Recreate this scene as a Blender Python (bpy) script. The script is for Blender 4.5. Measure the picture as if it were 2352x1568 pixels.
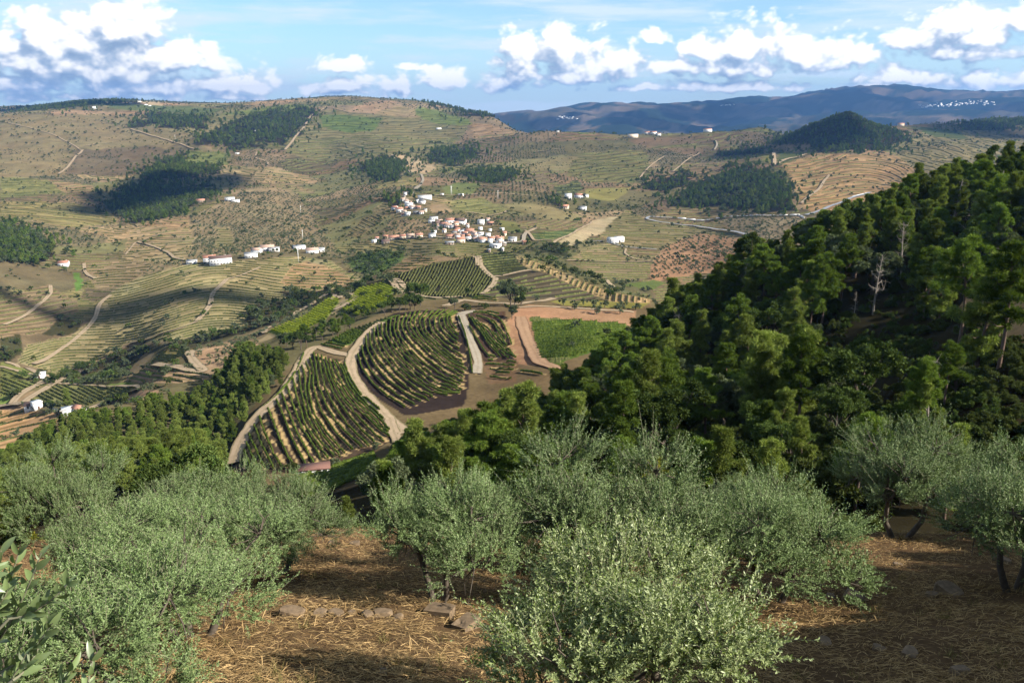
import bpy, math, random
import numpy as np
from mathutils import Vector, Matrix

for _o in list(bpy.data.objects):
    bpy.data.objects.remove(_o)
SC = bpy.context.scene
ALB = 0.56                       # overall level of the surface colours
COL = SC.collection
RND = random.Random(7)
NR = np.random.RandomState(11)

# ------------------------------------------------------------------ camera
FPX = 852.0                      # focal length in pixels of a 1024 px wide picture
PITCH = math.radians(15.8)
SP, CP = math.sin(PITCH), math.cos(PITCH)
cam_data = bpy.data.cameras.new('camera')
cam_data.sensor_width = 36.0
cam_data.lens = FPX / 1024 * 36.0
cam_data.clip_start = 0.1
cam_data.clip_end = 60000
cam = bpy.data.objects.new('camera', cam_data)
COL.objects.link(cam)
cam.location = (0, 0, 0)
cam.rotation_euler = (math.pi / 2 - PITCH, 0, 0)
SC.camera = cam

# ------------------------------------------------------------------ light
SUN_EL = math.radians(33)
SUN_AZ = math.radians(112)        # clockwise from the view direction (+Y)
SUN_DIR = Vector((math.sin(SUN_AZ) * math.cos(SUN_EL), math.cos(SUN_AZ) * math.cos(SUN_EL), math.sin(SUN_EL)))
SC.view_settings.view_transform = 'Standard'
SC.view_settings.look = 'None'
SC.view_settings.gamma = 1
SC.view_settings.use_curve_mapping = False
SC.view_settings.exposure = 1.5
sun = bpy.data.lights.new('sun', 'SUN')
sun.energy = 5.0
sun.angle = math.radians(0.5)
sun.color = (1.0, 0.93, 0.82)
so = bpy.data.objects.new('sun', sun)
so.rotation_euler = SUN_DIR.to_track_quat('Z', 'Y').to_euler()
so.location = (60, -20, 40)
COL.objects.link(so)
try:
    SC.cycles.max_bounces = 6
    SC.cycles.diffuse_bounces = 2
    SC.cycles.glossy_bounces = 2
    SC.cycles.transmission_bounces = 3
    SC.cycles.volume_bounces = 0
    SC.cycles.transparent_max_bounces = 8
    SC.cycles.use_denoising = True
    SC.cycles.use_adaptive_sampling = True
    SC.cycles.adaptive_threshold = 0.02
except Exception:
    pass


class NT:
    """small helper to write node trees"""
    def __init__(self, tree):
        self.t = tree

    def n(self, typ, **kw):
        nd = self.t.nodes.new(typ)
        for k, v in kw.items():
            if k.startswith('i_'):
                key = k[2:]
                key = int(key) if key.isdigit() else key.replace('_', ' ')
                s = nd.inputs[key]
                if hasattr(v, 'is_output'):
                    self.t.links.new(v, s)
                else:
                    s.default_value = v
            else:
                setattr(nd, k, v)
        return nd

    def link(self, a, b):
        self.t.links.new(a, b)

    def m(self, op, a, b=None, c=None, clamp=False):
        nd = self.t.nodes.new('ShaderNodeMath')
        nd.operation = op
        nd.use_clamp = clamp
        for i, v in enumerate((a, b, c)):
            if v is None:
                continue
            if hasattr(v, 'is_output'):
                self.t.links.new(v, nd.inputs[i])
            else:
                nd.inputs[i].default_value = v
        return nd.outputs[0]

    def vm(self, op, a, b=None):
        nd = self.t.nodes.new('ShaderNodeVectorMath')
        nd.operation = op
        for i, v in enumerate((a, b)):
            if v is None:
                continue
            if hasattr(v, 'is_output'):
                self.t.links.new(v, nd.inputs[i])
            else:
                nd.inputs[i].default_value = v
        return nd.outputs['Value'] if op in ('LENGTH', 'DOT_PRODUCT', 'DISTANCE') else nd.outputs[0]

    def mix(self, f, a, b, blend='MIX'):
        nd = self.t.nodes.new('ShaderNodeMix')
        nd.data_type = 'RGBA'
        nd.blend_type = blend
        for s, v in ((nd.inputs[0], f), (nd.inputs[6], a), (nd.inputs[7], b)):
            if hasattr(v, 'is_output'):
                self.t.links.new(v, s)
            else:
                if isinstance(v, (tuple, list)) and len(v) == 3:
                    v = tuple(v) + (1,)
                s.default_value = v
        return nd.outputs[2]

    def ramp(self, f, stops):
        nd = self.t.nodes.new('ShaderNodeValToRGB')
        el = nd.color_ramp.elements
        while len(el) > 1:
            el.remove(el[-1])
        el[0].position, c = stops[0]
        el[0].color = tuple(c) + (1,) if len(c) == 3 else c
        for p, c in stops[1:]:
            e = el.new(p)
            e.color = tuple(c) + (1,) if len(c) == 3 else c
        if hasattr(f, 'is_output'):
            self.t.links.new(f, nd.inputs[0])
        return nd.outputs[0]

    def noise(self, vec, scale, detail=4, rough=0.55, dim='3D'):
        nd = self.t.nodes.new('ShaderNodeTexNoise')
        nd.noise_dimensions = dim
        nd.inputs['Scale'].default_value = scale
        nd.inputs['Detail'].default_value = detail
        nd.inputs['Roughness'].default_value = rough
        if vec is not None:
            self.t.links.new(vec, nd.inputs['Vector'])
        return nd.outputs[0]

    def smooth(self, v, lo, hi):
        nd = self.t.nodes.new('ShaderNodeMapRange')
        nd.interpolation_type = 'SMOOTHSTEP'
        if hasattr(v, 'is_output'):
            self.t.links.new(v, nd.inputs[0])
        for i, x in ((1, lo), (2, hi)):
            if hasattr(x, 'is_output'):
                self.t.links.new(x, nd.inputs[i])
            else:
                nd.inputs[i].default_value = x
        return nd.outputs[0]


KS = 1024 / 2352.0


def k2st(kx, ky):
    """direction seen at a point of the picture (2352 px wide measure) as s = X/Y and t = Z/Y"""
    px = np.asarray(kx, float) * KS
    py = np.asarray(ky, float) * KS
    v = -(py - 341.0) / FPX
    den = CP + v * SP
    return (px - 512.0) / FPX / den, (-SP + v * CP) / den


def st2k(s, t):
    v = (t * CP + SP) / (CP - t * SP)
    den = CP + v * SP
    return (s * den * FPX + 512.0) / KS, (341.0 - v * FPX) / KS


# ------------------------------------------------------------------ sky with cumulus, by direction only
def build_world():
    w = bpy.data.worlds.new('World')
    SC.world = w
    w.use_nodes = True
    w.node_tree.nodes.clear()
    # blobs: centre and half size, measured on the photograph, stored as azimuth and elevation
    blobs = [
        (150, 95, 130, 70), (285, 70, 85, 68), (60, 140, 90, 50), (220, 150, 170, 55), (420, 140, 100, 45),
        (330, 120, 130, 55), (20, 100, 60, 40), (70, 200, 120, 22), (330, 195, 150, 26), (200, 225, 190, 14),
        (560, 190, 70, 34), (520, 225, 130, 12), (30, 175, 70, 22), (480, 195, 70, 24),
        (805, 150, 72, 20), (785, 202, 66, 24), (905, 195, 52, 28), (1020, 182, 62, 26), (960, 150, 40, 8),
        (1200, 135, 62, 60), (1295, 120, 95, 55), (1390, 150, 120, 36), (1300, 175, 110, 20), (1160, 180, 60, 30),
        (1500, 85, 30, 16), (1620, 115, 60, 34), (1725, 105, 110, 48), (1840, 125, 110, 38), (1700, 150, 170, 24),
        (1560, 150, 60, 26), (1950, 130, 70, 30), (1690, 195, 150, 13), (1480, 205, 90, 10),
        (2195, 60, 60, 55), (2120, 95, 80, 38), (2260, 90, 90, 32), (2220, 120, 130, 24), (2330, 50, 70, 36),
        (2060, 185, 70, 24), (2155, 182, 60, 26), (2260, 188, 80, 20), (2340, 185, 60, 22), (2000, 205, 70, 10),
    ]
    g = bpy.data.node_groups.new('cloud_density', 'ShaderNodeTree')
    g.interface.new_socket('p', in_out='INPUT', socket_type='NodeSocketVector')
    g.interface.new_socket('d', in_out='OUTPUT', socket_type='NodeSocketFloat')
    G = NT(g)
    gi = G.n('NodeGroupInput')
    go = G.n('NodeGroupOutput')
    p = gi.outputs[0]
    # slow warp of the outlines
    wn = G.t.nodes.new('ShaderNodeTexNoise')
    wn.inputs['Scale'].default_value = 11
    wn.inputs['Detail'].default_value = 3
    G.link(G.vm('MULTIPLY', p, (1, 1.3, 1)), wn.inputs['Vector'])
    wv = G.vm('MULTIPLY', G.vm('SUBTRACT', wn.outputs['Color'], (0.5, 0.5, 0.5)), (0.05, 0.025, 0))
    pw = G.vm('ADD', p, wv)
    acc = None
    for cx, cy, hx, hy in blobs:
        s, t = k2st(cx, cy + hy * .15)
        az = math.atan(s)
        el = math.atan(t * math.cos(az))
        sx = hx * .93 * KS / 883.0
        sy = hy * 1.05 * KS / 883.0
        q = G.vm('MULTIPLY', G.vm('SUBTRACT', pw, (az, el, 0)), (1 / sx, 1 / sy, 0))
        q = G.vm('ADD', q, G.vm('MINIMUM', G.vm('MULTIPLY', q, (0, .9, 0)), (0, 0, 0)))
        f = G.m('SUBTRACT', 1.10, G.vm('LENGTH', q))
        f = G.m('MAXIMUM', f, -2.5)
        # small clouds have less depth than big ones
        f = G.m('MULTIPLY', f, min(1.0, 0.45 + sy * 12))
        acc = f if acc is None else G.m('SMOOTH_MAX', acc, f, 0.16)
    # clouds elsewhere in the sky, outside the frame
    gen = G.noise(G.vm('MULTIPLY', p, (1, 2.2, 1)), 2.4, 3, 0.5)
    gen = G.m('MULTIPLY', G.m('SUBTRACT', gen, 0.66), 4.0)
    sep = G.t.nodes.new('ShaderNodeSeparateXYZ')
    G.link(p, sep.inputs[0])
    out_el = G.smooth(sep.outputs[1], 0.15, 0.22)
    out_az = G.smooth(G.m('ABSOLUTE', sep.outputs[0]), 0.56, 0.66)
    outside = G.m('MAXIMUM', out_el, out_az)
    gen = G.m('ADD', gen, G.m('MULTIPLY', G.m('SUBTRACT', outside, 1.0), 3.0))
    acc = G.m('MAXIMUM', acc, gen)
    # billows: puffs on puffs
    pv = G.vm('MULTIPLY', pw, (1, 1.35, 1))
    vo = None
    for sc_, am in ((30, 0.34), (66, 0.20), (150, 0.11)):
        v = G.t.nodes.new('ShaderNodeTexVoronoi')
        v.feature = 'SMOOTH_F1'
        v.voronoi_dimensions = '2D'
        v.inputs['Scale'].default_value = sc_
        v.inputs['Smoothness'].default_value = 0.35
        G.link(pv, v.inputs['Vector'])
        x = G.m('MULTIPLY', G.m('SUBTRACT', 0.42, v.outputs['Distance']), am * 2.4)
        vo = x if vo is None else G.m('ADD', vo, x)
    fb = G.noise(G.vm('MULTIPLY', p, (1, 1.8, 1)), 26, 8, 0.62)
    fb = G.m('MULTIPLY', G.m('SUBTRACT', fb, 0.5), 0.80)
    d = G.m('ADD', acc, G.m('ADD', vo, fb))
    G.link(d, go.inputs[0])

    N = NT(w.node_tree)
    tc = N.n('ShaderNodeTexCoord')
    nrm = N.vm('NORMALIZE', tc.outputs['Generated'])
    sp_ = N.n('ShaderNodeSeparateXYZ')
    N.link(nrm, sp_.inputs[0])
    az = N.m('ARCTAN2', sp_.outputs[0], sp_.outputs[1])
    el = N.m('ARCSINE', sp_.outputs[2])
    cb = N.n('ShaderNodeCombineXYZ')
    N.link(az, cb.inputs[0])
    N.link(el, cb.inputs[1])
    P = cb.outputs[0]

    def dens(off):
        gn = N.n('ShaderNodeGroup')
        gn.node_tree = g
        if off is None:
            N.link(P, gn.inputs[0])
        else:
            N.link(N.vm('ADD', P, off), gn.inputs[0])
        return gn.outputs[0]
    d0 = dens(None)
    d1 = dens((0.006, 0.011, 0))
    d2 = dens((0.010, 0.028, 0))
    alpha = N.smooth(d0, -0.20, 0.30)
    lit = N.m('ADD', N.m('MULTIPLY', N.m('SUBTRACT', d0, d1), 0.55), N.m('MULTIPLY', N.m('SUBTRACT', d0, d2), 0.42))
    lit = N.m('ADD', lit, 0.475)
    shade = N.ramp(lit, [(0.0, (0.22, 0.31, 0.45)), (0.28, (0.33, 0.42, 0.55)), (0.48, (0.52, 0.58, 0.67)), (0.62, (0.72, 0.74, 0.77)), (0.85, (0.92, 0.91, 0.90))])
    # sky
    sky = N.n('ShaderNodeTexSky')
    sky.sky_type = 'NISHITA'
    sky.sun_disc = False
    sky.sun_elevation = SUN_EL
    sky.sun_rotation = SUN_AZ
    sky.altitude = 500
    sky.air_density = 1.0
    sky.dust_density = 0.3
    sky.ozone_density = 2.0
    base = N.mix(1.0, sky.outputs[0], (0.062, 0.098, 0.128), 'MULTIPLY')
    # thin veils, in long streaks, thicker low down
    pc = N.vm('MULTIPLY', P, (1.8, 19, 1))
    c1 = N.noise(pc, 1.6, 6, 0.6)
    c2 = N.noise(N.vm('MULTIPLY', P, (6, 30, 1)), 2.0, 5, 0.55)
    veil = N.smooth(N.m('ADD', N.m('MULTIPLY', c1, 0.75), N.m('MULTIPLY', c2, 0.25)), 0.43, 0.60)
    lowv = N.smooth(el, 0.17, -0.01)
    veil = N.m('MAXIMUM', N.m('ADD', N.m('MULTIPLY', veil, 0.62), 0.30), N.m('MULTIPLY', lowv, 0.6))
    base = N.mix(veil, base, (0.56, 0.665, 0.76))
    final = N.mix(alpha, base, shade)
    bg = N.n('ShaderNodeBackground')
    N.link(final, bg.inputs[0])
    bg.inputs[1].default_value = 0.50
    out = N.n('ShaderNodeOutputWorld')
    N.link(bg.outputs[0], out.inputs[0])
    try:
        w.cycles.sampling_method = 'MANUAL'
        w.cycles.sample_map_resolution = 512
    except Exception:
        pass


build_world()


# ------------------------------------------------------------------ numeric helpers
_TAB = np.random.RandomState(5).rand(256, 256)


def vnoise(x, y):
    xi = np.floor(x).astype(np.int64)
    yi = np.floor(y).astype(np.int64)
    fx = x - xi
    fy = y - yi
    fx = fx * fx * (3 - 2 * fx)
    fy = fy * fy * (3 - 2 * fy)
    a = _TAB[xi & 255, yi & 255]
    b = _TAB[(xi + 1) & 255, yi & 255]
    c = _TAB[xi & 255, (yi + 1) & 255]
    d = _TAB[(xi + 1) & 255, (yi + 1) & 255]
    return (a * (1 - fx) + b * fx) * (1 - fy) + (c * (1 - fx) + d * fx) * fy


def fbm(x, y, octaves=4, gain=0.5):
    s = 0
    a = 1.0
    tot = 0
    for i in range(octaves):
        s = s + a * vnoise(x + 17.3 * i, y - 9.1 * i)
        tot += a
        a *= gain
        x = x * 2.03
        y = y * 2.03
    return s / tot


def pnpoly(px, py, poly):
    inside = np.zeros(px.shape, bool)
    n = len(poly)
    j = n - 1
    for i in range(n):
        xi, yi = poly[i]
        xj, yj = poly[j]
        if yi != yj:
            c = ((yi > py) != (yj > py)) & (px < (xj - xi) * (py - yi) / (yj - yi) + xi)
            inside ^= c
        j = i
    return inside


def smooth01(x):
    x = np.clip(x, 0, 1)
    return x * x * (3 - 2 * x)


# ------------------------------------------------------------------ terrain
# columns measured on the photograph: x, then (distance, height on the picture 'y') or (distance, None, metres 'z')
Z = None
COLS = {
    -450: [(60, Z, -36), (110, Z, -66), (180, Z, -98), (260, Z, -128), (330, Z, -150), (420, 1010), (480, 945), (560, 835), (640, Z, -205), (700, 770), (850, 650), (1100, 560), (1350, 500), (1700, 440), (2000, 390), (2400, 330), (2900, 265), (4500, 245), (7000, Z, -150), (14000, Z, -300)],
    0: [(60, Z, -34), (110, Z, -62), (180, Z, -92), (260, Z, -120), (330, Z, -145), (420, 1015), (480, 945), (560, 835), (640, Z, -206), (700, 775), (850, 650), (1100, 560), (1350, 500), (1700, 440), (2000, 390), (2400, 330), (2900, 264), (3500, Z, -60), (4500, 244), (7000, Z, -150), (14000, Z, -300)],
    130: [(60, Z, -34), (110, Z, -60), (180, Z, -86), (250, 1060), (330, 965), (380, Z, -160), (440, 950), (520, 875), (560, 850), (620, Z, -208), (690, 850), (760, 760), (830, 700), (900, 655), (1100, 565), (1350, 505), (1700, 440), (2000, 390), (2400, 328), (2900, 260), (4500, 240), (7000, Z, -150), (14000, Z, -300)],
    250: [(60, Z, -34), (110, Z, -58), (180, Z, -84), (240, 1080), (340, 930), (400, Z, -155), (500, 880), (530, 868), (590, Z, -208), (680, 835), (780, 740), (880, 660), (950, 625), (1080, 590), (1250, 540), (1450, 500), (1600, 470), (1900, 420), (2200, 370), (2600, 310), (3200, 250), (4500, 232), (7000, Z, -150), (14000, Z, -300)],
    380: [(60, Z, -34), (110, Z, -57), (180, Z, -82), (250, 1060), (350, 910), (410, 872), (460, 835), (500, 800), (560, Z, -190), (640, 800), (720, 725), (800, 672), (880, 625), (930, 604), (1100, 570), (1300, 515), (1500, 485), (1700, 450), (2000, 400), (2400, 345), (2800, 290), (3300, 248), (4500, 238), (7000, Z, -150), (14000, Z, -300)],
    500: [(60, Z, -34), (110, Z, -57), (180, Z, -82), (250, 1080), (280, 1000), (360, 890), (410, 855), (480, 795), (560, Z, -172), (630, 785), (720, 700), (800, 648), (900, 600), (950, 584), (1100, 562), (1300, 520), (1600, 452), (1750, 440), (2150, 380), (2500, 330), (2900, 285), (3300, 250), (3700, 243), (7000, Z, -150), (14000, Z, -300)],
    620: [(60, Z, -34), (110, Z, -58), (170, Z, -82), (215, 1100), (250, 1010), (300, 900), (340, 830), (390, Z, -112), (440, 790), (500, 755), (580, Z, -160), (660, 730), (760, 670), (850, 615), (930, 584), (1050, 565), (1300, 515), (1600, 460), (1900, 415), (2250, 370), (2600, 320), (3000, 275), (3450, 242), (7000, Z, -150), (14000, Z, -300)],
    750: [(60, Z, -34), (110, Z, -58), (170, Z, -84), (212, 1120), (225, 1090), (275, 950), (335, 820), (350, 800), (375, 775), (430, 745), (520, 700), (560, 690), (630, Z, -160), (700, 680), (790, 652), (880, 608), (960, 584), (1080, 562), (1400, 500), (1800, 440), (2100, 400), (2500, 350), (2850, 300), (3400, 241), (7000, Z, -150), (14000, Z, -300)],
    870: [(60, Z, -34), (110, Z, -56), (150, Z, -72), (180, Z, -86), (215, 1085), (250, 1010), (300, 890), (350, 790), (400, 722), (430, 705), (500, 675), (560, 655), (640, 625), (700, Z, -150), (780, Z, -165), (880, 595), (1000, 562), (1150, 530), (1300, 480), (1500, 445), (1900, 400), (2300, 350), (2800, 300), (3400, 240), (7000, Z, -150), (14000, Z, -300)],
    1000: [(60, Z, -33), (100, Z, -50), (130, Z, -62), (170, Z, -80), (230, 1040), (285, 930), (320, 860), (360, 780), (405, 716), (440, 700), (480, 688), (510, 678), (570, 640), (640, 600), (680, 587), (760, Z, -156), (860, 578), (1000, 540), (1100, 520), (1230, 480), (1320, 460), (1600, 430), (2000, 390), (2500, 340), (2850, 300), (3400, 250), (3700, 240), (7000, Z, -150), (14000, Z, -300)],
    1130: [(60, Z, -32), (100, Z, -48), (130, 1080), (165, Z, -75), (230, Z, -95), (310, 885), (330, 850), (370, 760), (405, 712), (440, 698), (480, 688), (520, 668), (580, 635), (640, 605), (690, 582), (770, Z, -156), (900, 560), (1040, 530), (1200, 500), (1350, 465), (1600, 430), (1950, 390), (2400, 340), (2800, 300), (3200, 265), (3500, Z, -80), (7000, Z, -220), (14000, Z, -300)],
    1250: [(60, Z, -32), (90, Z, -43), (130, 1060), (150, 985), (190, Z, -80), (240, Z, -96), (300, 870), (330, 825), (390, 730), (425, 700), (470, 690), (530, 655), (620, 605), (670, 592), (740, Z, -152), (880, 565), (1080, 520), (1350, 470), (1600, 430), (1900, 390), (2300, 340), (2600, 296), (2900, Z, -130), (3500, Z, -220), (5500, Z, -230), (8000, 272), (9500, 256), (12000, Z, -300)],
    1370: [(60, Z, -31), (85, Z, -39), (120, 1010), (160, 900), (200, Z, -74), (250, Z, -92), (310, 855), (350, 780), (400, 730), (430, 700), (470, 688), (530, 658), (580, 640), (640, Z, -140), (740, 640), (860, 600), (1000, 560), (1200, 515), (1450, 465), (1750, 415), (2100, 365), (2550, 303), (2900, Z, -150), (3500, Z, -230), (5500, Z, -230), (7500, 285), (10000, 236), (12500, Z, -250)],
    1500: [(60, Z, -30), (80, Z, -35), (110, 1000), (145, 880), (170, 800), (230, Z, -75), (330, Z, -102), (420, 728), (450, 700), (480, 692), (520, Z, -122), (620, Z, -160), (740, 662), (900, 600), (1020, 560), (1280, 503), (1550, 450), (1850, 400), (2200, 350), (2600, 304), (2900, Z, -160), (3500, Z, -230), (5500, Z, -230), (7500, 285), (10000, 246), (12500, Z, -250)],
    1620: [(60, Z, -30), (80, Z, -34), (105, 1000), (150, 820), (178, 705), (240, Z, -72), (340, Z, -110), (450, Z, -135), (620, Z, -160), (800, 640), (950, 585), (1150, 530), (1300, 503), (1450, 460), (1650, 415), (1950, 380), (2200, 345), (2600, 300), (2900, Z, -160), (3500, Z, -230), (5500, Z, -230), (7500, 290), (10500, 240), (13000, Z, -250)],
    1750: [(60, Z, -28), (75, Z, -32), (95, 1000), (140, 800), (185, 622), (240, Z, -66), (340, Z, -110), (600, Z, -150), (850, 590), (1150, 503), (1250, 480), (1450, 430), (1700, 372), (1800, 365), (2050, 352), (2350, 318), (2600, 288), (2900, Z, -160), (3500, Z, -230), (5500, Z, -230), (7500, 280), (11000, 226), (13500, Z, -250)],
    1850: [(60, Z, -27), (75, Z, -30), (95, 960), (140, 760), (190, 570), (250, Z, -66), (380, Z, -120), (700, Z, -150), (1150, 495), (1300, 455), (1550, 405), (1780, 362), (1950, 345), (2100, 297), (2300, Z, -85), (2600, Z, -120), (3500, Z, -230), (5500, Z, -230), (8000, 270), (11500, 222), (14000, Z, -250)],
    1945: [(60, Z, -26), (75, Z, -29), (95, 930), (140, 720), (195, 528), (250, Z, -60), (380, Z, -115), (700, Z, -145), (1200, 480), (1550, 400), (1800, 348), (1950, 318), (2100, 262), (2300, Z, -75), (2600, Z, -120), (3500, Z, -230), (5500, Z, -230), (8000, 262), (11500, 211), (14000, Z, -250)],
    2050: [(60, Z, -25), (75, Z, -28), (100, 850), (145, 670), (200, 500), (260, Z, -55), (400, Z, -110), (800, Z, -140), (1250, 465), (1550, 400), (1800, 352), (2000, 340), (2120, 303), (2350, Z, -85), (2600, 290), (2900, Z, -140), (3500, Z, -230), (5500, Z, -230), (8000, 262), (11500, 205), (14000, Z, -250)],
    2150: [(60, Z, -24), (85, 905), (130, 700), (165, 580), (205, 470), (270, Z, -48), (420, Z, -90), (900, Z, -130), (1500, 400), (1900, 345), (2400, 302), (2800, 288), (3100, Z, -120), (3800, Z, -210), (5500, Z, -210), (7500, 262), (11500, 217), (14000, Z, -200)],
    2352: [(60, Z, -22.6), (80, 790), (105, 655), (135, 575), (170, 500), (212, 430), (280, Z, -38), (420, Z, -75), (900, Z, -120), (1500, Z, -130), (2000, 345), (2500, 303), (3000, 280), (3400, Z, -130), (4200, Z, -200), (5500, Z, -200), (7500, 255), (12000, 222), (14000, Z, -150)],
    2800: [(60, Z, -19), (80, Z, -19), (105, Z, -18), (135, Z, -17), (170, Z, -15), (212, Z, -12), (280, Z, -25), (420, Z, -60), (900, Z, -110), (1500, Z, -120), (2000, 345), (2500, 303), (3000, 278), (3600, Z, -130), (4200, Z, -200), (5500, Z, -200), (7500, 255), (12000, 222), (14000, Z, -150)],
}
_FGY = np.array([-60, 0, 1.5, 3, 5, 8, 12, 16.2, 17.2, 22, 26.6, 28.2, 34, 45, 60, 90.])
_FGZ = np.array([2, -1.7, -4.2, -5.2, -6.1, -7.3, -9.1, -10.7, -11.25, -13.0, -14.5, -16.3, -19.5, -25, -33, -50.])


def fg_z(x, y):
    z = np.interp(y + 0.5 * np.sin(x * 0.35) + 0.02 * x, _FGY, _FGZ)
    z = z + 0.028 * np.clip(x, -40, 40) * smooth01((y - 14) / 40.)
    z = z + 0.22 * (fbm(x * 0.5 + 40, y * 0.5 + 7, 4) - 0.5)
    return z


def build_rbf():
    pts, val = [], []
    for kx, lst in COLS.items():
        for e in lst:
            D = e[0]
            if len(e) == 3:
                t = e[2] / D
                s, _ = k2st(kx, 500)
                # a hidden point: same column of the picture
                v = (t * CP + SP) / (CP - t * SP)
                s = (kx * KS - 512) / FPX / (CP + v * SP)
            else:
                s, t = k2st(kx, e[1])
            pts.append((float(s) * 3.0, math.log(D)))
            val.append(float(t))
    for y in (36., 45.):
        for s in np.linspace(-0.8, 0.8, 9):
            pts.append((s * 3.0, math.log(y)))
            val.append(float(fg_z(np.array(s * y), np.array(y))) / y)
    return np.array(pts), np.array(val)


RP, RV = build_rbf()


def _phi(r2):
    return 0.5 * r2 * np.log(r2 + 1e-9)


def _solve():
    n = len(RP)
    d2 = ((RP[:, None] - RP[None]) ** 2).sum(-1)
    A = np.zeros((n + 3, n + 3))
    A[:n, :n] = _phi(d2) + np.eye(n) * 1e-5
    A[:n, n] = 1
    A[:n, n + 1:] = RP
    A[n:, :n] = A[:n, n:].T
    b = np.zeros(n + 3)
    b[:n] = RV
    return np.linalg.solve(A, b)


RW = _solve()


def rbf_eval(s, l):
    q = np.stack([s * 3.0, l], -1)
    out = np.zeros(len(q))
    n = len(RP)
    for a in range(0, len(q), 20000):
        c = q[a:a + 20000]
        d2 = (c[:, :1] - RP[None, :, 0]) ** 2 + (c[:, 1:] - RP[None, :, 1]) ** 2
        out[a:a + 20000] = _phi(d2) @ RW[:n] + RW[n] + c @ RW[n + 1:]
    return out


NS = 600
SMAX = 0.80
S = np.linspace(-SMAX, SMAX, NS)


def _seg(a, b, n):
    return np.linspace(math.log(a), math.log(b), n, endpoint=False)


L = np.concatenate([_seg(1.5, 40, 100), _seg(40, 205, 110), _seg(205, 440, 190), _seg(440, 1200, 240), _seg(1200, 4000, 210), _seg(4000, 14000, 90), [math.log(14000)]])
YN = np.exp(L)
NL = len(L)


def build_height():
    # evaluate the smooth surface on a coarser grid, then refine
    sc_ = np.linspace(-SMAX, SMAX, 201)
    lc_ = np.concatenate([_seg(30, 14000, 420), [math.log(14000)]])
    gs, gl = np.meshgrid(sc_, lc_)
    T = rbf_eval(gs.ravel(), gl.ravel()).reshape(gs.shape)
    fi = np.interp(L, lc_, np.arange(len(lc_)))
    fj = np.interp(S, sc_, np.arange(len(sc_)))
    i0 = np.clip(fi.astype(int), 0, len(lc_) - 2)
    j0 = np.clip(fj.astype(int), 0, len(sc_) - 2)
    a = (fi - i0)[:, None]
    b = (fj - j0)[None]
    Tn = (T[i0][:, j0] * (1 - a) * (1 - b) + T[i0 + 1][:, j0] * a * (1 - b) + T[i0][:, j0 + 1] * (1 - a) * b + T[i0 + 1][:, j0 + 1] * a * b)
    Y = YN[:, None] * np.ones(NS)[None]
    X = Y * S[None]
    Zr = Tn * Y
    # relief finer than the measured points
    far = smooth01((Y - 900) / 900.)
    vfar = smooth01((Y - 4500) / 2500.)
    rel = (fbm(X / 260., Y / 260., 4) - 0.5) * 22 * far
    ridg = 1 - np.abs(2 * fbm(X / 1500. + 3, Y / 1500. + 8, 5) - 1)
    rel = rel + (ridg - 0.86) * 400 * vfar
    rel = rel + (fbm(X / 60. + 5, Y / 60., 3) - 0.5) * 3.0 * smooth01((Y - 500) / 700.)
    rel = rel + (fbm(X / 14. + 5, Y / 14., 3) - 0.5) * 0.8 * smooth01((Y - 40) / 60.)
    Zr = Zr + rel
    w = smooth01((Y - 34) / 24.)
    return X, Y, fg_z(X, Y) * (1 - w) + Zr * w


GX, GY, GZ = build_height()
GT = GZ / GY
RUNMAX = np.maximum.accumulate(GT, axis=0)
VIS = GT >= RUNMAX - 0.0012
GKX, GKY = st2k(GX / GY, GT)


def gidx(x, y):
    fi = np.interp(np.log(np.maximum(y, 1.5)), L, np.arange(NL))
    fj = np.clip((x / np.maximum(y, 1.5) + SMAX) / (2 * SMAX) * (NS - 1), 0, NS - 1.001)
    return fi, fj


def zat(x, y):
    x = np.asarray(x, float)
    y = np.asarray(y, float)
    fi, fj = gidx(x, y)
    i0 = np.clip(fi.astype(int), 0, NL - 2)
    j0 = np.clip(fj.astype(int), 0, NS - 2)
    a = fi - i0
    b = fj - j0
    z = GZ[i0, j0] * (1 - a) * (1 - b) + GZ[i0 + 1, j0] * a * (1 - b) + GZ[i0, j0 + 1] * (1 - a) * b + GZ[i0 + 1, j0 + 1] * a * b
    out = (np.abs(x) > SMAX * y) | (y < 1.5)
    return np.where(out, fg_z(x, y), z)


def hit(kx, ky, dmin=12.0, dmax=1e9):
    """ground point under a point of the photograph"""
    s, t = k2st(kx, ky)
    s = float(s)
    t = float(t)
    fj = min(max((s + SMAX) / (2 * SMAX) * (NS - 1), 0), NS - 1.001)
    j = int(fj)
    b = fj - j
    col = GT[:, j] * (1 - b) + GT[:, j + 1] * b
    k0 = int(np.searchsorted(YN, dmin))
    ok = np.nonzero(col[k0:] >= t)[0]
    if len(ok) == 0:
        i = int(np.argmax(col[k0:])) + k0
        y = YN[i]
    else:
        i = ok[0] + k0
        if i == k0:
            y = YN[i]
        else:
            c0, c1 = col[i - 1], col[i]
            f = (t - c0) / (c1 - c0 + 1e-12)
            y = math.exp(L[i - 1] + (L[i] - L[i - 1]) * f)
    y = min(y, dmax)
    x = s * y
    return x, y, float(zat(x, y))

# ------------------------------------------------------------------ what grows where (regions traced on the photograph, kept on the ground grid)
def lc(*p):
    return [(.1758 * x, 790 + .1758 * y) for x, y in p]


def c3(*p):
    return [(.3516 * x, 367.5 + .3516 * y) for x, y in p]


def c4(*p):
    return [(735 + .3516 * x, 413.4 + .3516 * y) for x, y in p]


def c5(*p):
    return [(367.5 + .3516 * x, 643 + .3516 * y) for x, y in p]


def c6(*p):
    return [(1470 + .3808 * x, 321.6 + .3808 * y) for x, y in p]


def vc(*p):
    return [(854.4 + .1641 * x, 413.4 + .1641 * y) for x, y in p]


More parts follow.
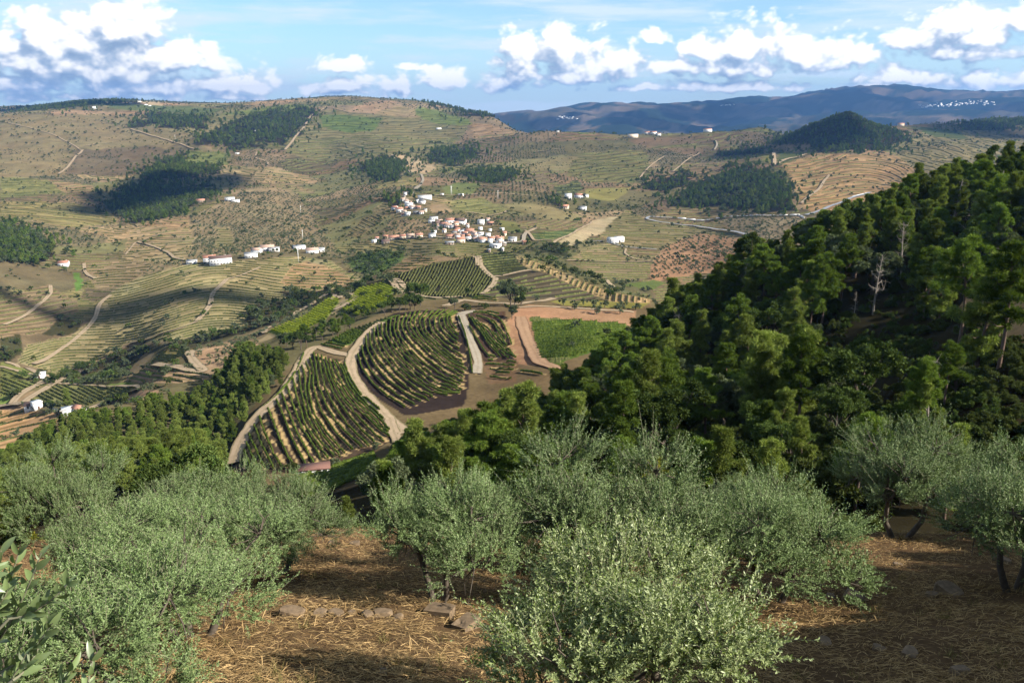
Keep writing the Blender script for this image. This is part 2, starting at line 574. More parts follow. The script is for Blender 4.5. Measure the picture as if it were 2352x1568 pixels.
TAN = (.30, .215, .125)
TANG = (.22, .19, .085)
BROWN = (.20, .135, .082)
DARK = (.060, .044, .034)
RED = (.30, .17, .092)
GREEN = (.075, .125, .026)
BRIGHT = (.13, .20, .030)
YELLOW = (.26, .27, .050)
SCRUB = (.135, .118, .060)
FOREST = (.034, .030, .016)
BARE = (.40, .30, .185)
STRAW = (.33, .205, .10)
MTN = (.11, .10, .065)

FIELD, WOOD, OLIVE, BUSHY, PINES, RIVER, NONE_ = 1, 2, 3, 4, 5, 6, 0
REGIONS = [
    # name, class, colour, polygon, dict(angle, spacing in picture px, stripe amplitude)
    ('brown_hill', BUSHY, (.19, .152, .076), [(-60, 268), (0, 262), (345, 262), (350, 290), (450, 312), (370, 345), (200, 352), (150, 405), (-60, 405)], dict(sp=0)),
    ('terr', FIELD, (.165, .150, .070), [(650, 350), (735, 250), (850, 262), (1080, 280), (1060, 320), (1000, 352), (850, 365), (720, 368)], dict(sp=2.6, ang=0.02)),
    ('terr', FIELD, (.10, .145, .035), [(735, 268), (760, 262), (880, 270), (860, 300), (800, 305), (740, 290)], dict(sp=2.6)),
    ('terr', FIELD, (.13, .165, .040), [(960, 243), (1075, 272), (1085, 288), (1000, 285), (950, 262)], dict(sp=2.4)),
    ('terr', FIELD, (.13, .165, .040), [(505, 262), (650, 240), (720, 240), (700, 255), (560, 262)], dict(sp=2.2)),
    ('bare', NONE_, BARE, [(310, 234), (365, 234), (378, 242), (350, 243)], dict(sp=0)),
    ('grn', NONE_, (.10, .13, .045), [(250, 236), (400, 243), (520, 250), (480, 262), (350, 256), (250, 248)], dict(sp=0)),
    ('terr', FIELD, (.14, .165, .05), [(430, 345), (520, 350), (525, 378), (415, 378)], dict(sp=3)),
    ('scr', BUSHY, (.13, .10, .060), [(170, 345), (340, 335), (430, 345), (330, 400), (250, 405), (150, 400)], dict(sp=0, bush=1.6)),
    ('terr', FIELD, (.16, .16, .06), [(0, 405), (110, 412), (160, 440), (0, 455)], dict(sp=3.2)),
    ('terr', FIELD, (.25, .17, .10), [(110, 412), (215, 425), (200, 455), (250, 470), (180, 465)], dict(sp=2.8)),
    ('terr', FIELD, (.20, .17, .075), [(0, 460), (170, 465), (260, 490), (270, 515), (150, 520), (60, 500), (0, 510)], dict(sp=3.6, ang=-.1)),
    ('oliv', OLIVE, (.21, .165, .095), [(430, 500), (560, 440), (680, 440), (740, 530), (790, 590), (700, 570), (560, 580), (440, 590), (440, 540)], dict(sp=0)),
    ('terr', FIELD, (.22, .185, .10), c3((1390, 440), (1500, 450), (1540, 570), (1400, 570), (1430, 490)), dict(sp=3)),
    ('terr', FIELD, (.26, .20, .12), [(280, 590), (300, 527), (345, 518), (440, 528), (448, 556), (420, 600), (300, 600)], dict(sp=3.2, ang=.05)),
    ('terr', FIELD, (.23, .17, .11), c3((560, 660), (970, 655), (1000, 700), (760, 860), (640, 850), (560, 740)), dict(sp=2.8, ang=.05)),
    ('terr', FIELD, (.13, .10, .07), c3((560, 830), (760, 860), (620, 930), (520, 900)), dict(sp=3)),
    ('left_hill', FIELD, (.265, .225, .125), [(245, 680), (290, 650), (360, 622), (430, 606), (540, 600), (680, 588), (760, 598), (825, 640), (815, 655), (740, 666), (650, 668), (662, 690), (600, 695), (570, 712), (560, 745), (440, 775), (290, 788), (220, 830), (140, 858), (40, 832), (60, 790), (160, 770), (215, 730)], dict(sp=2.6, ang=.10, bend=1)),
    ('terr', FIELD, (.30, .20, .115), c3((1900, 700), (2010, 655), (2160, 700), (2330, 800), (2260, 830), (1880, 830), (1830, 800)), dict(sp=3.2, ang=-.05)),
    ('dark_left', FIELD, (.20, .145, .095), [(-60, 700), (0, 690), (110, 650), (125, 662), (175, 690), (182, 712), (100, 765), (-60, 780)], dict(sp=4.0, ang=.16)),
    ('grn', NONE_, (.10, .19, .035), c3((480, 735), (530, 740), (540, 830), (500, 860)), dict(sp=0)),
    ('terr', FIELD, (.17, .19, .05), lc((0, 230), (140, 235), (500, 385), (480, 420), (0, 290)), dict(sp=0)),
    ('terr', FIELD, (.15, .17, .05), lc((0, 300), (480, 420), (610, 460), (150, 720), (0, 690)), dict(sp=3.4, ang=-.38, vine=1)),
    ('grn', FIELD, (.14, .19, .04), lc((830, 450), (1100, 465), (1810, 520), (1800, 550), (750, 510)), dict(sp=0)),
    ('terr', FIELD, (.15, .15, .06), lc((750, 520), (1780, 570), (1100, 820), (380, 800), (360, 740), (600, 600)), dict(sp=3.4, ang=-.45, vine=1)),
    ('grn', FIELD, (.13, .19, .04), lc((0, 690), (150, 730), (140, 770), (0, 800)), dict(sp=0)),
    ('tan_low', FIELD, (.34, .215, .115), lc((-300, 880), (0, 860), (520, 870), (820, 900), (780, 1000), (620, 1050), (620, 1130), (300, 1300), (0, 1480), (-300, 1600)), dict(sp=7.0, ang=.25)),
    ('terr', FIELD, (.27, .19, .12), lc((1590, 480), (1750, 380), (2020, 230), (2352, 300), (2900, 300), (2700, 470), (2300, 500), (1800, 490)), dict(sp=4.2, ang=-.12)),
    ('oliv', OLIVE, (.30, .20, .12), c5((200, 460), (440, 400), (640, 395), (650, 460), (480, 560), (300, 600)), dict(sp=0)),
    ('bar', NONE_, (.30, .20, .12), lc((1430, 740), (1860, 590), (2080, 600), (2040, 680), (1700, 760), (1560, 720)), dict(sp=0)),
    # far right of the valley
    ('terr', FIELD, (.15, .14, .06), [(1760, 330), (1560, 330), (1480, 340), (1500, 390), (1480, 420), (1360, 420), (1300, 400), (1330, 350)], dict(sp=2.8, ang=.1)),
    ('terr', FIELD, (.14, .165, .05), c4((800, 50), (900, 10), (1050, 20), (1000, 90), (830, 95)), dict(sp=0)),
    ('terr', FIELD, (.20, .19, .08), c4((820, 140), (1050, 110), (1220, 190), (1180, 220), (1050, 235), (900, 190)), dict(sp=3.0, ang=.04)),
    ('terr', FIELD, (.17, .175, .055), c4((1165, 260), (1280, 270), (1330, 330), (1260, 345), (1180, 300)), dict(sp=0)),
    ('terr', FIELD, (.09, .13, .05), c4((1370, 350), (1700, 310), (1650, 350), (1450, 405)), dict(sp=3.0)),
    ('terr', FIELD, (.085, .10, .05), c4((1530, 40), (1690, 0), (1730, 60), (1640, 100), (1540, 90)), dict(sp=2.8)),
    ('yel', FIELD, (.24, .21, .06), c4((1730, 60), (2050, 40), (1960, 110), (1880, 140), (1740, 110)), dict(sp=0)),
    ('bare', NONE_, (.40, .32, .20), c4((1560, 400), (1800, 260), (1900, 238), (2050, 232), (1960, 300), (1750, 380), (1650, 430)), dict(sp=0)),
    ('bare', NONE_, BARE, [(905, 352), (950, 360), (1005, 385), (975, 400), (930, 388)], dict(sp=0)),
    ('terr', FIELD, (.20, .165, .085), [(1400, 512), (1440, 480), (1480, 500), (1560, 512), (1700, 535), (1600, 575), (1530, 578), (1430, 562), (1380, 540)], dict(sp=2.5, ang=-.04)),
    ('terr', FIELD, (.24, .185, .105), [(1300, 600), (1340, 575), (1390, 556), (1430, 570), (1480, 597)], dict(sp=2.4)),
    ('terr', FIELD, (.21, .165, .10), [(1302, 603), (1502, 601), (1490, 642), (1400, 644)], dict(sp=2.4)),
    ('redscr', OLIVE, (.36, .205, .115), [(1500, 600), (1527, 565), (1603, 535), (1714, 550), (1660, 620), (1490, 650)], dict(sp=0)),
    ('terr', FIELD, (.22, .17, .095), [(1500, 498), (1560, 470), (1830, 492), (1850, 520), (1700, 515)], dict(sp=3.0)),
    ('oliv', OLIVE, (.26, .20, .125), [(1640, 500), (1850, 497), (1850, 570), (1720, 545)], dict(sp=0)),
    ('tan_r', FIELD, (.37, .235, .115), [(1794, 379), (1870, 352), (2053, 356), (2120, 398), (2050, 450), (1866, 490), (1832, 466), (1813, 398)], dict(sp=4.6, ang=-.02, bend=1)),
    ('terr', FIELD, (.24, .20, .10), [(2053, 356), (2080, 330), (2120, 300), (2230, 300), (2352, 320), (2352, 380), (2120, 398)], dict(sp=3.6, ang=-.25)),
    ('yel', NONE_, (.19, .18, .05), [(1745, 355), (1780, 348), (1783, 375), (1765, 370)], dict(sp=0)),
    ('grn', NONE_, (.10, .125, .045), [(1785, 347), (1855, 350), (1790, 378)], dict(sp=0)),
    ('grn', NONE_, (.10, .13, .045), [(2090, 290), (2200, 300), (2230, 320), (2150, 315)], dict(sp=0)),
    ('terr', FIELD, (.12, .16, .04), [(1430, 655), (1500, 642), (1530, 650), (1500, 665)], dict(sp=0)),
    ('ter', FIELD, (.27, .20, .12), [(1160, 1), (1161, 1), (1160, 2)], dict(sp=0)),
    # below the village
    ('terr', FIELD, (.15, .13, .075), c4((560, 400), (900, 390), (880, 470), (700, 500), (560, 470)), dict(sp=3.0, ang=.03)),
    ('terr', FIELD, (.24, .16, .095), c4((440, 590), (620, 480), (770, 520), (680, 570), (560, 600)), dict(sp=2.8)),
    ('terr', FIELD, (.17, .14, .075), c4((160, 370), (300, 230), (400, 215), (450, 240), (300, 340), (240, 370)), dict(sp=3.0, ang=-.35)),
    ('oliv', OLIVE, (.26, .18, .105), vc((250, 560), (700, 540), (880, 690), (500, 740), (160, 760)), dict(sp=0)),
    ('bare', NONE_, (.33, .225, .135), vc((830, 340), (980, 330), (1150, 420), (1000, 480), (800, 440)), dict(sp=0)),
    # woods
    ('wood', WOOD, FOREST, [(265, 288), (350, 262), (470, 265), (475, 292), (400, 290), (330, 292)], {}),
    ('wood', WOOD, FOREST, [(450, 312), (520, 290), (560, 268), (640, 255), (715, 246), (722, 262), (680, 310), (655, 342), (600, 335), (500, 330), (460, 325)], {}),
    ('wood', WOOD, FOREST, [(325, 400), (345, 372), (420, 345), (430, 380), (500, 375), (520, 390), (430, 405), (340, 412)], {}),
    ('wood', WOOD, FOREST, [(230, 470), (270, 442), (330, 418), (500, 430), (480, 450), (430, 480), (370, 498), (300, 505), (270, 485)], {}),
    ('wood', WOOD, FOREST, [(-60, 520), (30, 515), (80, 545), (130, 550), (120, 580), (70, 610), (-60, 600)], {}),
    ('wood', WOOD, FOREST, [(830, 380), (880, 355), (930, 370), (940, 398), (920, 420), (850, 415)], {}),
    ('wood', WOOD, FOREST, [(1530, 475), (1545, 462), (1600, 425), (1690, 378), (1740, 375), (1800, 402), (1820, 430), (1830, 482), (1760, 490), (1600, 478)], {}),
    ('wood', WOOD, FOREST, [(1775, 322), (1830, 290), (1930, 252), (1990, 268), (2060, 303), (2090, 328), (2020, 345), (1900, 345), (1830, 338)], {}),
    ('wood', WOOD, FOREST, [(1475, 430), (1530, 408), (1585, 398), (1585, 415), (1530, 440), (1480, 438)], {}),
    ('wood', WOOD, FOREST, [(1640, 345), (1750, 330), (1770, 345), (1700, 360), (1640, 358)], {}),
    ('wood', WOOD, FOREST, [(975, 238), (1060, 245), (1200, 266), (1230, 280), (1150, 275), (1080, 262)], {}),
    ('wood', WOOD, FOREST, [(240, 236), (260, 222), (300, 222), (315, 232)], {}),
    ('wood', WOOD, FOREST, [(0, 245), (120, 232), (240, 232), (240, 242), (100, 250)], {}),
    ('wood', WOOD, FOREST, [(2180, 300), (2260, 272), (2352, 268), (2352, 292), (2250, 300)], {}),
    ('wood', WOOD, FOREST, [(1060, 395), (1170, 385), (1185, 400), (1150, 418), (1070, 410)], {}),
    ('wood', WOOD, FOREST, [(980, 345), (1080, 340), (1110, 360), (1040, 378), (985, 370)], {}),
    ('wood', WOOD, FOREST, c4((420, 110), (500, 90), (530, 130), (500, 180), (430, 190)), {}),
    ('wood', WOOD, FOREST, c4((1470, 130), (1540, 95), (1600, 130), (1580, 175), (1480, 175)), {}),
    ('valley', RIVER, (.08, .13, .03), [(800, 600), (830, 580), (930, 575), (925, 600), (860, 632), (812, 622)], {}),
    ('valley', RIVER, (.06, .055, .028), [(30, 870), (120, 862), (215, 838), (290, 795), (440, 780), (560, 750), (570, 716), (600, 698), (660, 692), (650, 672), (740, 668), (815, 655), (900, 640), (900, 655), (800, 670), (750, 700), (690, 715), (640, 740), (560, 765), (430, 800), (330, 812), (300, 850), (270, 880), (200, 885), (100, 880)], dict(bush=1)),
    ('valley', RIVER, (.05, .05, .022), c3((280, 1140), (380, 1040), (540, 1060), (520, 1110), (430, 1150)), {}),
    ('valley', RIVER, (.05, .05, .022), c3((0, 1160), (130, 1130), (150, 1250), (60, 1320), (0, 1310)), {}),
    ('valley', RIVER, (.045, .05, .022), c4((1430, 430), (1640, 430), (1620, 500), (1500, 500)), {}),
    ('valley', BUSHY, (.12, .12, .055), c4((1300, 480), (1450, 480), (1750, 590), (1960, 690), (2150, 780), (2100, 790), (1800, 660), (1500, 540)), dict(bush=3)),
    # the near spur with its vineyards
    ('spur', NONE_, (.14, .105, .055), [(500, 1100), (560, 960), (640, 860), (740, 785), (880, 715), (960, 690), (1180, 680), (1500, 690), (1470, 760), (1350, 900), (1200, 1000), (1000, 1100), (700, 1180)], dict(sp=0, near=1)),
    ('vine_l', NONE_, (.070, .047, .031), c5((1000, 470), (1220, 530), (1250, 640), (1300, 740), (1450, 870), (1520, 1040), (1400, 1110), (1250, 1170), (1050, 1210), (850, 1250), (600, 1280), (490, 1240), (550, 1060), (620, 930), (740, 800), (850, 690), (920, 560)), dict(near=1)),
    ('vine_r', NONE_, (.034, .025, .021), c5((1250, 480), (1330, 360), (1450, 260), (1520, 215), (1700, 195), (1960, 200), (1990, 330), (2010, 560), (2010, 760), (1980, 820), (1640, 880), (1600, 880), (1420, 770), (1300, 660)), dict(near=1)),  # dark schist soil, its colour deepened to hold the shade of terrace banks
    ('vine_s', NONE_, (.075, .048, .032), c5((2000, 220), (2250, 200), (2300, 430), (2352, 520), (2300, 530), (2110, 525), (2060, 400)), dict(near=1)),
    ('redsoil', NONE_, (.33, .195, .11), c4((1200, 950), (1300, 830), (1360, 810), (2060, 850), (2060, 950), (1370, 900), (1430, 1150), (1600, 1230), (1290, 1200), (1250, 1110)), dict(near=1)),
    ('redsoil', NONE_, (.17, .11, .06), c4((1050, 1180), (1290, 1190), (1280, 1320), (1100, 1330)), dict(near=1)),
    ('flatgreen', FIELD, (.085, .13, .028), c4((1370, 890), (2000, 940), (2020, 1040), (1600, 1180), (1550, 1215), (1430, 1160)), dict(sp=2.5, ang=.06, vine=2, near=1)),
    ('strip', FIELD, (.09, .14, .03), c5((1090, 400), (1230, 330), (1500, 235), (1560, 225), (1400, 300), (1230, 430)), dict(sp=2.5, ang=-.35, vine=2, near=1)),
    ('olstrip', NONE_, (.20, .19, .05), c4((1500, 790), (1600, 770), (2150, 800), (2100, 840), (1600, 815)), dict(sp=0)),
    ('yell', FIELD, (.22, .26, .04), c5((690, 340), (930, 250), (1120, 105), (1185, 130), (1080, 260), (830, 370)), dict(sp=2.4, ang=-.3, vine=2)),
    ('yell', FIELD, (.13, .20, .035), c5((1180, 190), (1300, 60), (1480, 15), (1560, 60), (1480, 110), (1260, 180)), dict(sp=2.4, ang=-.35, vine=2)),
    ('yell', FIELD, (.15, .15, .05), c5((1150, 200), (1480, 110), (1560, 80), (1500, 160), (1280, 230)), dict(sp=2.4, ang=-.35, vine=1)),
    # dark dome beyond
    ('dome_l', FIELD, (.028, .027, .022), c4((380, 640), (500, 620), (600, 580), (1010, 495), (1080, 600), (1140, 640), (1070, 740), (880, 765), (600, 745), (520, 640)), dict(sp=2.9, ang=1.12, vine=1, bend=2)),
    ('dome_t', FIELD, (.045, .052, .026), c4((1010, 495), (1060, 470), (1200, 465), (1290, 490), (1350, 570), (1240, 610), (1120, 625)), dict(sp=2.6, ang=.10, vine=1)),
    ('dome_r', FIELD, (.10, .082, .06), c4((1160, 640), (1240, 615), (1360, 580), (1500, 620), (1800, 760), (1800, 790), (1350, 770), (1200, 770), (1060, 745)), dict(sp=4.6, ang=.16)),
    ('dome_e', FIELD, (.36, .26, .14), c4((1260, 500), (1310, 500), (1500, 560), (1700, 650), (1900, 730), (2160, 780), (2140, 805), (1900, 790), (1800, 760), (1500, 620), (1340, 560)), dict(sp=6.0, ang=1.25)),
]

CLS = np.zeros((NL, NS), np.int8)
RID = np.full((NL, NS), -1, np.int16)
EDGE = np.zeros((NL, NS), bool)


def paint_ground():
    X, Y = GX, GY
    col = np.zeros((NL, NS, 3))
    amp = np.zeros((NL, NS))
    phi = np.zeros((NL, NS))
    # patchwork of plots in the valley: jittered cells
    wx = X + 60 * (fbm(X / 120., Y / 120., 3) - .5) * 2
    wy = Y + 60 * (fbm(X / 120. + 50, Y / 120. + 9, 3) - .5) * 2
    cell = np.where(Y > 1800, 150., 95.)
    best = np.full(X.shape, 1e9)
    sec = np.full(X.shape, 1e9)
    cid = np.zeros(X.shape, np.int64)
    cx = np.floor(wx / cell).astype(int)
    cy = np.floor(wy / (cell * 1.6)).astype(int)
    for dx in (-1, 0, 1):
        for dy in (-1, 0, 1):
            ax, ay = cx + dx, cy + dy
            jx = (ax + 0.15 + 0.7 * _TAB[ax & 255, ay & 255]) * cell
            jy = (ay + 0.15 + 0.7 * _TAB[(ax + 91) & 255, (ay + 33) & 255]) * cell * 1.6
            d = np.hypot(wx - jx, (wy - jy) / 1.6)
            m = d < best
            sec = np.where(m, best, np.minimum(sec, d))
            best = np.where(m, d, best)
            cid = np.where(m, (ax & 255) * 256 + (ay & 255), cid)
    r1 = _TAB[(cid >> 8) & 255, (cid * 7) & 255]
    r2 = _TAB[(cid * 3) & 255, (cid >> 8) & 255]
    pal = np.array([(.27, .195, .115), (.24, .185, .105), (.18, .165, .075), (.30, .20, .12), (.20, .15, .09), (.155, .15, .065), (.26, .175, .105), (.15, .125, .07), (.21, .18, .085)])
    pi = (r1 * 8.99).astype(int)
    col[:] = pal[pi] * (.72 + .5 * _TAB[(cid * 11) & 255, 7])[..., None]
    kind = (r2 * 10).astype(int)
    amp[:] = np.where(kind < 5, 0.75, 0.0)
    CLS[:] = np.where(kind < 5, FIELD, np.where(kind < 8, OLIVE, BUSHY))
    base_phi = GKY * KS / 2.6 + 2.5 * fbm(X / 90., Y / 90., 2) + (_TAB[(cid * 5) & 255, 3] - .5) * 0.35 * GKX * KS / 3.0
    phi[:] = base_phi
    edge = (sec - best) < 4.5
    EDGE[:] = edge
    col[edge] = col[edge] * 0.55 + np.array((.10, .09, .05)) * 0.45
    amp[edge] = 0
    # mountains far away
    m = smooth01((Y - 4200) / 1200.)[..., None]
    n1 = fbm(X / 300., Y / 600. + 5, 5, .6)[..., None]
    n2 = fbm(X / 220. + 9, Y / 220., 3)[..., None]
    mt = np.where(n1 > .47, np.array((.018, .036, .026)), np.array((.105, .092, .065)))
    mt = np.where((n1 < .44) & (n2 > .55), np.array((.17, .125, .085)), mt)
    mt = mt * (0.75 + .5 * n2)
    col = col * (1 - m) + mt * m
    far = Y > 4600
    amp[far] = 0
    CLS[far] = NONE_
    # near hillside under the pines, and the grove in front
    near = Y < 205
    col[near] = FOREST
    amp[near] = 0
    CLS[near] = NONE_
    fore = smooth01((33 - Y) / 4.)[..., None]
    col = col * (1 - fore) + np.array((.165, .105, .056)) * fore
    mid = (Y >= 205) & (Y < 460)
    col[mid] = (.115, .10, .05)
    CLS[mid] = BUSHY
    amp[mid] = 0
    # steep, little visible flanks between the measured fields
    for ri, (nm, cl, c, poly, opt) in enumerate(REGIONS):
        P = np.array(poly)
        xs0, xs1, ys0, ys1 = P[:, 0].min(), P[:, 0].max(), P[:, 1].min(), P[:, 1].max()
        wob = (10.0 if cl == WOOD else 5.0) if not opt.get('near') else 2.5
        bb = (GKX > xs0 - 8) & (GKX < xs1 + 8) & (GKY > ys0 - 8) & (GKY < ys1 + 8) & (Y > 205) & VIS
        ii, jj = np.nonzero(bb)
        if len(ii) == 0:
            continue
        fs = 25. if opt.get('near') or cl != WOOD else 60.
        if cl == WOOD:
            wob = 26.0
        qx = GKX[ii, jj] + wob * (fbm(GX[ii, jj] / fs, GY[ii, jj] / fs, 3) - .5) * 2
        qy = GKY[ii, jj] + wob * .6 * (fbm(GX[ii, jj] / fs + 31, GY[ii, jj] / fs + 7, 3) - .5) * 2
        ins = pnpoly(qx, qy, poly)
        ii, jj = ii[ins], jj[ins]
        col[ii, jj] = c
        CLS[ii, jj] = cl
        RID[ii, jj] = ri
        sp = opt.get('sp', 0)
        amp[ii, jj] = 0
        if sp:
            a = opt.get('ang', 0)
            rx, ry = GKX[ii, jj] * KS, GKY[ii, jj] * KS
            u = ry * math.cos(a) + rx * math.sin(a)
            wobble = 1.6 if not opt.get('vine') else 0.25
            if opt.get('bend') == 1:
                cxx = P[:, 0].mean() * KS
                hw = (xs1 - xs0) * KS / 2
                u = u - 14 * ((rx - cxx) / hw) ** 2 + 5 * np.sin(rx / 27.0)
            if opt.get('bend') == 2:
                u = u + 0.0016 * (ry - 270) ** 2 * 3
            phi[ii, jj] = u / sp + wobble * fbm(GX[ii, jj] / 70. + ri, GY[ii, jj] / 70., 2)
            amp[ii, jj] = 0.5 if opt.get('vine') else 0.9
    # the clearing on the near slope
    cl = pnpoly(GKX, GKY, [(2205, 700), (2225, 672), (2270, 645), (2352, 620), (2700, 560), (2700, 900), (2400, 830), (2330, 790), (2280, 745), (2215, 725)]) & (Y > 45) & (Y < 140)
    col[cl] = (.46, .30, .145)
    RID[cl] = 999
    # natural variety
    v = fbm(X / 35., Y / 35., 3)
    v2 = fbm(X / 6., Y / 6., 3)
    col = col * (0.55 + 0.52 * v + 0.30 * v2)[..., None]
    vb = smooth01((Y - 430) / 100.)[..., None]
    col = col * (1 - vb) + (col * np.array([.96, .94, .78])) * vb
    lum = col.mean(-1, keepdims=True)
    col = col * (1 - .16 * vb) + lum * np.array([1.0, .98, .90]) * .17 * vb
    hue = fbm(X / 50. + 80, Y / 50., 3)
    col[..., 0] *= 0.92 + 0.2 * hue
    return col, amp, phi


GCOL, GAMP, GPHI = paint_ground()


# ------------------------------------------------------------------ tags
def tag(o, label=None, cat=None, group=None, kind=None):
    if label:
        o['label'] = label
    if cat:
        o['category'] = cat
    if group:
        o['group'] = group
    if kind:
        o['kind'] = kind
    return o


def mk(name, verts, faces, mat=None, parent=None, smooth=False, mats=None, midx=None):
    me = bpy.data.meshes.new(name)
    verts = np.asarray(verts, np.float32)
    if isinstance(faces, np.ndarray):
        k = faces.shape[1]
        n = len(faces)
        me.vertices.add(len(verts))
        me.vertices.foreach_set('co', verts.ravel())
        me.loops.add(n * k)
        me.loops.foreach_set('vertex_index', faces.astype(np.int32).ravel())
        me.polygons.add(n)
        me.polygons.foreach_set('loop_start', np.arange(0, n * k, k, dtype=np.int32))
        me.polygons.foreach_set('loop_total', np.full(n, k, np.int32))
        me.update(calc_edges=True)
    else:
        me.from_pydata([tuple(v) for v in verts], [], faces)
        me.update()
    if mats:
        for m_ in mats:
            me.materials.append(m_)
    elif mat:
        me.materials.append(mat)
    if midx is not None:
        me.polygons.foreach_set('material_index', np.asarray(midx, np.int32))
    if smooth:
        me.polygons.foreach_set('use_smooth', np.ones(len(me.polygons), bool))
    o = bpy.data.objects.new(name, me)
    COL.objects.link(o)
    if parent is not None:
        o.parent = parent
    return o


def link_obj(name, me, loc=(0, 0, 0), rot=(0, 0, 0), sca=(1, 1, 1), parent=None):
    o = bpy.data.objects.new(name, me)
    o.location = loc
    o.rotation_euler = rot
    o.scale = sca
    if parent is not None:
        o.parent = parent
    COL.objects.link(o)
    return o


def empty(name, loc, rz=0.0, sc=1.0):
    e = bpy.data.objects.new(name, None)
    e.location = loc
    e.rotation_euler = (0, 0, rz)
    e.scale = (sc, sc, sc)
    e.empty_display_size = 0.2
    COL.objects.link(e)
    return e


def newmat(name):
    m = bpy.data.materials.new(name)
    m.use_nodes = True
    m.node_tree.nodes.clear()
    N = NT(m.node_tree)
    out = N.n('ShaderNodeOutputMaterial')
    return m, N, out


def ground_mat(fine):
    m, N, out = newmat('soil_and_grass' if not fine else 'dry_hillside_soil')
    geo = N.n('ShaderNodeNewGeometry')
    P = geo.outputs['Position']
    c = N.n('ShaderNodeAttribute', attribute_name='tint').outputs['Color']
    n1 = N.noise(P, 0.05, 5, 0.6)
    n2 = N.noise(P, 0.6, 6, 0.65)
    f = N.m('ADD', N.m('MULTIPLY', n1, 0.8), N.m('MULTIPLY', n2, 1.1))
    f = N.m('ADD', f, 0.06)
    if fine:
        n3 = N.noise(P, 6.0, 6, 0.7)
        f = N.m('MULTIPLY', f, N.m('ADD', N.m('MULTIPLY', n3, 1.1), 0.45))
    cc = N.n('ShaderNodeVectorMath', operation='SCALE')
    N.link(c, cc.inputs[0])
    f = N.m('MULTIPLY', f, ALB)
    N.link(f, cc.inputs['Scale'])
    base = cc.outputs[0]
    if not fine:
        ph = N.n('ShaderNodeAttribute', attribute_name='terrace').outputs['Fac']
        am = N.n('ShaderNodeAttribute', attribute_name='terrace_amount').outputs['Fac']
        fr = N.m('FRACT', ph)
        # each terrace: pale dry grass bank, bare soil, dark line painting vine green and shadow
        bank = N.ramp(fr, [(0.0, (1.35, 1.30, 1.2)), (0.30, (1.15, 1.12, 1.05)), (0.40, (.55, .56, .46)), (0.55, (.52, .58, .42)), (0.68, (1.0, .97, .92)), (1.0, (1.3, 1.26, 1.16))])
        brk = N.smooth(N.noise(P, 0.035, 4, 0.6), 0.36, 0.5)
        a2 = N.m('MULTIPLY', am, brk)
        base = N.mix(a2, base, N.mix(1.0, base, bank, 'MULTIPLY'))
    b = N.n('ShaderNodeBsdfDiffuse')
    N.link(base, b.inputs[0])
    b.inputs[1].default_value = 0.6
    if fine:
        bmp = N.n('ShaderNodeBump')
        bmp.inputs['Strength'].default_value = 0.7
        bmp.inputs['Distance'].default_value = 0.08
        N.link(n3, bmp.inputs['Height'])
        N.link(bmp.outputs[0], b.inputs['Normal'])
    N.link(b.outputs[0], out.inputs[0])
    return m


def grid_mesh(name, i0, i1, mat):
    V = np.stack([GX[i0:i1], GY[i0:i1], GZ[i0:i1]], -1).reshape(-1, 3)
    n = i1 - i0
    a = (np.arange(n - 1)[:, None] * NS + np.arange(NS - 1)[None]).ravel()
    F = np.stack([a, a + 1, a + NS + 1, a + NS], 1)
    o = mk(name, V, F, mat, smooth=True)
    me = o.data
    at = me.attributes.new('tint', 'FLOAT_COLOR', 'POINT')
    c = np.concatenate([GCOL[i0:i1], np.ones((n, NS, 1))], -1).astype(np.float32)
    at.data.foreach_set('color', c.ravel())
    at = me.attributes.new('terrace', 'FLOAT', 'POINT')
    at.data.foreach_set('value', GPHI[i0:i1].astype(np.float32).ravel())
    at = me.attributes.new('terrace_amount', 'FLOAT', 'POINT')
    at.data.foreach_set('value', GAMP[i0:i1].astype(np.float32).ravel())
    tag(o, kind='structure')
    return o


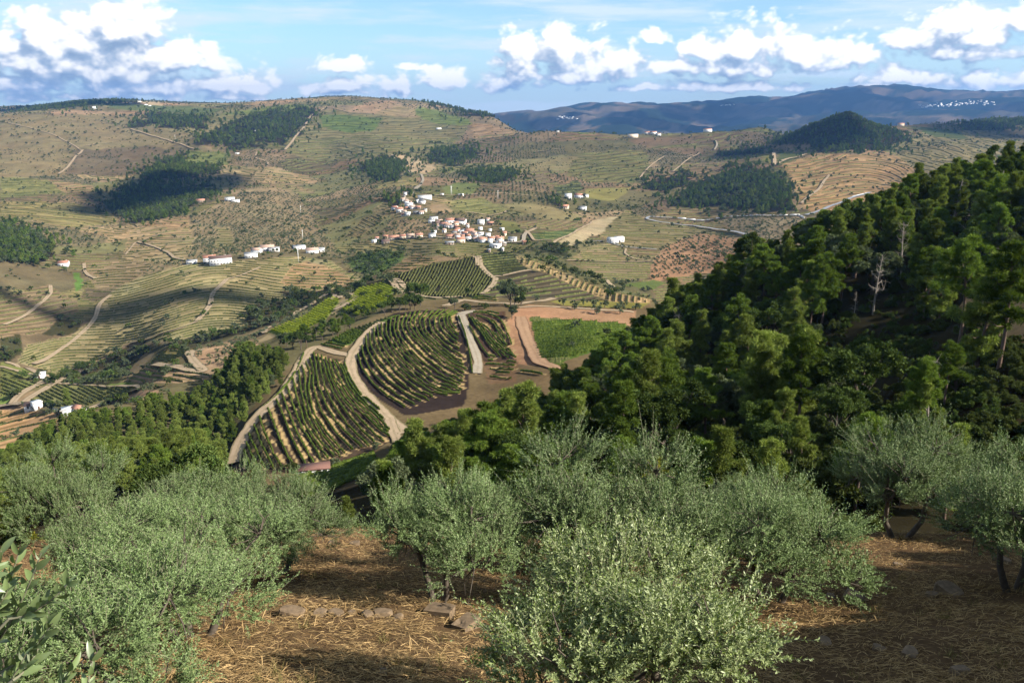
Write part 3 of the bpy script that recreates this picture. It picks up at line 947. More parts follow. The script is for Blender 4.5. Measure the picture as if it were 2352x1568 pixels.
def build_ground():
    iA = int(np.searchsorted(YN, 60))
    iB = int(np.searchsorted(YN, 205))
    iC = int(np.searchsorted(YN, 4400))
    MF, MG = ground_mat(True), ground_mat(False)
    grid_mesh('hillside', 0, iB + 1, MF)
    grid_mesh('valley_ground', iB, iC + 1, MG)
    # far mountains: every second line is enough
    rows = list(range(iC, NL, 1))
    V = np.stack([GX[rows][:, ::2], GY[rows][:, ::2], GZ[rows][:, ::2]], -1)
    n, k = V.shape[:2]
    a = (np.arange(n - 1)[:, None] * k + np.arange(k - 1)[None]).ravel()
    F = np.stack([a, a + 1, a + k + 1, a + k], 1)
    o = mk('mountains', V.reshape(-1, 3), F, MG, smooth=True)
    at = o.data.attributes.new('tint', 'FLOAT_COLOR', 'POINT')
    at.data.foreach_set('color', np.concatenate([GCOL[rows][:, ::2], np.ones((n, k, 1))], -1).astype(np.float32).ravel())
    tag(o, kind='structure')
    # ground beside and behind the camera
    for name, xs, ys in (('ground', np.linspace(-1, 1, 41), None),):
        yb = np.linspace(-45, 1.5, 40)
        xb = np.linspace(-70, 70, 90)
        gx, gy = np.meshgrid(xb, yb)
        V = np.stack([gx, gy, fg_z(gx, gy)], -1).reshape(-1, 3)
        a = (np.arange(39)[:, None] * 90 + np.arange(89)[None]).ravel()
        F = np.stack([a, a + 1, a + 91, a + 90], 1)
        o = mk('ground', V, F, MF, smooth=True)
        at = o.data.attributes.new('tint', 'FLOAT_COLOR', 'POINT')
        at.data.foreach_set('color', np.tile(np.array((.165, .105, .056, 1), np.float32), (len(V), 1)).ravel())
        tag(o, kind='structure')
    for sgn in (-1, 1):
        iE = int(np.searchsorted(YN, 60))
        xo = np.linspace(0, 1, 30)
        yy = YN[:iE][:, None]
        x0 = SMAX * yy
        gx = sgn * (x0 + (70 - x0) * xo[None])
        gy = yy * np.ones((1, 30))
        w = smooth01((gy - 34) / 24.)
        gz = zat(sgn * SMAX * yy * .9999, yy) * w + fg_z(gx, gy) * (1 - w)
        V = np.stack([gx, gy, gz], -1).reshape(-1, 3)
        a = (np.arange(iE - 1)[:, None] * 30 + np.arange(29)[None]).ravel()
        F = np.stack([a, a + 1, a + 31, a + 30], 1)
        if sgn < 0:
            F = F[:, ::-1]
        o = mk('ground', V, F, MF, smooth=True)
        at = o.data.attributes.new('tint', 'FLOAT_COLOR', 'POINT')
        at.data.foreach_set('color', np.tile(np.array((.165, .105, .056, 1), np.float32), (len(V), 1)).ravel())
        tag(o, kind='structure')


build_ground()


# ------------------------------------------------------------------ haze over the valley
def build_haze():
    x, y0, y1 = 13500, -80, 14600
    z0, z1 = float(GZ.min()) - 3, float(max(GZ.max(), 60)) + 30
    V = [(-x, y0, z0), (x, y0, z0), (x, y1, z0), (-x, y1, z0), (-x, y0, z1), (x, y0, z1), (x, y1, z1), (-x, y1, z1)]
    F = [(0, 3, 2, 1), (4, 5, 6, 7), (0, 1, 5, 4), (1, 2, 6, 5), (2, 3, 7, 6), (3, 0, 4, 7)]
    m, N, out = newmat('haze_air')
    v = N.n('ShaderNodeVolumePrincipled')
    v.inputs['Color'].default_value = (.15, .33, .70, 1)
    v.inputs['Density'].default_value = 5.2e-5
    v.inputs['Anisotropy'].default_value = 0.2
    N.link(v.outputs[0], out.inputs['Volume'])
    o = mk('haze', V, F, m)
    tag(o, kind='stuff')


build_haze()


# ------------------------------------------------------------------ materials
def plain(name, col, rough=0.9, var=0.25, scale=3.0, spec=0.2, objvar=0.0):
    m, N, out = newmat(name)
    tc = N.n('ShaderNodeTexCoord')
    n = N.noise(tc.outputs['Object'], scale, 5, 0.6)
    f = N.m('ADD', N.m('MULTIPLY', N.m('SUBTRACT', n, 0.5), var * 2.5 * ALB), ALB)
    if objvar:
        oi = N.n('ShaderNodeObjectInfo')
        f = N.m('MULTIPLY', f, N.m('ADD', N.m('MULTIPLY', N.m('SUBTRACT', oi.outputs['Random'], 0.5), objvar), 1.0))
    c = N.n('ShaderNodeVectorMath', operation='SCALE')
    c.inputs[0].default_value = col[:3]
    N.link(f, c.inputs['Scale'])
    b = N.n('ShaderNodeBsdfPrincipled')
    N.link(c.outputs[0], b.inputs['Base Color'])
    b.inputs['Roughness'].default_value = rough
    b.inputs['Specular IOR Level'].default_value = spec
    N.link(b.outputs[0], out.inputs[0])
    return m


def leafmat(name, c1, c2, back=None, transl=0.28, gloss=0.0, objvar=0.3, rough=0.45):
    """leaves: each leaf its own tone between two colours, some light coming through"""
    m, N, out = newmat(name)
    geo = N.n('ShaderNodeNewGeometry')
    oi = N.n('ShaderNodeObjectInfo')
    r = geo.outputs['Random Per Island']
    c = N.mix(r, c1, c2)
    if back:
        c = N.mix(geo.outputs['Backfacing'], c, back)
    f = N.m('ADD', N.m('MULTIPLY', N.m('SUBTRACT', oi.outputs['Random'], 0.5), objvar * ALB), ALB)
    sc = N.n('ShaderNodeVectorMath', operation='SCALE')
    N.link(c, sc.inputs[0])
    N.link(f, sc.inputs['Scale'])
    d = N.n('ShaderNodeBsdfDiffuse')
    N.link(sc.outputs[0], d.inputs[0])
    t = N.n('ShaderNodeBsdfTranslucent')
    N.link(N.mix(1.0, sc.outputs[0], (1.15, 1.25, .55), 'MULTIPLY'), t.inputs[0])
    mx = N.n('ShaderNodeMixShader')
    mx.inputs[0].default_value = transl
    N.link(d.outputs[0], mx.inputs[1])
    N.link(t.outputs[0], mx.inputs[2])
    last = mx.outputs[0]
    if gloss:
        g = N.n('ShaderNodeBsdfGlossy')
        g.inputs['Roughness'].default_value = rough
        g.inputs[0].default_value = (1, 1, 1, 1)
        m2 = N.n('ShaderNodeMixShader')
        m2.inputs[0].default_value = gloss
        N.link(last, m2.inputs[1])
        N.link(g.outputs[0], m2.inputs[2])
        last = m2.outputs[0]
    N.link(last, out.inputs[0])
    return m


M_PINE = leafmat('pine_needles', (.060, .118, .020), (.225, .300, .055), transl=.25, objvar=.8)
M_PINE2 = leafmat('pale_pine_needles', (.105, .160, .032), (.300, .350, .085), transl=.25, objvar=.7)
M_OAK = leafmat('oak_leaves', (.050, .090, .024), (.150, .200, .055), transl=.2, objvar=.8)
M_CORK = leafmat('grey_oak_leaves', (.085, .115, .055), (.175, .205, .105), transl=.15)
M_OLIVE = leafmat('olive_leaves', (.045, .100, .022), (.195, .305, .078), back=(.225, .315, .115), transl=.14, gloss=.02, rough=.55)
M_OLIVEN = leafmat('near_olive_leaves', (.060, .130, .020), (.270, .350, .080), back=(.330, .395, .165), transl=.22, gloss=.025, rough=.5)
M_OLIVEF = leafmat('distant_olive_leaves', (.110, .140, .070), (.190, .215, .115), transl=.12)
M_BUSH = leafmat('shrub_leaves', (.060, .088, .024), (.140, .160, .055), transl=.2)
M_GOLD = leafmat('golden_shrub_leaves', (.13, .15, .018), (.26, .24, .035), transl=.3)
M_VINE = leafmat('vine_leaves', (.075, .125, .022), (.185, .240, .045), transl=.3, objvar=.2)
M_VINED = leafmat('faded_vine_leaves', (.100, .120, .040), (.190, .190, .070), transl=.15, objvar=.3)
M_VINEY = leafmat('yellow_vine_leaves', (.240, .310, .025), (.400, .440, .050), transl=.3, objvar=.2)
M_BARK = plain('pine_bark', (.17, .115, .085), var=.5, scale=4)
M_OBARK = plain('olive_bark', (.13, .105, .080), var=.6, scale=9)
M_DEAD = plain('dead_wood', (.36, .31, .26), var=.35, scale=5)


def trackmat(name, col, verge):
    m, N, out = newmat(name)
    geo = N.n('ShaderNodeNewGeometry')
    a = N.n('ShaderNodeAttribute', attribute_name='across').outputs['Fac']
    n1 = N.noise(geo.outputs['Position'], .35, 5, .65)
    n2 = N.noise(geo.outputs['Position'], 2.2, 4, .6)
    c = N.n('ShaderNodeVectorMath', operation='SCALE')
    c.inputs[0].default_value = col
    N.link(N.m('MULTIPLY', N.m('ADD', N.m('MULTIPLY', n1, .7), .65), ALB), c.inputs['Scale'])
    ab = N.m('ABSOLUTE', a)
    crown = N.m('MULTIPLY', N.m('SUBTRACT', 1.0, N.smooth(ab, .03, .16)), N.smooth(n2, .42, .62))
    edge = N.smooth(N.m('ADD', ab, N.m('MULTIPLY', N.m('SUBTRACT', n1, .5), .35)), .36, .46)
    f = N.m('MAXIMUM', N.m('MULTIPLY', crown, .75), N.m('MULTIPLY', edge, .85))
    b = N.n('ShaderNodeBsdfDiffuse')
    N.link(N.mix(f, c.outputs[0], tuple(v * ALB for v in verge)), b.inputs[0])
    N.link(b.outputs[0], out.inputs[0])
    return m


M_ROAD = trackmat('dirt_track', (.45, .34, .225), (.20, .17, .085))
M_REDT = trackmat('red_earth_track', (.40, .255, .155), (.24, .14, .08))
M_CONC = trackmat('concrete_track', (.40, .345, .265), (.26, .20, .12))
M_ASPH = plain('asphalt', (.30, .31, .33), var=.1, scale=.3)
M_WHITE = plain('white_wash', (.98, .96, .92), var=.05, scale=.6, objvar=.1)
M_CREAM = plain('cream_plaster', (.85, .70, .52), var=.08, scale=.6, objvar=.12)
M_STONEW = plain('bare_stone_wall', (.36, .29, .22), var=.25, scale=1.5, objvar=.2)
M_TILE = plain('red_roof_tiles', (.52, .255, .17), var=.2, scale=1.2, objvar=.25)
M_TILEP = plain('faded_roof_tiles', (.56, .38, .29), var=.2, scale=1.2, objvar=.25)
M_GREYR = plain('grey_flat_roof', (.42, .43, .44), var=.12, scale=.8, objvar=.15)
M_BROWNR = plain('brown_roof', (.17, .11, .09), var=.12, scale=.8)
M_GLASS = plain('dark_window', (.05, .055, .065), rough=.25, var=.05, spec=.5)
M_DOOR = plain('brown_door', (.16, .09, .06), var=.1)
M_STONE = plain('grey_stone', (.22, .155, .095), var=.7, scale=7)
M_STRAW = leafmat('dry_straw', (.24, .145, .060), (.66, .46, .220), transl=.1)
M_CLOUD = plain('cloud_white', (1.2, 1.2, 1.2), var=.02)


# ------------------------------------------------------------------ plant shapes
def unit(v):
    return v / (np.linalg.norm(v, axis=-1, keepdims=True) + 1e-9)


class Acc:
    """collects vertices and quads / triangles of one mesh"""
    def __init__(self):
        self.v, self.f, self.n = [], [], 0

    def add(self, V, F):
        self.v.append(V)
        self.f.append(F + self.n)
        self.n += len(V)

    def mesh(self, name, mat, smooth=False):
        me = bpy.data.meshes.new(name)
        V = np.concatenate(self.v).astype(np.float32)
        F = [f for f in self.f]
        tri = [f for f in F if f.shape[1] == 3]
        quad = [f for f in F if f.shape[1] == 4]
        me.vertices.add(len(V))
        me.vertices.foreach_set('co', V.ravel())
        loops, starts, tot, pos = [], [], [], 0
        for grp, k in ((tri, 3), (quad, 4)):
            if grp:
                g = np.concatenate(grp)
                loops.append(g.ravel())
                starts.append(pos + np.arange(len(g)) * k)
                tot.append(np.full(len(g), k))
                pos += len(g) * k
        loops = np.concatenate(loops).astype(np.int32)
        me.loops.add(len(loops))
        me.loops.foreach_set('vertex_index', loops)
        starts = np.concatenate(starts).astype(np.int32)
        me.polygons.add(len(starts))
        me.polygons.foreach_set('loop_start', starts)
        me.polygons.foreach_set('loop_total', np.concatenate(tot).astype(np.int32))
        me.update(calc_edges=True)
        me.materials.append(mat)
        if smooth:
            me.polygons.foreach_set('use_smooth', np.ones(len(starts), bool))
        return me


def tube(acc, pts, rad, k=6):
    pts = np.asarray(pts, float)
    n = len(pts)
    tan = unit(np.gradient(pts, axis=0))
    up = np.array([0.3, 0.9, 0.2])
    a = unit(np.cross(tan, up))
    b = np.cross(tan, a)
    th = np.arange(k) * 2 * math.pi / k
    rad = np.asarray(rad, float)
    V = pts[:, None] + rad[:, None, None] * (a[:, None] * np.cos(th)[None, :, None] + b[:, None] * np.sin(th)[None, :, None])
    i = np.arange(n - 1)[:, None] * k
    j = np.arange(k)[None]
    F = np.stack([i + j, i + (j + 1) % k, i + k + (j + 1) % k, i + k + j], -1).reshape(-1, 4)
    acc.add(V.reshape(-1, 3), F)


def spikes(acc, rs, cen, rad, per, ln, wd, flat=0.75, up=0.25):
    """tufts: thin triangles standing out of each centre"""
    m = len(cen)
    d = rs.normal(size=(m, per, 3))
    d = unit(d)
    d[..., 2] = d[..., 2] * 1.0 + up
    d = unit(d)
    r = rad[:, None, None]
    base = cen[:, None] + d * r * (0.25 + 0.6 * rs.rand(m, per, 1)) * np.array([1, 1, flat])
    dd = unit(d + rs.normal(size=d.shape) * 0.55)
    l = ln * (0.7 + 0.6 * rs.rand(m, per, 1))
    side = unit(np.cross(dd, rs.normal(size=d.shape)))
    w = wd * (0.7 + 0.6 * rs.rand(m, per, 1))
    V = np.stack([base - side * w * .5, base + side * w * .5, base + dd * l], 2).reshape(-1, 3)
    F = np.arange(len(V)).reshape(-1, 3)
    acc.add(V, F)


def make_pine(seed, h=10.0, per=170, nb=24, ln=.42, wd=.13, lean=.3, bare=.42, mat=None, crownr=2.6):
    rs = np.random.RandomState(seed)
    tr = Acc()
    top = np.array([rs.uniform(-lean, lean), rs.uniform(-lean, lean), h * .95])
    zs = np.linspace(0, 1, 7)
    axis = np.stack([top[0] * zs ** 1.5 + .12 * np.sin(zs * 5 + seed), top[1] * zs ** 1.5 + .1 * np.cos(zs * 4 + seed), -0.8 + (top[2] + .8) * zs], 1)
    tube(tr, axis, np.linspace(.19, .05, 7) * h / 10, 7)
    cen, rad = [], []
    for b in range(nb):
        f = bare + (1 - bare) * ((b + rs.rand()) / nb)
        f = min(f, .99)
        p0 = np.array([np.interp(f, zs, axis[:, i]) for i in range(3)])
        u = (f - bare) / (1 - bare)
        prof = (math.sin(min(1, .22 + u * .95) * math.pi * .92) ** .7) * (1 - .25 * u)
        R = crownr * prof * rs.uniform(.45, 1.3) * h / 10
        az = b * 2.4 + rs.uniform(-.5, .5)
        rise = rs.uniform(-.05, .35) + .5 * u
        e = p0 + np.array([math.cos(az) * R, math.sin(az) * R, rise * R + .2])
        mid = (p0 + e) / 2 + np.array([0, 0, -.12 * R])
        tube(tr, [p0, mid, e], [.05 * h / 10, .035, .02], 4)
        k = max(1, int(2 + R * 1.1))
        if rs.rand() < .14:
            continue
        for q in range(k * 2):
            g = .35 + .68 * (q + rs.rand()) / (k * 2)
            c = p0 * (1 - g) + e * g + rs.normal(size=3) * np.array([.42, .42, .2]) * (R * .28 + .28)
            cen.append(c)
            rad.append(rs.uniform(.22, .58) * h / 10)
    for q in range(4):
        cen.append(axis[-1] + rs.normal(size=3) * .3)
        rad.append(rs.uniform(.45, .7))
    cr = Acc()
    spikes(cr, rs, np.array(cen), np.array(rad), per, ln, wd, .8, .45)
    return tr.mesh('trunk', M_BARK), cr.mesh('crown', mat or M_PINE)


def make_round(seed, h=7.0, r=2.8, n=60, per=170, ln=.34, wd=.2, mat=None, bark=None, flat=.8, low=.25):
    rs = np.random.RandomState(seed)
    tr = Acc()
    cz = h - r * flat
    tube(tr, [(0, 0, -.8), (.1, .05, cz * .4), (.15, .0, cz)], [.22, .16, .09], 6)
    cen, rad = [], []
    lob = [(rs.normal(size=3) * np.array([r * .42, r * .42, r * .28])) for _ in range(7)]
    for k in range(n):
        L0 = lob[k % 7]
        d = unit(rs.normal(size=3))
        if d[2] < -low:
            d[2] *= -.6
        c = L0 + d * r * .55 * np.array([1, 1, flat])
        c[2] += cz
        cen.append(c)
        rad.append(rs.uniform(.28, .45) * r * .6)
        if k % 6 == 0:
            tube(tr, [(0.1, 0.05, cz * .4), tuple((np.array([0.1, 0, cz * .4]) + c) / 2 + np.array([0, 0, -.15])), tuple(c)], [.08, .05, .02], 4)
    cr = Acc()
    spikes(cr, rs, np.array(cen), np.array(rad), per, ln, wd, .85, .2)
    return tr.mesh('trunk', bark or M_OBARK), cr.mesh('crown', mat or M_OAK)


def leaves_on_shoots(rs, p0, d0, Ls, per, leaf, width, spread=.75):
    """olive shoots: leaves in opposite pairs along each slightly curved shoot. returns verts, quads, stems"""
    m = len(p0)
    bend = unit(rs.normal(size=(m, 3)) + np.array([0, 0, .6])) * .45
    n = per
    u = (np.arange(n)[None] + .5) / n
    u = u * .92 + .08 * rs.rand(m, n)
    u3 = u[..., None]
    L_ = Ls[:, None, None]
    pos = p0[:, None] + d0[:, None] * L_ * u3 + bend[:, None] * L_ * u3 ** 2 * .5
    tan = unit(d0[:, None] + bend[:, None] * u3)
    ref = unit(np.cross(tan, unit(rs.normal(size=(m, 1, 3)))))
    bi = np.cross(tan, ref)
    k = np.arange(n)
    ang = (k // 2) * (math.pi / 2) + (k % 2) * math.pi
    ang = ang[None, :, None] + rs.normal(size=(m, n, 1)) * .35
    side = ref * np.cos(ang) + bi * np.sin(ang)
    ld = unit(tan * .8 + side * spread + rs.normal(size=(m, n, 3)) * .16)
    lw = unit(np.cross(ld, unit(tan + rs.normal(size=(m, n, 3)) * .7)))
    ll = leaf * (0.65 + .6 * rs.rand(m, n, 1)) * (1.1 - .45 * u3)
    ww = width * (0.75 + .5 * rs.rand(m, n, 1))
    nn = np.cross(ld, lw)
    b = pos
    t = pos + ld * ll + nn * ll * .10
    l = pos + ld * ll * .52 - lw * ww * .5 + nn * ll * .02
    r = pos + ld * ll * .52 + lw * ww * .5 + nn * ll * .02
    V = np.stack([b, l, t, r], 2).reshape(-1, 3)
    F = np.arange(len(V)).reshape(-1, 4)
    q = np.array([0, .5, 1.])[None, :, None]
    sp = p0[:, None] + d0[:, None] * L_ * q + bend[:, None] * L_ * q ** 2 * .5
    sw = unit(np.cross(d0, unit(rs.normal(size=(m, 3)))))[:, None] * np.array([.004, .003, .0012])[None, :, None]
    SV = np.concatenate([sp - sw, sp + sw], 1).reshape(-1, 3)
    i = np.arange(m)[:, None] * 6
    SF = np.concatenate([i + np.array([[0, 1, 4, 3]]), i + np.array([[1, 2, 5, 4]])], 0)
    return V, F, SV, SF


def make_olive(seed, r=1.9, h=3.6, skirt=3, shoots=3100, per=28, leaf=.070, width=.0155, mat=None, nst=3, open_=.0):
    rs = np.random.RandomState(seed)
    tr = Acc()
    cz = h - r * .88
    lobes = []
    nl = 13
    for k in range(nl):
        a = k * 2.4 + rs.uniform(-.4, .4)
        q = rs.uniform(.40, .85) if k else 0
        lobes.append((np.array([math.cos(a) * r * q, math.sin(a) * r * q, cz + (rs.uniform(-.75, -.2) if skirt and k % skirt == 0 and k else rs.uniform(-.15, .55)) * r * .75]), r * rs.uniform(.26, .5)))
    # stems
    ends = []
    for k in range(nst):
        a = k * 2 * math.pi / nst + rs.uniform(-.4, .4)
        L1 = np.array([math.cos(a) * .62, math.sin(a) * .45, h * .36])
        base = np.array([math.cos(a) * .08, math.sin(a) * .08, -.4])
        m1 = base * .4 + L1 * .6 + rs.normal(size=3) * .07
        m1[2] = h * .15
        tube(tr, [base, (base + m1) / 2 + rs.normal(size=3) * .03, m1, L1], [.11, .085, .07, .055], 8)
        ends.append(L1)
    for c, lr in lobes:
        e = min(ends, key=lambda q: np.linalg.norm(q[:2] - c[:2]))
        mid = (e + c) / 2 + rs.normal(size=3) * .12
        tube(tr, [e, mid, c, c + np.array([0, 0, lr * .4])], [.045, .03, .02, .010], 6)
        for q in range(7):
            d = unit(rs.normal(size=3) + np.array([0, 0, .3]))
            tube(tr, [c, c + d * lr * .5 + rs.normal(size=3) * .05, c + d * lr * .9], [.02, .012, .006], 4)
    P, D = [], []
    lr_ = np.array([l[1] for l in lobes])
    nbr = shoots // 11
    pk = rs.choice(nl, nbr, p=lr_ ** 2 / (lr_ ** 2).sum())
    bd = unit(rs.normal(size=(nbr, 3)))
    lowb = bd[:, 2] < -.45
    bd[lowb, 2] *= -.5
    br = rs.rand(nbr, 1) ** .4
    own = rs.randint(0, nbr, shoots)
    pick = pk[own]
    C = np.array([l[0] for l in lobes])[pick]
    R_ = lr_[pick][:, None]
    d = unit(bd[own] + rs.normal(size=(shoots, 3)) * .16)
    p0 = C + d * R_ * (br[own] + rs.normal(size=(shoots, 1)) * .06) * np.array([1, 1, .85])
    wob_ = unit(rs.normal(size=(nbr, 3)))[own]
    hh = np.clip((p0[:, 2:3] - (cz - r * .5)) / (r * 1.2), 0, 1)
    dirv = unit(d * .8 + wob_ * .38 + unit(rs.normal(size=(shoots, 3))) * .28 + np.concatenate([np.zeros((shoots, 2)), .15 + .75 * hh], 1))
    Ls = rs.uniform(.24, .58, shoots) * (1 + .5 * (rs.rand(shoots) > .93))
    V, F, SV, SF = leaves_on_shoots(rs, p0, dirv, Ls, per, leaf, width)
    cr = Acc()
    cr.add(V, F)
    tw = Acc()
    tw.add(SV, SF)
    tube(tw, [(0, 0, cz), (0, 0, cz + .05)], [.01, .01], 3)
    return tr.mesh('trunk', M_OBARK, True), cr.mesh('crown', mat or M_OLIVE), tw.mesh('twigs', M_DEADTWIG)


M_DEADTWIG = plain('olive_twigs', (.27, .26, .17), var=.1)


def make_dead(seed, h=8.0, mat=None, spread=1.6, n=22):
    rs = np.random.RandomState(seed)
    a = Acc()
    lean = rs.uniform(-1, 1, 2)
    z = np.linspace(0, 1, 6)
    ax = np.stack([lean[0] * z ** 2, lean[1] * z ** 2, -.6 + (h + .6) * z], 1)
    tube(a, ax, np.linspace(.15, .03, 6), 6)
    for k in range(n):
        f = rs.uniform(.3, .98)
        p = np.array([np.interp(f, z, ax[:, i]) for i in range(3)])
        az = rs.uniform(0, 6.28)
        L_ = spread * rs.uniform(.5, 1.1) * (1.25 - f)
        e = p + np.array([math.cos(az) * L_, math.sin(az) * L_, rs.uniform(-.1, .7) * L_])
        md = (p + e) / 2 + rs.normal(size=3) * .12
        tube(a, [p, md, e], [.035, .022, .010], 4)
        for q in range(4):
            e2 = md + rs.normal(size=3) * .5
            tube(a, [md, (md + e2) / 2 + rs.normal(size=3) * .06, e2], [.015, .011, .006], 3)
    return a.mesh('bare_trunk', mat or M_DEAD)


PINES_N = [make_pine(10 + i, h=10, per=230, ln=.30, wd=.06, mat=(M_PINE, M_PINE2, M_PINE, M_PINE2, M_PINE)[i], bare=(.46, .3, .55, .2, .4)[i], crownr=(2.7, 1.8, 3.0, 1.7, 2.3)[i], lean=.7, nb=(26, 32, 22, 34, 26)[i]) for i in range(5)]
OAKS_N = [make_round(30 + i, h=7, r=3.0, n=70, per=330, ln=.22, wd=.125, mat=(M_OAK, M_CORK, M_OAK)[i]) for i in range(3)]
BUSH_N = [make_round(40 + i, h=2.6, r=1.6, n=30, per=200, ln=.19, wd=.085, mat=(M_BUSH, M_OAK, M_BUSH)[i], low=.0) for i in range(3)]
GOLD_N = make_round(45, h=3, r=1.7, n=36, per=160, ln=.16, wd=.08, mat=M_GOLD, low=.0)
# lighter shapes for trees that are only some pixels high
PINES_F = [make_pine(60 + i, h=10, per=26, nb=16, ln=1.0, wd=.5, bare=.25, crownr=2.6, mat=(M_PINE, M_PINE2, M_PINE)[i]) for i in range(3)]
OAKS_F = [make_round(70 + i, h=6, r=2.7, n=26, per=24, ln=.8, wd=.55, mat=(M_OAK, M_BUSH, M_CORK)[i]) for i in range(3)]
OLIVE_F = [make_round(80 + i, h=3.4, r=1.7, n=18, per=24, ln=.5, wd=.35, mat=M_OLIVEF) for i in range(2)]
BUSH_F = [make_round(90 + i, h=2.0, r=1.5, n=12, per=24, ln=.55, wd=.4, mat=(M_BUSH, M_OAK)[i], low=0) for i in range(2)]
OLIVES = [make_olive(100, r=1.95, h=3.7, skirt=5, nst=2), make_olive(101, r=1.8, h=3.4, nst=2, skirt=3), make_olive(102, r=2.05, h=3.9, nst=3, skirt=3), make_olive(103, r=1.9, h=3.7, nst=3, skirt=3)]
OLIVE_NEAR = make_olive(105, r=1.85, h=3.3, shoots=2900, per=30, leaf=.070, width=.019, mat=M_OLIVEN)
DEADS = [make_dead(120 + i, mat=M_DEAD) for i in range(3)]


# ------------------------------------------------------------------ tracks
def ribbon(name, pts, width, mat, lift, label_kind='structure', dmin=60, col=None):
    P = [hit(kx, ky, dmin) for kx, ky in pts]
    P = np.array(P)
    # drop points that jump in depth
    d = np.concatenate([[0], np.cumsum(np.hypot(np.diff(P[:, 0]), np.diff(P[:, 1])))])
    if d[-1] < 1:
        return None
    step = max(1.2, P[:, 1].mean() * .004)
    n = max(3, int(d[-1] / step))
    t = np.linspace(0, d[-1], n)
    # smooth curve
    x = np.interp(t, d, P[:, 0])
    y = np.interp(t, d, P[:, 1])
    for _ in range(max(1, int(6 / step)) + 3):
        x[1:-1] = (x[:-2] + 2 * x[1:-1] + x[2:]) / 4
        y[1:-1] = (y[:-2] + 2 * y[1:-1] + y[2:]) / 4
    tx, ty = np.gradient(x), np.gradient(y)
    l = np.hypot(tx, ty) + 1e-9
    nx, ny = -ty / l, tx / l
    if P[:, 1].mean() > 520:
        width = width * .72
    w = width * (1 + .22 * (fbm(t / 7.0 + pts[0][0], t * 0 + 3, 3) - .5) * 2)
    q = np.linspace(-.5, .5, 5)
    w = w * 1.15
    VX = x[:, None] + nx[:, None] * w[:, None] * q
    VY = y[:, None] + ny[:, None] * w[:, None] * q
    VZ = zat(VX, VY)
    zc = VZ.max(1, keepdims=True) * .7 + VZ * .3
    zc[1:-1] = np.maximum(zc[1:-1], (zc[:-2] + zc[2:]) / 2)
    V = np.stack([VX, VY, zc + lift * 1.6], -1).reshape(-1, 3)
    a = (np.arange(n - 1)[:, None] * 5 + np.arange(4)[None]).ravel()
    F = np.stack([a, a + 1, a + 6, a + 5], 1)
    o = mk(name, V, F, mat, smooth=True)
    at = o.data.attributes.new('across', 'FLOAT', 'POINT')
    at.data.foreach_set('value', np.tile(q.astype(np.float32), n))
    tag(o, kind='structure')
    return x, y


def crop1(*p):
    return [(.5 * x, .5 * y) for x, y in p]


def crop2(*p):
    return [(1176 + .5 * x, .5 * y) for x, y in p]


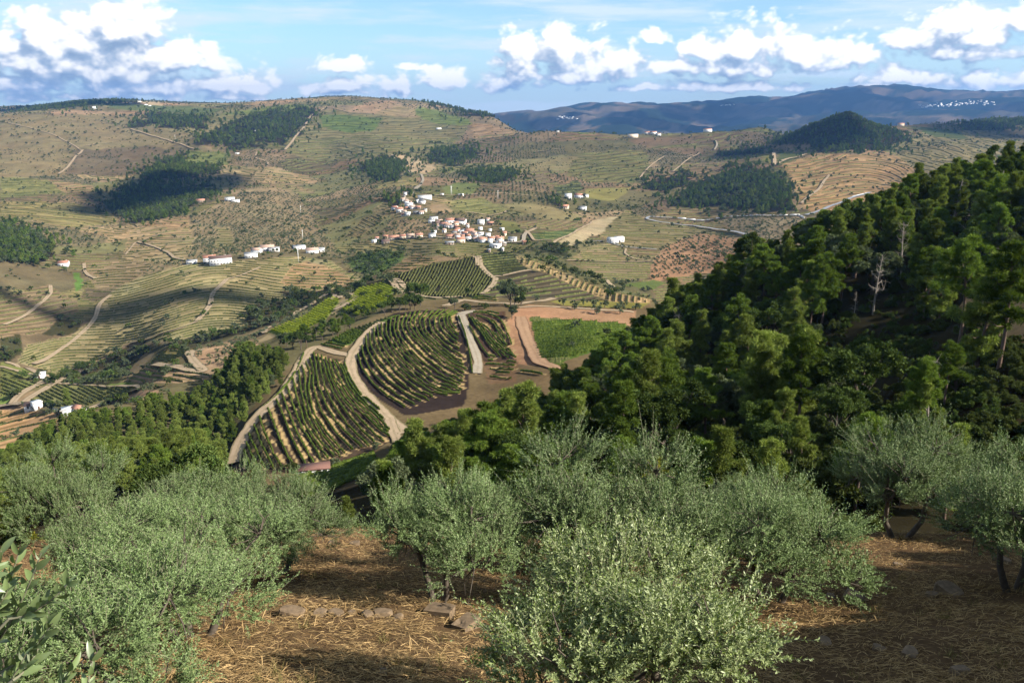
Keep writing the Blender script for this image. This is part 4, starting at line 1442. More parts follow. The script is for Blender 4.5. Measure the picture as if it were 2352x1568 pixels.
TRACKS = [
    (c5((478, 1215), (500, 1150), (540, 1060), (600, 945), (700, 840), (800, 745), (860, 660), (910, 580), (960, 480), (1000, 440), (1040, 432), (1130, 470), (1240, 490)), 4.2, M_ROAD, .10),
    (c5((1450, 275), (1370, 335), (1310, 410), (1260, 480), (1240, 560), (1270, 650), (1330, 740), (1440, 850), (1530, 930), (1600, 1000)), 4.4, M_ROAD, .14),
    (c5((1500, 900), (1515, 960), (1560, 1060)), 3.4, M_ROAD, .18),
    (c5((1965, 225), (1990, 300), (2020, 380), (2058, 460), (2082, 540), (2068, 612)), 3.6, M_CONC, .16),
    (c5((1965, 225), (2000, 210), (2060, 205)), 4.2, M_CONC, .20),
    (c4((820, 822), (880, 800), (935, 782), (1000, 790), (1100, 802), (1200, 804), (1300, 812), (1440, 790), (1530, 772)), 4.2, M_ROAD, .12),
    (c4((1300, 832), (1380, 826), (1480, 826), (1600, 832), (1700, 838), (1850, 850), (2050, 862)), 2.6, M_ROAD, .15),
    (c4((1310, 890), (1325, 950), (1350, 1020), (1390, 1110), (1440, 1195), (1560, 1235)), 5.0, M_REDT, .12),
    (c4((1030, 560), (1012, 500)), 4.0, M_ROAD, .3),
    (c4((430, 650), (480, 665), (495, 700), (550, 742), (620, 748)), 5.5, M_ROAD, .25),
    (c4((470, 645), (520, 655), (550, 700), (600, 740)), 5.0, M_ROAD, .25),
    (c4((620, 748), (750, 772), (850, 766), (930, 762)), 3.5, M_ROAD, .25),
    (c4((1012, 497), (1050, 560), (1090, 605), (1120, 632), (1152, 642), (1130, 690), (1090, 725), (1060, 745)), 5.0, M_ROAD, .3),
    (c4((1125, 630), (1180, 630), (1240, 615), (1300, 600), (1375, 588)), 5.0, M_ROAD, .3),
    (c4((1870, 655), (1900, 690), (1940, 705)), 5.0, M_ROAD, .4),
    (c3((725, 885), (680, 915), (650, 945), (625, 1030), (590, 1080), (540, 1125), (470, 1190), (400, 1235), (330, 1285), (220, 1340)), 6.0, M_ROAD, .45),
    (c3((1480, 780), (1430, 830), (1390, 870), (1375, 950), (1330, 1010), (1290, 1052)), 6.0, M_ROAD, .4),
    (c3((1290, 1052), (1160, 1110), (1000, 1165), (860, 1195)), 4.0, M_ROAD, .4),
    (c3((550, 675), (552, 725), (580, 755), (625, 775)), 5.0, M_ROAD, .4),
    (c3((330, 820), (335, 870), (290, 920), (180, 1010), (30, 1080)), 5.0, M_ROAD, .4),
    (c3((900, 535), (960, 550), (1050, 580), (1100, 605), (1140, 640), (1235, 662)), 5.0, M_ROAD, .5),
    (c3((820, 620), (880, 540), (1000, 500), (1060, 480)), 3.0, M_ROAD, .5),
    (c3((1700, 700), (1560, 760), (1480, 780)), 4.0, M_ROAD, .4),
    (lc((720, 430), (620, 470), (480, 545), (330, 620), (230, 700), (165, 790)), 5.0, M_ROAD, .3),
    (lc((820, 452), (700, 520), (560, 610), (430, 690), (350, 740), (310, 790)), 5.0, M_ROAD, .3),
    (lc((-100, 830), (60, 815), (165, 790), (310, 790)), 4.5, M_ROAD, .3),
    (lc((1860, 585), (1700, 650), (1500, 720), (1350, 770), (1150, 855)), 5.0, M_ROAD, .3),
    (lc((80, 235), (230, 275), (400, 340), (530, 395), (620, 420), (760, 445), (820, 452)), 4.0, M_ROAD, .3),
    (lc((0, 292), (150, 330), (300, 375), (480, 408)), 3.0, M_ROAD, .3),
    (lc((740, 512), (1000, 525), (1300, 540), (1560, 550), (1780, 556), (1860, 585)), 2.6, M_ROAD, .3),
    (c3((1335, 1240), (1245, 1250), (1240, 1275), (1270, 1320), (1340, 1382), (1290, 1388), (1180, 1360), (1010, 1342)), 4.5, M_ROAD, .3),
    (c5((1180, 122), (1140, 90), (1135, 130)), 5, M_ROAD, .3),
    (c5((870, 262), (880, 215), (930, 190), (1040, 130), (1110, 85)), 5.0, M_ROAD, .3),
    (c5((690, 350), (670, 345), (690, 320), (740, 300)), 4.5, M_ROAD, .3),
    (c5((1240, 90), (1275, 110), (1280, 130), (1230, 160), (1140, 200)), 3.5, M_ROAD, .3),
    (crop1((1500, 492), (1430, 530), (1400, 580), (1350, 640), (1310, 690)), 9.0, M_ROAD, 1.5),
    (crop1((1500, 492), (1620, 520), (1700, 520)), 5.0, M_ROAD, 1.5),
    (crop1((600, 592), (700, 625), (800, 655), (890, 685)), 7.0, M_ROAD, 1.5),
    (crop1((380, 690), (340, 730), (300, 780), (270, 800)), 7.0, M_ROAD, 1.2),
    (crop1((380, 672), (450, 660), (510, 655)), 5.0, M_ROAD, 1.2),
    (crop1((0, 555), (100, 580), (250, 620), (370, 690)), 4.0, M_ROAD, 1.2),
    (crop1((230, 820), (400, 818), (640, 822), (800, 830), (1040, 780)), 5.0, M_ROAD, 1.0),
    (crop1((1180, 700), (1170, 725), (1235, 745), (1225, 765)), 5.0, M_ROAD, 1.0),
    (crop1((1800, 712), (1860, 770), (1900, 800), (1935, 800), (1945, 830), (1915, 870)), 6.0, M_CONC, 1.0),
    (vc((230, 838), (420, 822), (560, 818), (880, 798), (1000, 815), (1180, 828), (1500, 850), (1700, 870), (1960, 880), (2120, 870), (2130, 780), (2160, 740)), 6.0, M_CONC, .7),
    (vc((600, 130), (640, 90), (690, 50), (712, 0)), 6.0, M_CONC, .8),
    (vc((450, 250), (520, 300), (590, 360), (600, 400)), 5.0, M_CONC, .8),
    (vc((880, 215), (1000, 216), (1210, 216), (1400, 205), (1560, 190), (1900, 192), (2100, 210), (2352, 238)), 6.0, M_ROAD, .8),
    (vc((1900, 430), (1820, 470), (1640, 500), (1500, 470), (1300, 450)), 5.0, M_ROAD, .7),
    (vc((2160, 740), (2290, 680)), 7.0, M_ROAD, .7),
    (c4((1340, 330), (1360, 345), (1400, 400), (1560, 402)), 4.0, M_ROAD, .7),
    (c4((1500, 440), (1540, 405), (1700, 320), (1780, 275)), 4.0, M_ROAD, .8),
    (c4((1750, 400), (1850, 400), (2000, 440), (2200, 455)), 3.0, M_ASPH, .7),
    (c4((2000, 450), (1990, 480), (2040, 515), (2180, 530)), 3.0, M_ROAD, .7),
    (c4((1610, 530), (1800, 530), (2180, 535)), 3.0, M_ROAD, .7),
    (c6((40, 478), (56, 462), (120, 470), (230, 474), (500, 468), (800, 462), (985, 460)), 6.0, M_ASPH, 1.0),
    (c6((40, 478), (90, 492), (180, 505), (350, 522), (480, 545), (640, 575)), 6.0, M_ASPH, 1.0),
    (c6((1000, 455), (1080, 432), (1200, 385), (1290, 345), (1390, 318)), 6.5, M_ASPH, 1.0),
    (c6((975, 385), (1030, 335), (1080, 300), (1110, 250), (1145, 212)), 6.0, M_ROAD, 1.2),
    (c6((805, 80), (812, 150)), 9.0, M_ROAD, 1.5),
    (c6((820, 155), (900, 115), (1000, 88), (1060, 85)), 9.0, M_ROAD, 1.5),
    (c6((130, 100), (270, 110), (320, 90)), 4.0, M_ROAD, 1.5),
    (crop2((930, 645), (945, 665), (930, 690)), 6.0, M_CONC, 1.5),
    (crop2((100, 700), (160, 692), (220, 686)), 6.0, M_ROAD, 1.5),
    (crop2((580, 830), (640, 760), (700, 720)), 5.0, M_ROAD, 1.5),
    (crop2((740, 790), (800, 740), (860, 705)), 5.0, M_ROAD, 1.5),
]
for pts, w, mt, lift in TRACKS:
    ribbon('concrete_road' if mt is M_CONC else ('road' if mt is M_ASPH else 'dirt_road'), pts, w, mt, lift)


# ------------------------------------------------------------------ vine rows
def hedge(acc, x, y, h, w, rs, leafy=0, leaf=.28):
    """a leafy hedge along a line on the ground; acc collects it"""
    n = len(x)
    if n < 2:
        return
    tx, ty = np.gradient(x), np.gradient(y)
    l = np.hypot(tx, ty) + 1e-9
    nx, ny = -ty / l, tx / l
    z = zat(x, y)
    prof = np.array([(-.30, .28), (-.52, .62), (-.16, 1.0), (.22, .97), (.5, .60), (.30, .28)])
    k = len(prof)
    h = np.broadcast_to(np.asarray(h, float), (n,))
    w = np.broadcast_to(np.asarray(w, float), (n,))
    j = 1 + (rs.rand(n, k) - .5) * .5
    hh = h[:, None] * (1 + (rs.rand(n, k) - .5) * .35)
    ox = prof[None, :, 0] * w[:, None] * j
    VX = x[:, None] + nx[:, None] * ox
    VY = y[:, None] + ny[:, None] * ox
    VZ = z[:, None] + prof[None, :, 1] * hh
    V = np.stack([VX, VY, VZ], -1).reshape(-1, 3)
    i = np.arange(n - 1)[:, None] * k
    q = np.arange(k)[None]
    F = np.stack([i + q, i + (q + 1) % k, i + k + (q + 1) % k, i + k + q], -1).reshape(-1, 4)
    acc.add(V, F)
    if leafy:
        m = int(leafy * np.hypot(np.diff(x), np.diff(y)).sum())
        u = rs.rand(m) * (n - 1.001)
        a = u.astype(int)
        f = u - a
        px = x[a] * (1 - f) + x[a + 1] * f
        py = y[a] * (1 - f) + y[a + 1] * f
        pz = z[a] * (1 - f) + z[a + 1] * f
        th = rs.uniform(-.3, math.pi + .3, m)
        c = np.stack([px + nx[a] * np.cos(th) * w[a] * .6, py + ny[a] * np.cos(th) * w[a] * .6, pz + h[a] * (.58 + .55 * np.sin(th))], 1)
        d = unit(rs.normal(size=(m, 3))) * leaf
        e = unit(np.cross(d, rs.normal(size=(m, 3)))) * leaf
        V = np.stack([c - d * .5, c + e * .5, c + d * .5, c - e * .5], 1).reshape(-1, 3)
        acc.add(V, np.arange(len(V)).reshape(-1, 4))


def resample(P, n):
    P = np.asarray(P, float)
    d = np.concatenate([[0], np.cumsum(np.hypot(*np.diff(P, axis=0).T))])
    # smooth with a dense curve
    t = np.linspace(0, d[-1], n)
    x, y = np.interp(t, d, P[:, 0]), np.interp(t, d, P[:, 1])
    for _ in range(max(2, n // 8)):
        x[1:-1] = (x[:-2] + 2 * x[1:-1] + x[2:]) / 4
        y[1:-1] = (y[:-2] + 2 * y[1:-1] + y[2:]) / 4
    return np.stack([x, y], 1)


GUIDES_L = [c5((548, 1120), (575, 1185), (605, 1245)), c5((580, 1010), (620, 1100), (690, 1245)), c5((650, 890), (685, 1010), (740, 1130), (800, 1240)), c5((760, 790), (810, 900), (870, 1060), (960, 1225)),
            c5((830, 700), (870, 820), (920, 960), (1010, 1100), (1060, 1190)), c5((905, 590), (925, 740), (960, 900), (1040, 1040), (1150, 1170)),
            c5((950, 540), (985, 600), (970, 720), (1000, 860), (1090, 1010), (1220, 1150)),
            c5((1005, 482), (1020, 560), (1030, 680), (1090, 840), (1190, 980), (1330, 1110)), c5((1055, 500), (1085, 620), (1140, 760), (1240, 900), (1330, 1000), (1420, 1085)),
            c5((1105, 525), (1140, 650), (1225, 780), (1340, 890), (1440, 990), (1515, 1035)), c5((1150, 530), (1195, 600), (1230, 700), (1320, 810), (1420, 900), (1500, 985)), c5((1205, 545), (1240, 640), (1300, 740), (1445, 860))]
GUIDES_R = [c5((1290, 480), (1320, 580), (1390, 680), (1470, 750), (1600, 835)),
            c5((1345, 370), (1350, 450), (1400, 560), (1500, 670), (1640, 770), (1740, 810)),
            c5((1395, 320), (1400, 400), (1450, 500), (1550, 610), (1680, 720), (1800, 775)),
            c5((1445, 290), (1452, 370), (1510, 480), (1600, 580), (1720, 680), (1850, 740), (1980, 745)),
            c5((1510, 250), (1500, 350), (1550, 440), (1650, 550), (1780, 660), (1990, 735)),
            c5((1570, 228), (1545, 320), (1590, 410), (1700, 530), (1830, 620), (1990, 700)),
            c5((1640, 215), (1600, 290), (1640, 370), (1750, 480), (1880, 580), (2000, 650)),
            c5((1700, 205), (1655, 280), (1700, 370), (1800, 460), (1900, 540), (2005, 590)),
            c5((1790, 202), (1720, 265), (1740, 350), (1820, 430), (1910, 500), (1990, 545)),
            c5((1860, 200), (1790, 255), (1800, 330), (1870, 400), (1970, 465)),
            c5((1920, 205), (1850, 250), (1865, 310), (1920, 370), (1955, 395)),
            c5((1950, 212), (1895, 240), (1905, 290), (1948, 335))]
GUIDES_S = [c5((2015, 230), (2060, 300), (2110, 360), (2150, 430), (2235, 515)), c5((2060, 262), (2110, 310), (2150, 380), (2215, 450), (2340, 520)), c5((2120, 340), (2170, 400), (2230, 440), (2320, 500)),
            c5((2040, 215), (2130, 220), (2210, 250), (2250, 300), (2290, 400), (2300, 440)), c5((2070, 212), (2150, 212), (2230, 230)), c5((2035, 245), (2085, 305), (2130, 370), (2180, 440), (2280, 518)), c5((2055, 240), (2130, 250), (2180, 290), (2220, 360), (2265, 440)), c5((2090, 280), (2150, 330), (2200, 400), (2290, 470)), c5((2110, 245), (2180, 275), (2225, 330), (2270, 400)), c5((2170, 335), (2215, 385), (2280, 440)), c5((2020, 300), (2060, 370), (2100, 440), (2150, 505)), c5((2130, 490), (2200, 512))]
GUIDES_X = [c5((2120, 525), (2200, 530)), c5((2255, 535), (2330, 540)), c5((2180, 610), (2300, 612)), c4((1070, 1205), (1180, 1212), (1280, 1216)), c4((1090, 1232), (1190, 1240), (1290, 1246)), c4((1100, 1290), (1200, 1298), (1260, 1300)), c4((1300, 1250), (1400, 1262), (1480, 1280)), c5((1060, 412), (1120, 420), (1225, 445)), c5((1045, 425), (1130, 445), (1215, 458)),
            c5((1950, 240), (1985, 330), (2010, 420), (2030, 520), (2040, 610)), c5((940, 480), (900, 580), (850, 660), (790, 735), (700, 820), (600, 900), (530, 1010), (440, 1180)),
            c5((2250, 165), (2300, 190)), c4((1000, 765), (1070, 765), (1150, 775)), c4((990, 778), (1080, 782), (1160, 790))]

ROWS_DONE = []


def guide_rows(guides, per_gap, label, group, seed, dm=205, h=1.15, w=.50, leafy=16):
    rs = np.random.RandomState(seed)
    G = [resample(g, 60) for g in guides]
    if per_gap:
        rows = []
        for a, b in zip(G[:-1], G[1:]):
            for q in range(per_gap):
                f = q / per_gap
                rows.append(a * (1 - f) + b * f)
        rows.append(G[-1])
    else:
        rows = G
    for r in rows:
        P = np.array([hit(kx, ky, dm)[:2] for kx, ky in r])
        d = np.concatenate([[0], np.cumsum(np.hypot(*np.diff(P, axis=0).T))])
        n = max(4, int(d[-1] / .9))
        t = np.linspace(rs.uniform(0, 1.5), d[-1] - rs.uniform(0, 3), n)
        x, y = np.interp(t, d, P[:, 0]), np.interp(t, d, P[:, 1])
        x += .25 * (fbm(t / 9, t * 0 + r[0][0], 2) - .5)
        acc = Acc()
        # vines missing here and there
        vig = np.clip((fbm(t / 4.0 + r[0][0], t * 0 + 1.5, 3) - .18) * 3.2, .22, 1.0)
        hedge(acc, x, y, h * vig, w * (.4 + .6 * vig), rs, leafy)
        if acc.n == 0:
            continue
        me = acc.mesh('vine_row', M_VINE)
        o = link_obj('vine_row', me)
        tag(o, label, 'vine row', group)
        ROWS_DONE.append(o)
        # sunlit strip of dry grass beside the row, on the soil itself
        tx, ty = np.gradient(x), np.gradient(y)
        l = np.hypot(tx, ty) + 1e-9
        for off, c in ((1.1, (.40, .285, .125)), (1.75, (.33, .235, .115))):
            xx, yy = x + (-ty / l) * off, y + (tx / l) * off
            k = fbm(t / 6.0 + r[0][0] * 3, t * 0 + off, 2) > (.40 if seed == 1 else (.54 if seed == 2 else .5))
            fi, fj = gidx(xx[k], yy[k])
            GSTRIP.append((np.round(fi).astype(int), np.round(fj).astype(int), c))


GSTRIP = []
guide_rows(GUIDES_L, 2, 'long green row of vines curving down the slope between the two pale tracks', 'vine rows on the lower spur slope', 1)
guide_rows(GUIDES_R, 2, 'green vine row bending round the dark rounded vineyard on top of the spur', 'vine rows round the dark vineyard', 2)
guide_rows(GUIDES_S, 0, 'vine row on the bare brown patch beside the straight concrete track', 'vine rows beside the concrete track', 3)
guide_rows(GUIDES_X, 0, 'short or edging vine row set along a track of the spur', 'edging vine rows along the tracks', 4)


GUIDES_B = [c5((870, 1318), (1100, 1245), (1300, 1180), (1440, 1118)), c5((890, 1380), (1100, 1310), (1300, 1235), (1440, 1165)), c5((930, 1440), (1100, 1385), (1300, 1290), (1420, 1215))]
guide_rows(GUIDES_B, 5, 'lush green vine row on the steep strip under the red roofed shed', 'vine rows of the steep strip', 5, dm=120, h=1.6, w=1.3, leafy=30)


def apply_strips():
    me = bpy.data.objects['valley_ground'].data
    iB = int(np.searchsorted(YN, 205))
    c = np.empty(len(me.vertices) * 4, np.float32)
    me.attributes['tint'].data.foreach_get('color', c)
    c = c.reshape(-1, NS, 4)
    for i, j, col in GSTRIP:
        ok = (i >= iB) & (i - iB < c.shape[0]) & (j > 0) & (j < NS - 1)
        ii, jj = i[ok] - iB, j[ok]
        v = .8 + .4 * _TAB[ii & 255, jj & 255]
        c[ii, jj, :3] = np.array(col)[None] * v[:, None]
    me.attributes['tint'].data.foreach_set('color', c.ravel())


apply_strips()


def contour_rows():
    """rows of vines along the terraces of every other field, cut out of the terrace field of the ground"""
    iB = int(np.searchsorted(YN, 205))
    iE = int(np.searchsorted(YN, 2700))
    out = {}
    ok = (CLS == FIELD) & VIS & (GAMP > .1)
    sl = slice(iB, iE)
    A = ok[iB:iE, :-1] & ok[iB:iE, 1:] & ok[iB + 1:iE + 1, :-1] & ok[iB + 1:iE + 1, 1:]
    A &= (np.abs(GX[iB:iE, :-1]) < .68 * GY[iB:iE, :-1])
    ii, jj = np.nonzero(A)
    ii = ii + iB
    corners = [(ii, jj), (ii, jj + 1), (ii + 1, jj + 1), (ii + 1, jj)]
    ph = [GPHI[a] for a in corners]
    X4 = [GX[a] for a in corners]
    Y4 = [GY[a] for a in corners]
    segs = []
    for tri in ((0, 1, 2), (0, 2, 3)):
        p = np.stack([ph[k] for k in tri], 1)
        x = np.stack([X4[k] for k in tri], 1)
        y = np.stack([Y4[k] for k in tri], 1)
        lv = np.floor(p.max(1))
        hitm = (p.min(1) < lv) & (p.max(1) - p.min(1) < 1.2)
        p, x, y, lv = p[hitm], x[hitm], y[hitm], lv[hitm]
        i_, j_ = ii[hitm], jj[hitm]
        pts = []
        cnt = np.zeros(len(p), int)
        P = np.zeros((len(p), 2, 2))
        for a, b in ((0, 1), (1, 2), (2, 0)):
            c = (p[:, a] < lv) != (p[:, b] < lv)
            f = (lv - p[:, a]) / np.where(np.abs(p[:, b] - p[:, a]) < 1e-9, 1, p[:, b] - p[:, a])
            xx = x[:, a] + (x[:, b] - x[:, a]) * f
            yy = y[:, a] + (y[:, b] - y[:, a]) * f
            idx = np.nonzero(c & (cnt < 2))[0]
            P[idx, cnt[idx]] = np.stack([xx[idx], yy[idx]], 1)
            cnt[idx] += 1
        g = cnt == 2
        segs.append((P[g], RID[i_[g], j_[g]], lv[g]))
    P = np.concatenate([s[0] for s in segs])
    rid = np.concatenate([s[1] for s in segs])
    lv = np.concatenate([s[2] for s in segs]).astype(int)
    mx, my = P[..., 0].mean(1), P[..., 1].mean(1)
    gap = fbm(mx / 16. + lv * 3.7, my / 16. + lv * 1.9, 2)
    vine = np.array([r[4].get('vine', 0) for r in REGIONS] + [0])[np.where((rid < 0) | (rid > len(REGIONS)), len(REGIONS), rid)]
    keep = gap > np.where(vine == 2, .05, np.where(vine == 1, .22, .36))
    P, rid, lv, vine = P[keep], rid[keep], lv[keep], vine[keep]
    my = P[..., 1].mean(1)
    rs = np.random.RandomState(3)
    a, b = P[:, 0], P[:, 1]
    d = b - a
    ln = np.hypot(d[:, 0], d[:, 1]) + 1e-9
    nrm = np.stack([-d[:, 1] / ln, d[:, 0] / ln], 1)
    ext = d * .12
    a = a - ext
    b = b + ext
    wd = np.maximum(.55, my * .0009) * np.where(vine == 2, 1.5, 1.0)
    ht = np.maximum(1.0, my * .0008)
    za, zb = zat(a[:, 0], a[:, 1]), zat(b[:, 0], b[:, 1])
    m = len(a)
    j1, j2 = rs.uniform(.7, 1.3, m), rs.uniform(.7, 1.3, m)

    def pt(q, z, off, hh):
        return np.stack([q[:, 0] + nrm[:, 0] * off, q[:, 1] + nrm[:, 1] * off, z + hh], 1)
    V = np.stack([pt(a, za, -wd * .55, 0 * ht), pt(a, za, 0 * wd, ht * j1), pt(a, za, wd * .55, 0 * ht),
                  pt(b, zb, -wd * .55, 0 * ht), pt(b, zb, 0 * wd, ht * j2), pt(b, zb, wd * .55, 0 * ht)], 1)
    key = (rid.astype(np.int64) + 2) * 100000 + (lv + 20000)
    # a terrace row broken by a wide gap counts as two rows
    mx = P[..., 0].mean(1)
    _, kinv = np.unique(key, return_inverse=True)
    nk = kinv.max() + 1
    lo = np.full((nk, 2), 1e9)
    hi = np.full((nk, 2), -1e9)
    for ax, cc in ((0, mx), (1, my)):
        np.minimum.at(lo[:, ax], kinv, cc)
        np.maximum.at(hi[:, ax], kinv, cc)
    horiz = (hi - lo)[:, 0] >= (hi - lo)[:, 1]
    coord = np.where(horiz[kinv], mx, my)
    od = np.lexsort((coord, kinv))
    brk = np.zeros(len(od), np.int64)
    brk[1:] = (kinv[od][1:] != kinv[od][:-1]) | (np.diff(coord[od]) > .0062 * my[od][1:])
    piece = np.empty(len(od), np.int64)
    piece[od] = np.cumsum(brk)
    key = (rid.astype(np.int64) + 2) * 10000000 + piece
    uk, inv, cnt = np.unique(key, return_inverse=True, return_counts=True)
    size = np.bincount(inv, weights=ln / my * np.minimum(1.5, 600 / my))
    size[(uk // 10000000 - 2) < 0] = 0
    order = np.argsort(-size)
    nind = 300 - len(ROWS_DONE)
    ind = set(order[:nind].tolist())

    def build(sel, mat, name='vine_row'):
        Vs = V[sel].reshape(-1, 3)
        k = np.arange(len(sel))[:, None] * 6
        F = np.concatenate([k + np.array([[0, 1, 4, 3]]), k + np.array([[1, 2, 5, 4]])], 0)
        acc = Acc()
        acc.add(Vs, F)
        vb = vine[sel].mean()
        if vb > .5 and name == 'vine_row':
            mm = len(sel) * (10 if vb > 1.5 else 6)
            q = rs.randint(0, len(sel), mm)
            f = rs.rand(mm, 1)
            c = V[sel][q, 1] * (1 - f) + V[sel][q, 4] * f
            c = c + rs.normal(size=c.shape) * np.array([.35, .35, .28])
            lf = .32 * np.maximum(1, my[sel][q][:, None] / 500)
            dd = unit(rs.normal(size=c.shape)) * lf
            e = unit(np.cross(dd, rs.normal(size=c.shape))) * lf
            W = np.stack([c - dd * .5, c + e * .5, c + dd * .5, c - e * .5], 1).reshape(-1, 3)
            acc.add(W, np.arange(len(W)).reshape(-1, 4))
        return link_obj(name, acc.mesh(name, mat))
    NM = {'left_hill': ('thin pale green vine row on the terraces of the broad tan hill', 'terrace rows on the broad tan hill'),
          'dark_left': ('vine row on the brown terraced knoll at the left edge', 'terrace rows on the brown knoll'),
          'tan_low': ('wide spaced green row on the orange soil at the lower left edge', 'rows on the orange slope'),
          'flatgreen': ('lush green vine row in the flat bright vineyard beside the red track', 'rows of the flat bright vineyard'),
          'strip': ('green vine row in the narrow strip above the pale track fork', 'rows of the narrow green strip'),
          'yell': ('yellow green vine row on the bright spur beyond the dark trees', 'rows on the yellow green spur'),
          'dome_l': ('dark vine row running down the shaded face of the domed vineyard', 'rows on the shaded dome'),
          'dome_t': ('vine row across the crest of the domed vineyard', 'rows on the crest of the dome'),
          'dome_r': ('vine row on the wide terraces at the foot of the dome', 'terrace rows at the foot of the dome'),
          'dome_e': ('short vine row on the sandy scalloped edge of the dome', 'rows on the scalloped edge'),
          'tan_r': ('vine row on the orange tan terraces beside the dark wooded knoll', 'terrace rows beside the wooded knoll')}
    rest = []
    s_order = np.argsort(inv, kind='stable')
    bounds = np.concatenate([[0], np.cumsum(cnt)])
    for u in range(len(uk)):
        sel = s_order[bounds[u]:bounds[u + 1]]
        if u in ind:
            r = int(uk[u] // 10000000 - 2)
            nm = REGIONS[r][0] if 0 <= r < len(REGIONS) else 'x'
            near = nm in ('flatgreen', 'strip', 'yell')
            o = build(sel, M_VINEY if nm == 'yell' else (M_VINE if near else M_VINED))
            if nm in NM:
                lab, grp = NM[nm]
            else:
                cx = float(GKX[0, 0])
                lab, grp = 'thin vine row on a terraced field %s' % zone(*st2k(P[sel][0, 0, 0] / P[sel][0, 0, 1], float(zat(P[sel][0, 0, 0], P[sel][0, 0, 1])) / P[sel][0, 0, 1])), None
                grp = lab.replace('thin vine row', 'vine rows')
            tag(o, lab, 'vine row', grp)
        else:
            rest.append(sel)
    if rest:
        o = build(np.concatenate(rest), M_VINED, 'distant_vine_rows')
        tag(o, 'thin lines of vines on the many small terraces across the valley', None, None, 'stuff')


def zone(kx, ky):
    kx = float(kx)
    ky = float(ky)
    if ky > 900:
        return 'in the lower left corner valley' if kx < 300 else 'below the vineyard spur'
    if ky > 700:
        return 'along the valley bottom at the left' if kx < 520 else ('on the spur behind the rounded vineyard' if kx < 1200 else 'beside the flat green vineyard')
    if ky > 580:
        return 'near the foot of the broad tan hill' if kx < 800 else ('on the slopes just beyond the dome' if kx < 1300 else 'right of the dome')
    if ky > 440:
        return 'on the hillside left of the village' if kx < 820 else ('around the white village' if kx < 1240 else 'on the slopes right of the village')
    if ky > 320:
        return 'high on the left hills' if kx < 600 else ('on the slope above the village' if kx < 1250 else ('below the ridge hamlet' if kx < 1740 else 'near the cone shaped wooded hill'))
    return 'along the left skyline' if kx < 900 else ('along the middle skyline' if kx < 1250 else 'along the ridge before the blue mountains')


contour_rows()


# ------------------------------------------------------------------ trees
def place_tree(kind, meshes, x, y, sc, rz, label, group, cat, sink=.25, zs=1.0, single=False, z=None):
    zz = float(zat(x, y)) if z is None else z
    if single:
        e = link_obj(kind, meshes[1], (x, y, zz - sink * sc), (0, 0, rz), (sc, sc, sc * zs))
        tag(e, label, cat, group)
        return e
    e = empty(kind, (x, y, zz - sink * sc), rz, 1)
    e.scale = (sc, sc, sc * zs)
    tag(e, label, cat, group)
    names = ('trunk', 'crown', 'twigs')
    for nm, me in zip(names, meshes):
        link_obj(nm, me, parent=e)
    return e


SKY_R = [(860, 1130), (900, 1062), (925, 1005), (945, 940), (1000, 912), (1060, 925), (1085, 870), (1130, 880), (1180, 870), (1205, 820), (1245, 850), (1290, 828), (1330, 810), (1400, 780), (1440, 750), (1470, 720), (1520, 690), (1550, 640), (1590, 650), (1620, 605), (1660, 600), (1690, 565), (1740, 545), (1780, 550), (1800, 530), (1850, 505), (1900, 480), (1960, 455), (2020, 440), (2060, 415), (2090, 375), (2130, 362), (2180, 372), (2200, 345), (2260, 330), (2352, 322), (2700, 300)]
SKY_L = [(-200, 1080), (0, 1045), (60, 1005), (140, 955), (200, 940), (300, 935), (350, 905), (440, 900), (490, 868), (530, 800), (560, 785), (610, 790), (660, 800), (700, 900)]


def sky_at(tab, kx):
    t = np.array(tab)
    return np.interp(kx, t[:, 0], t[:, 1])


USED = []


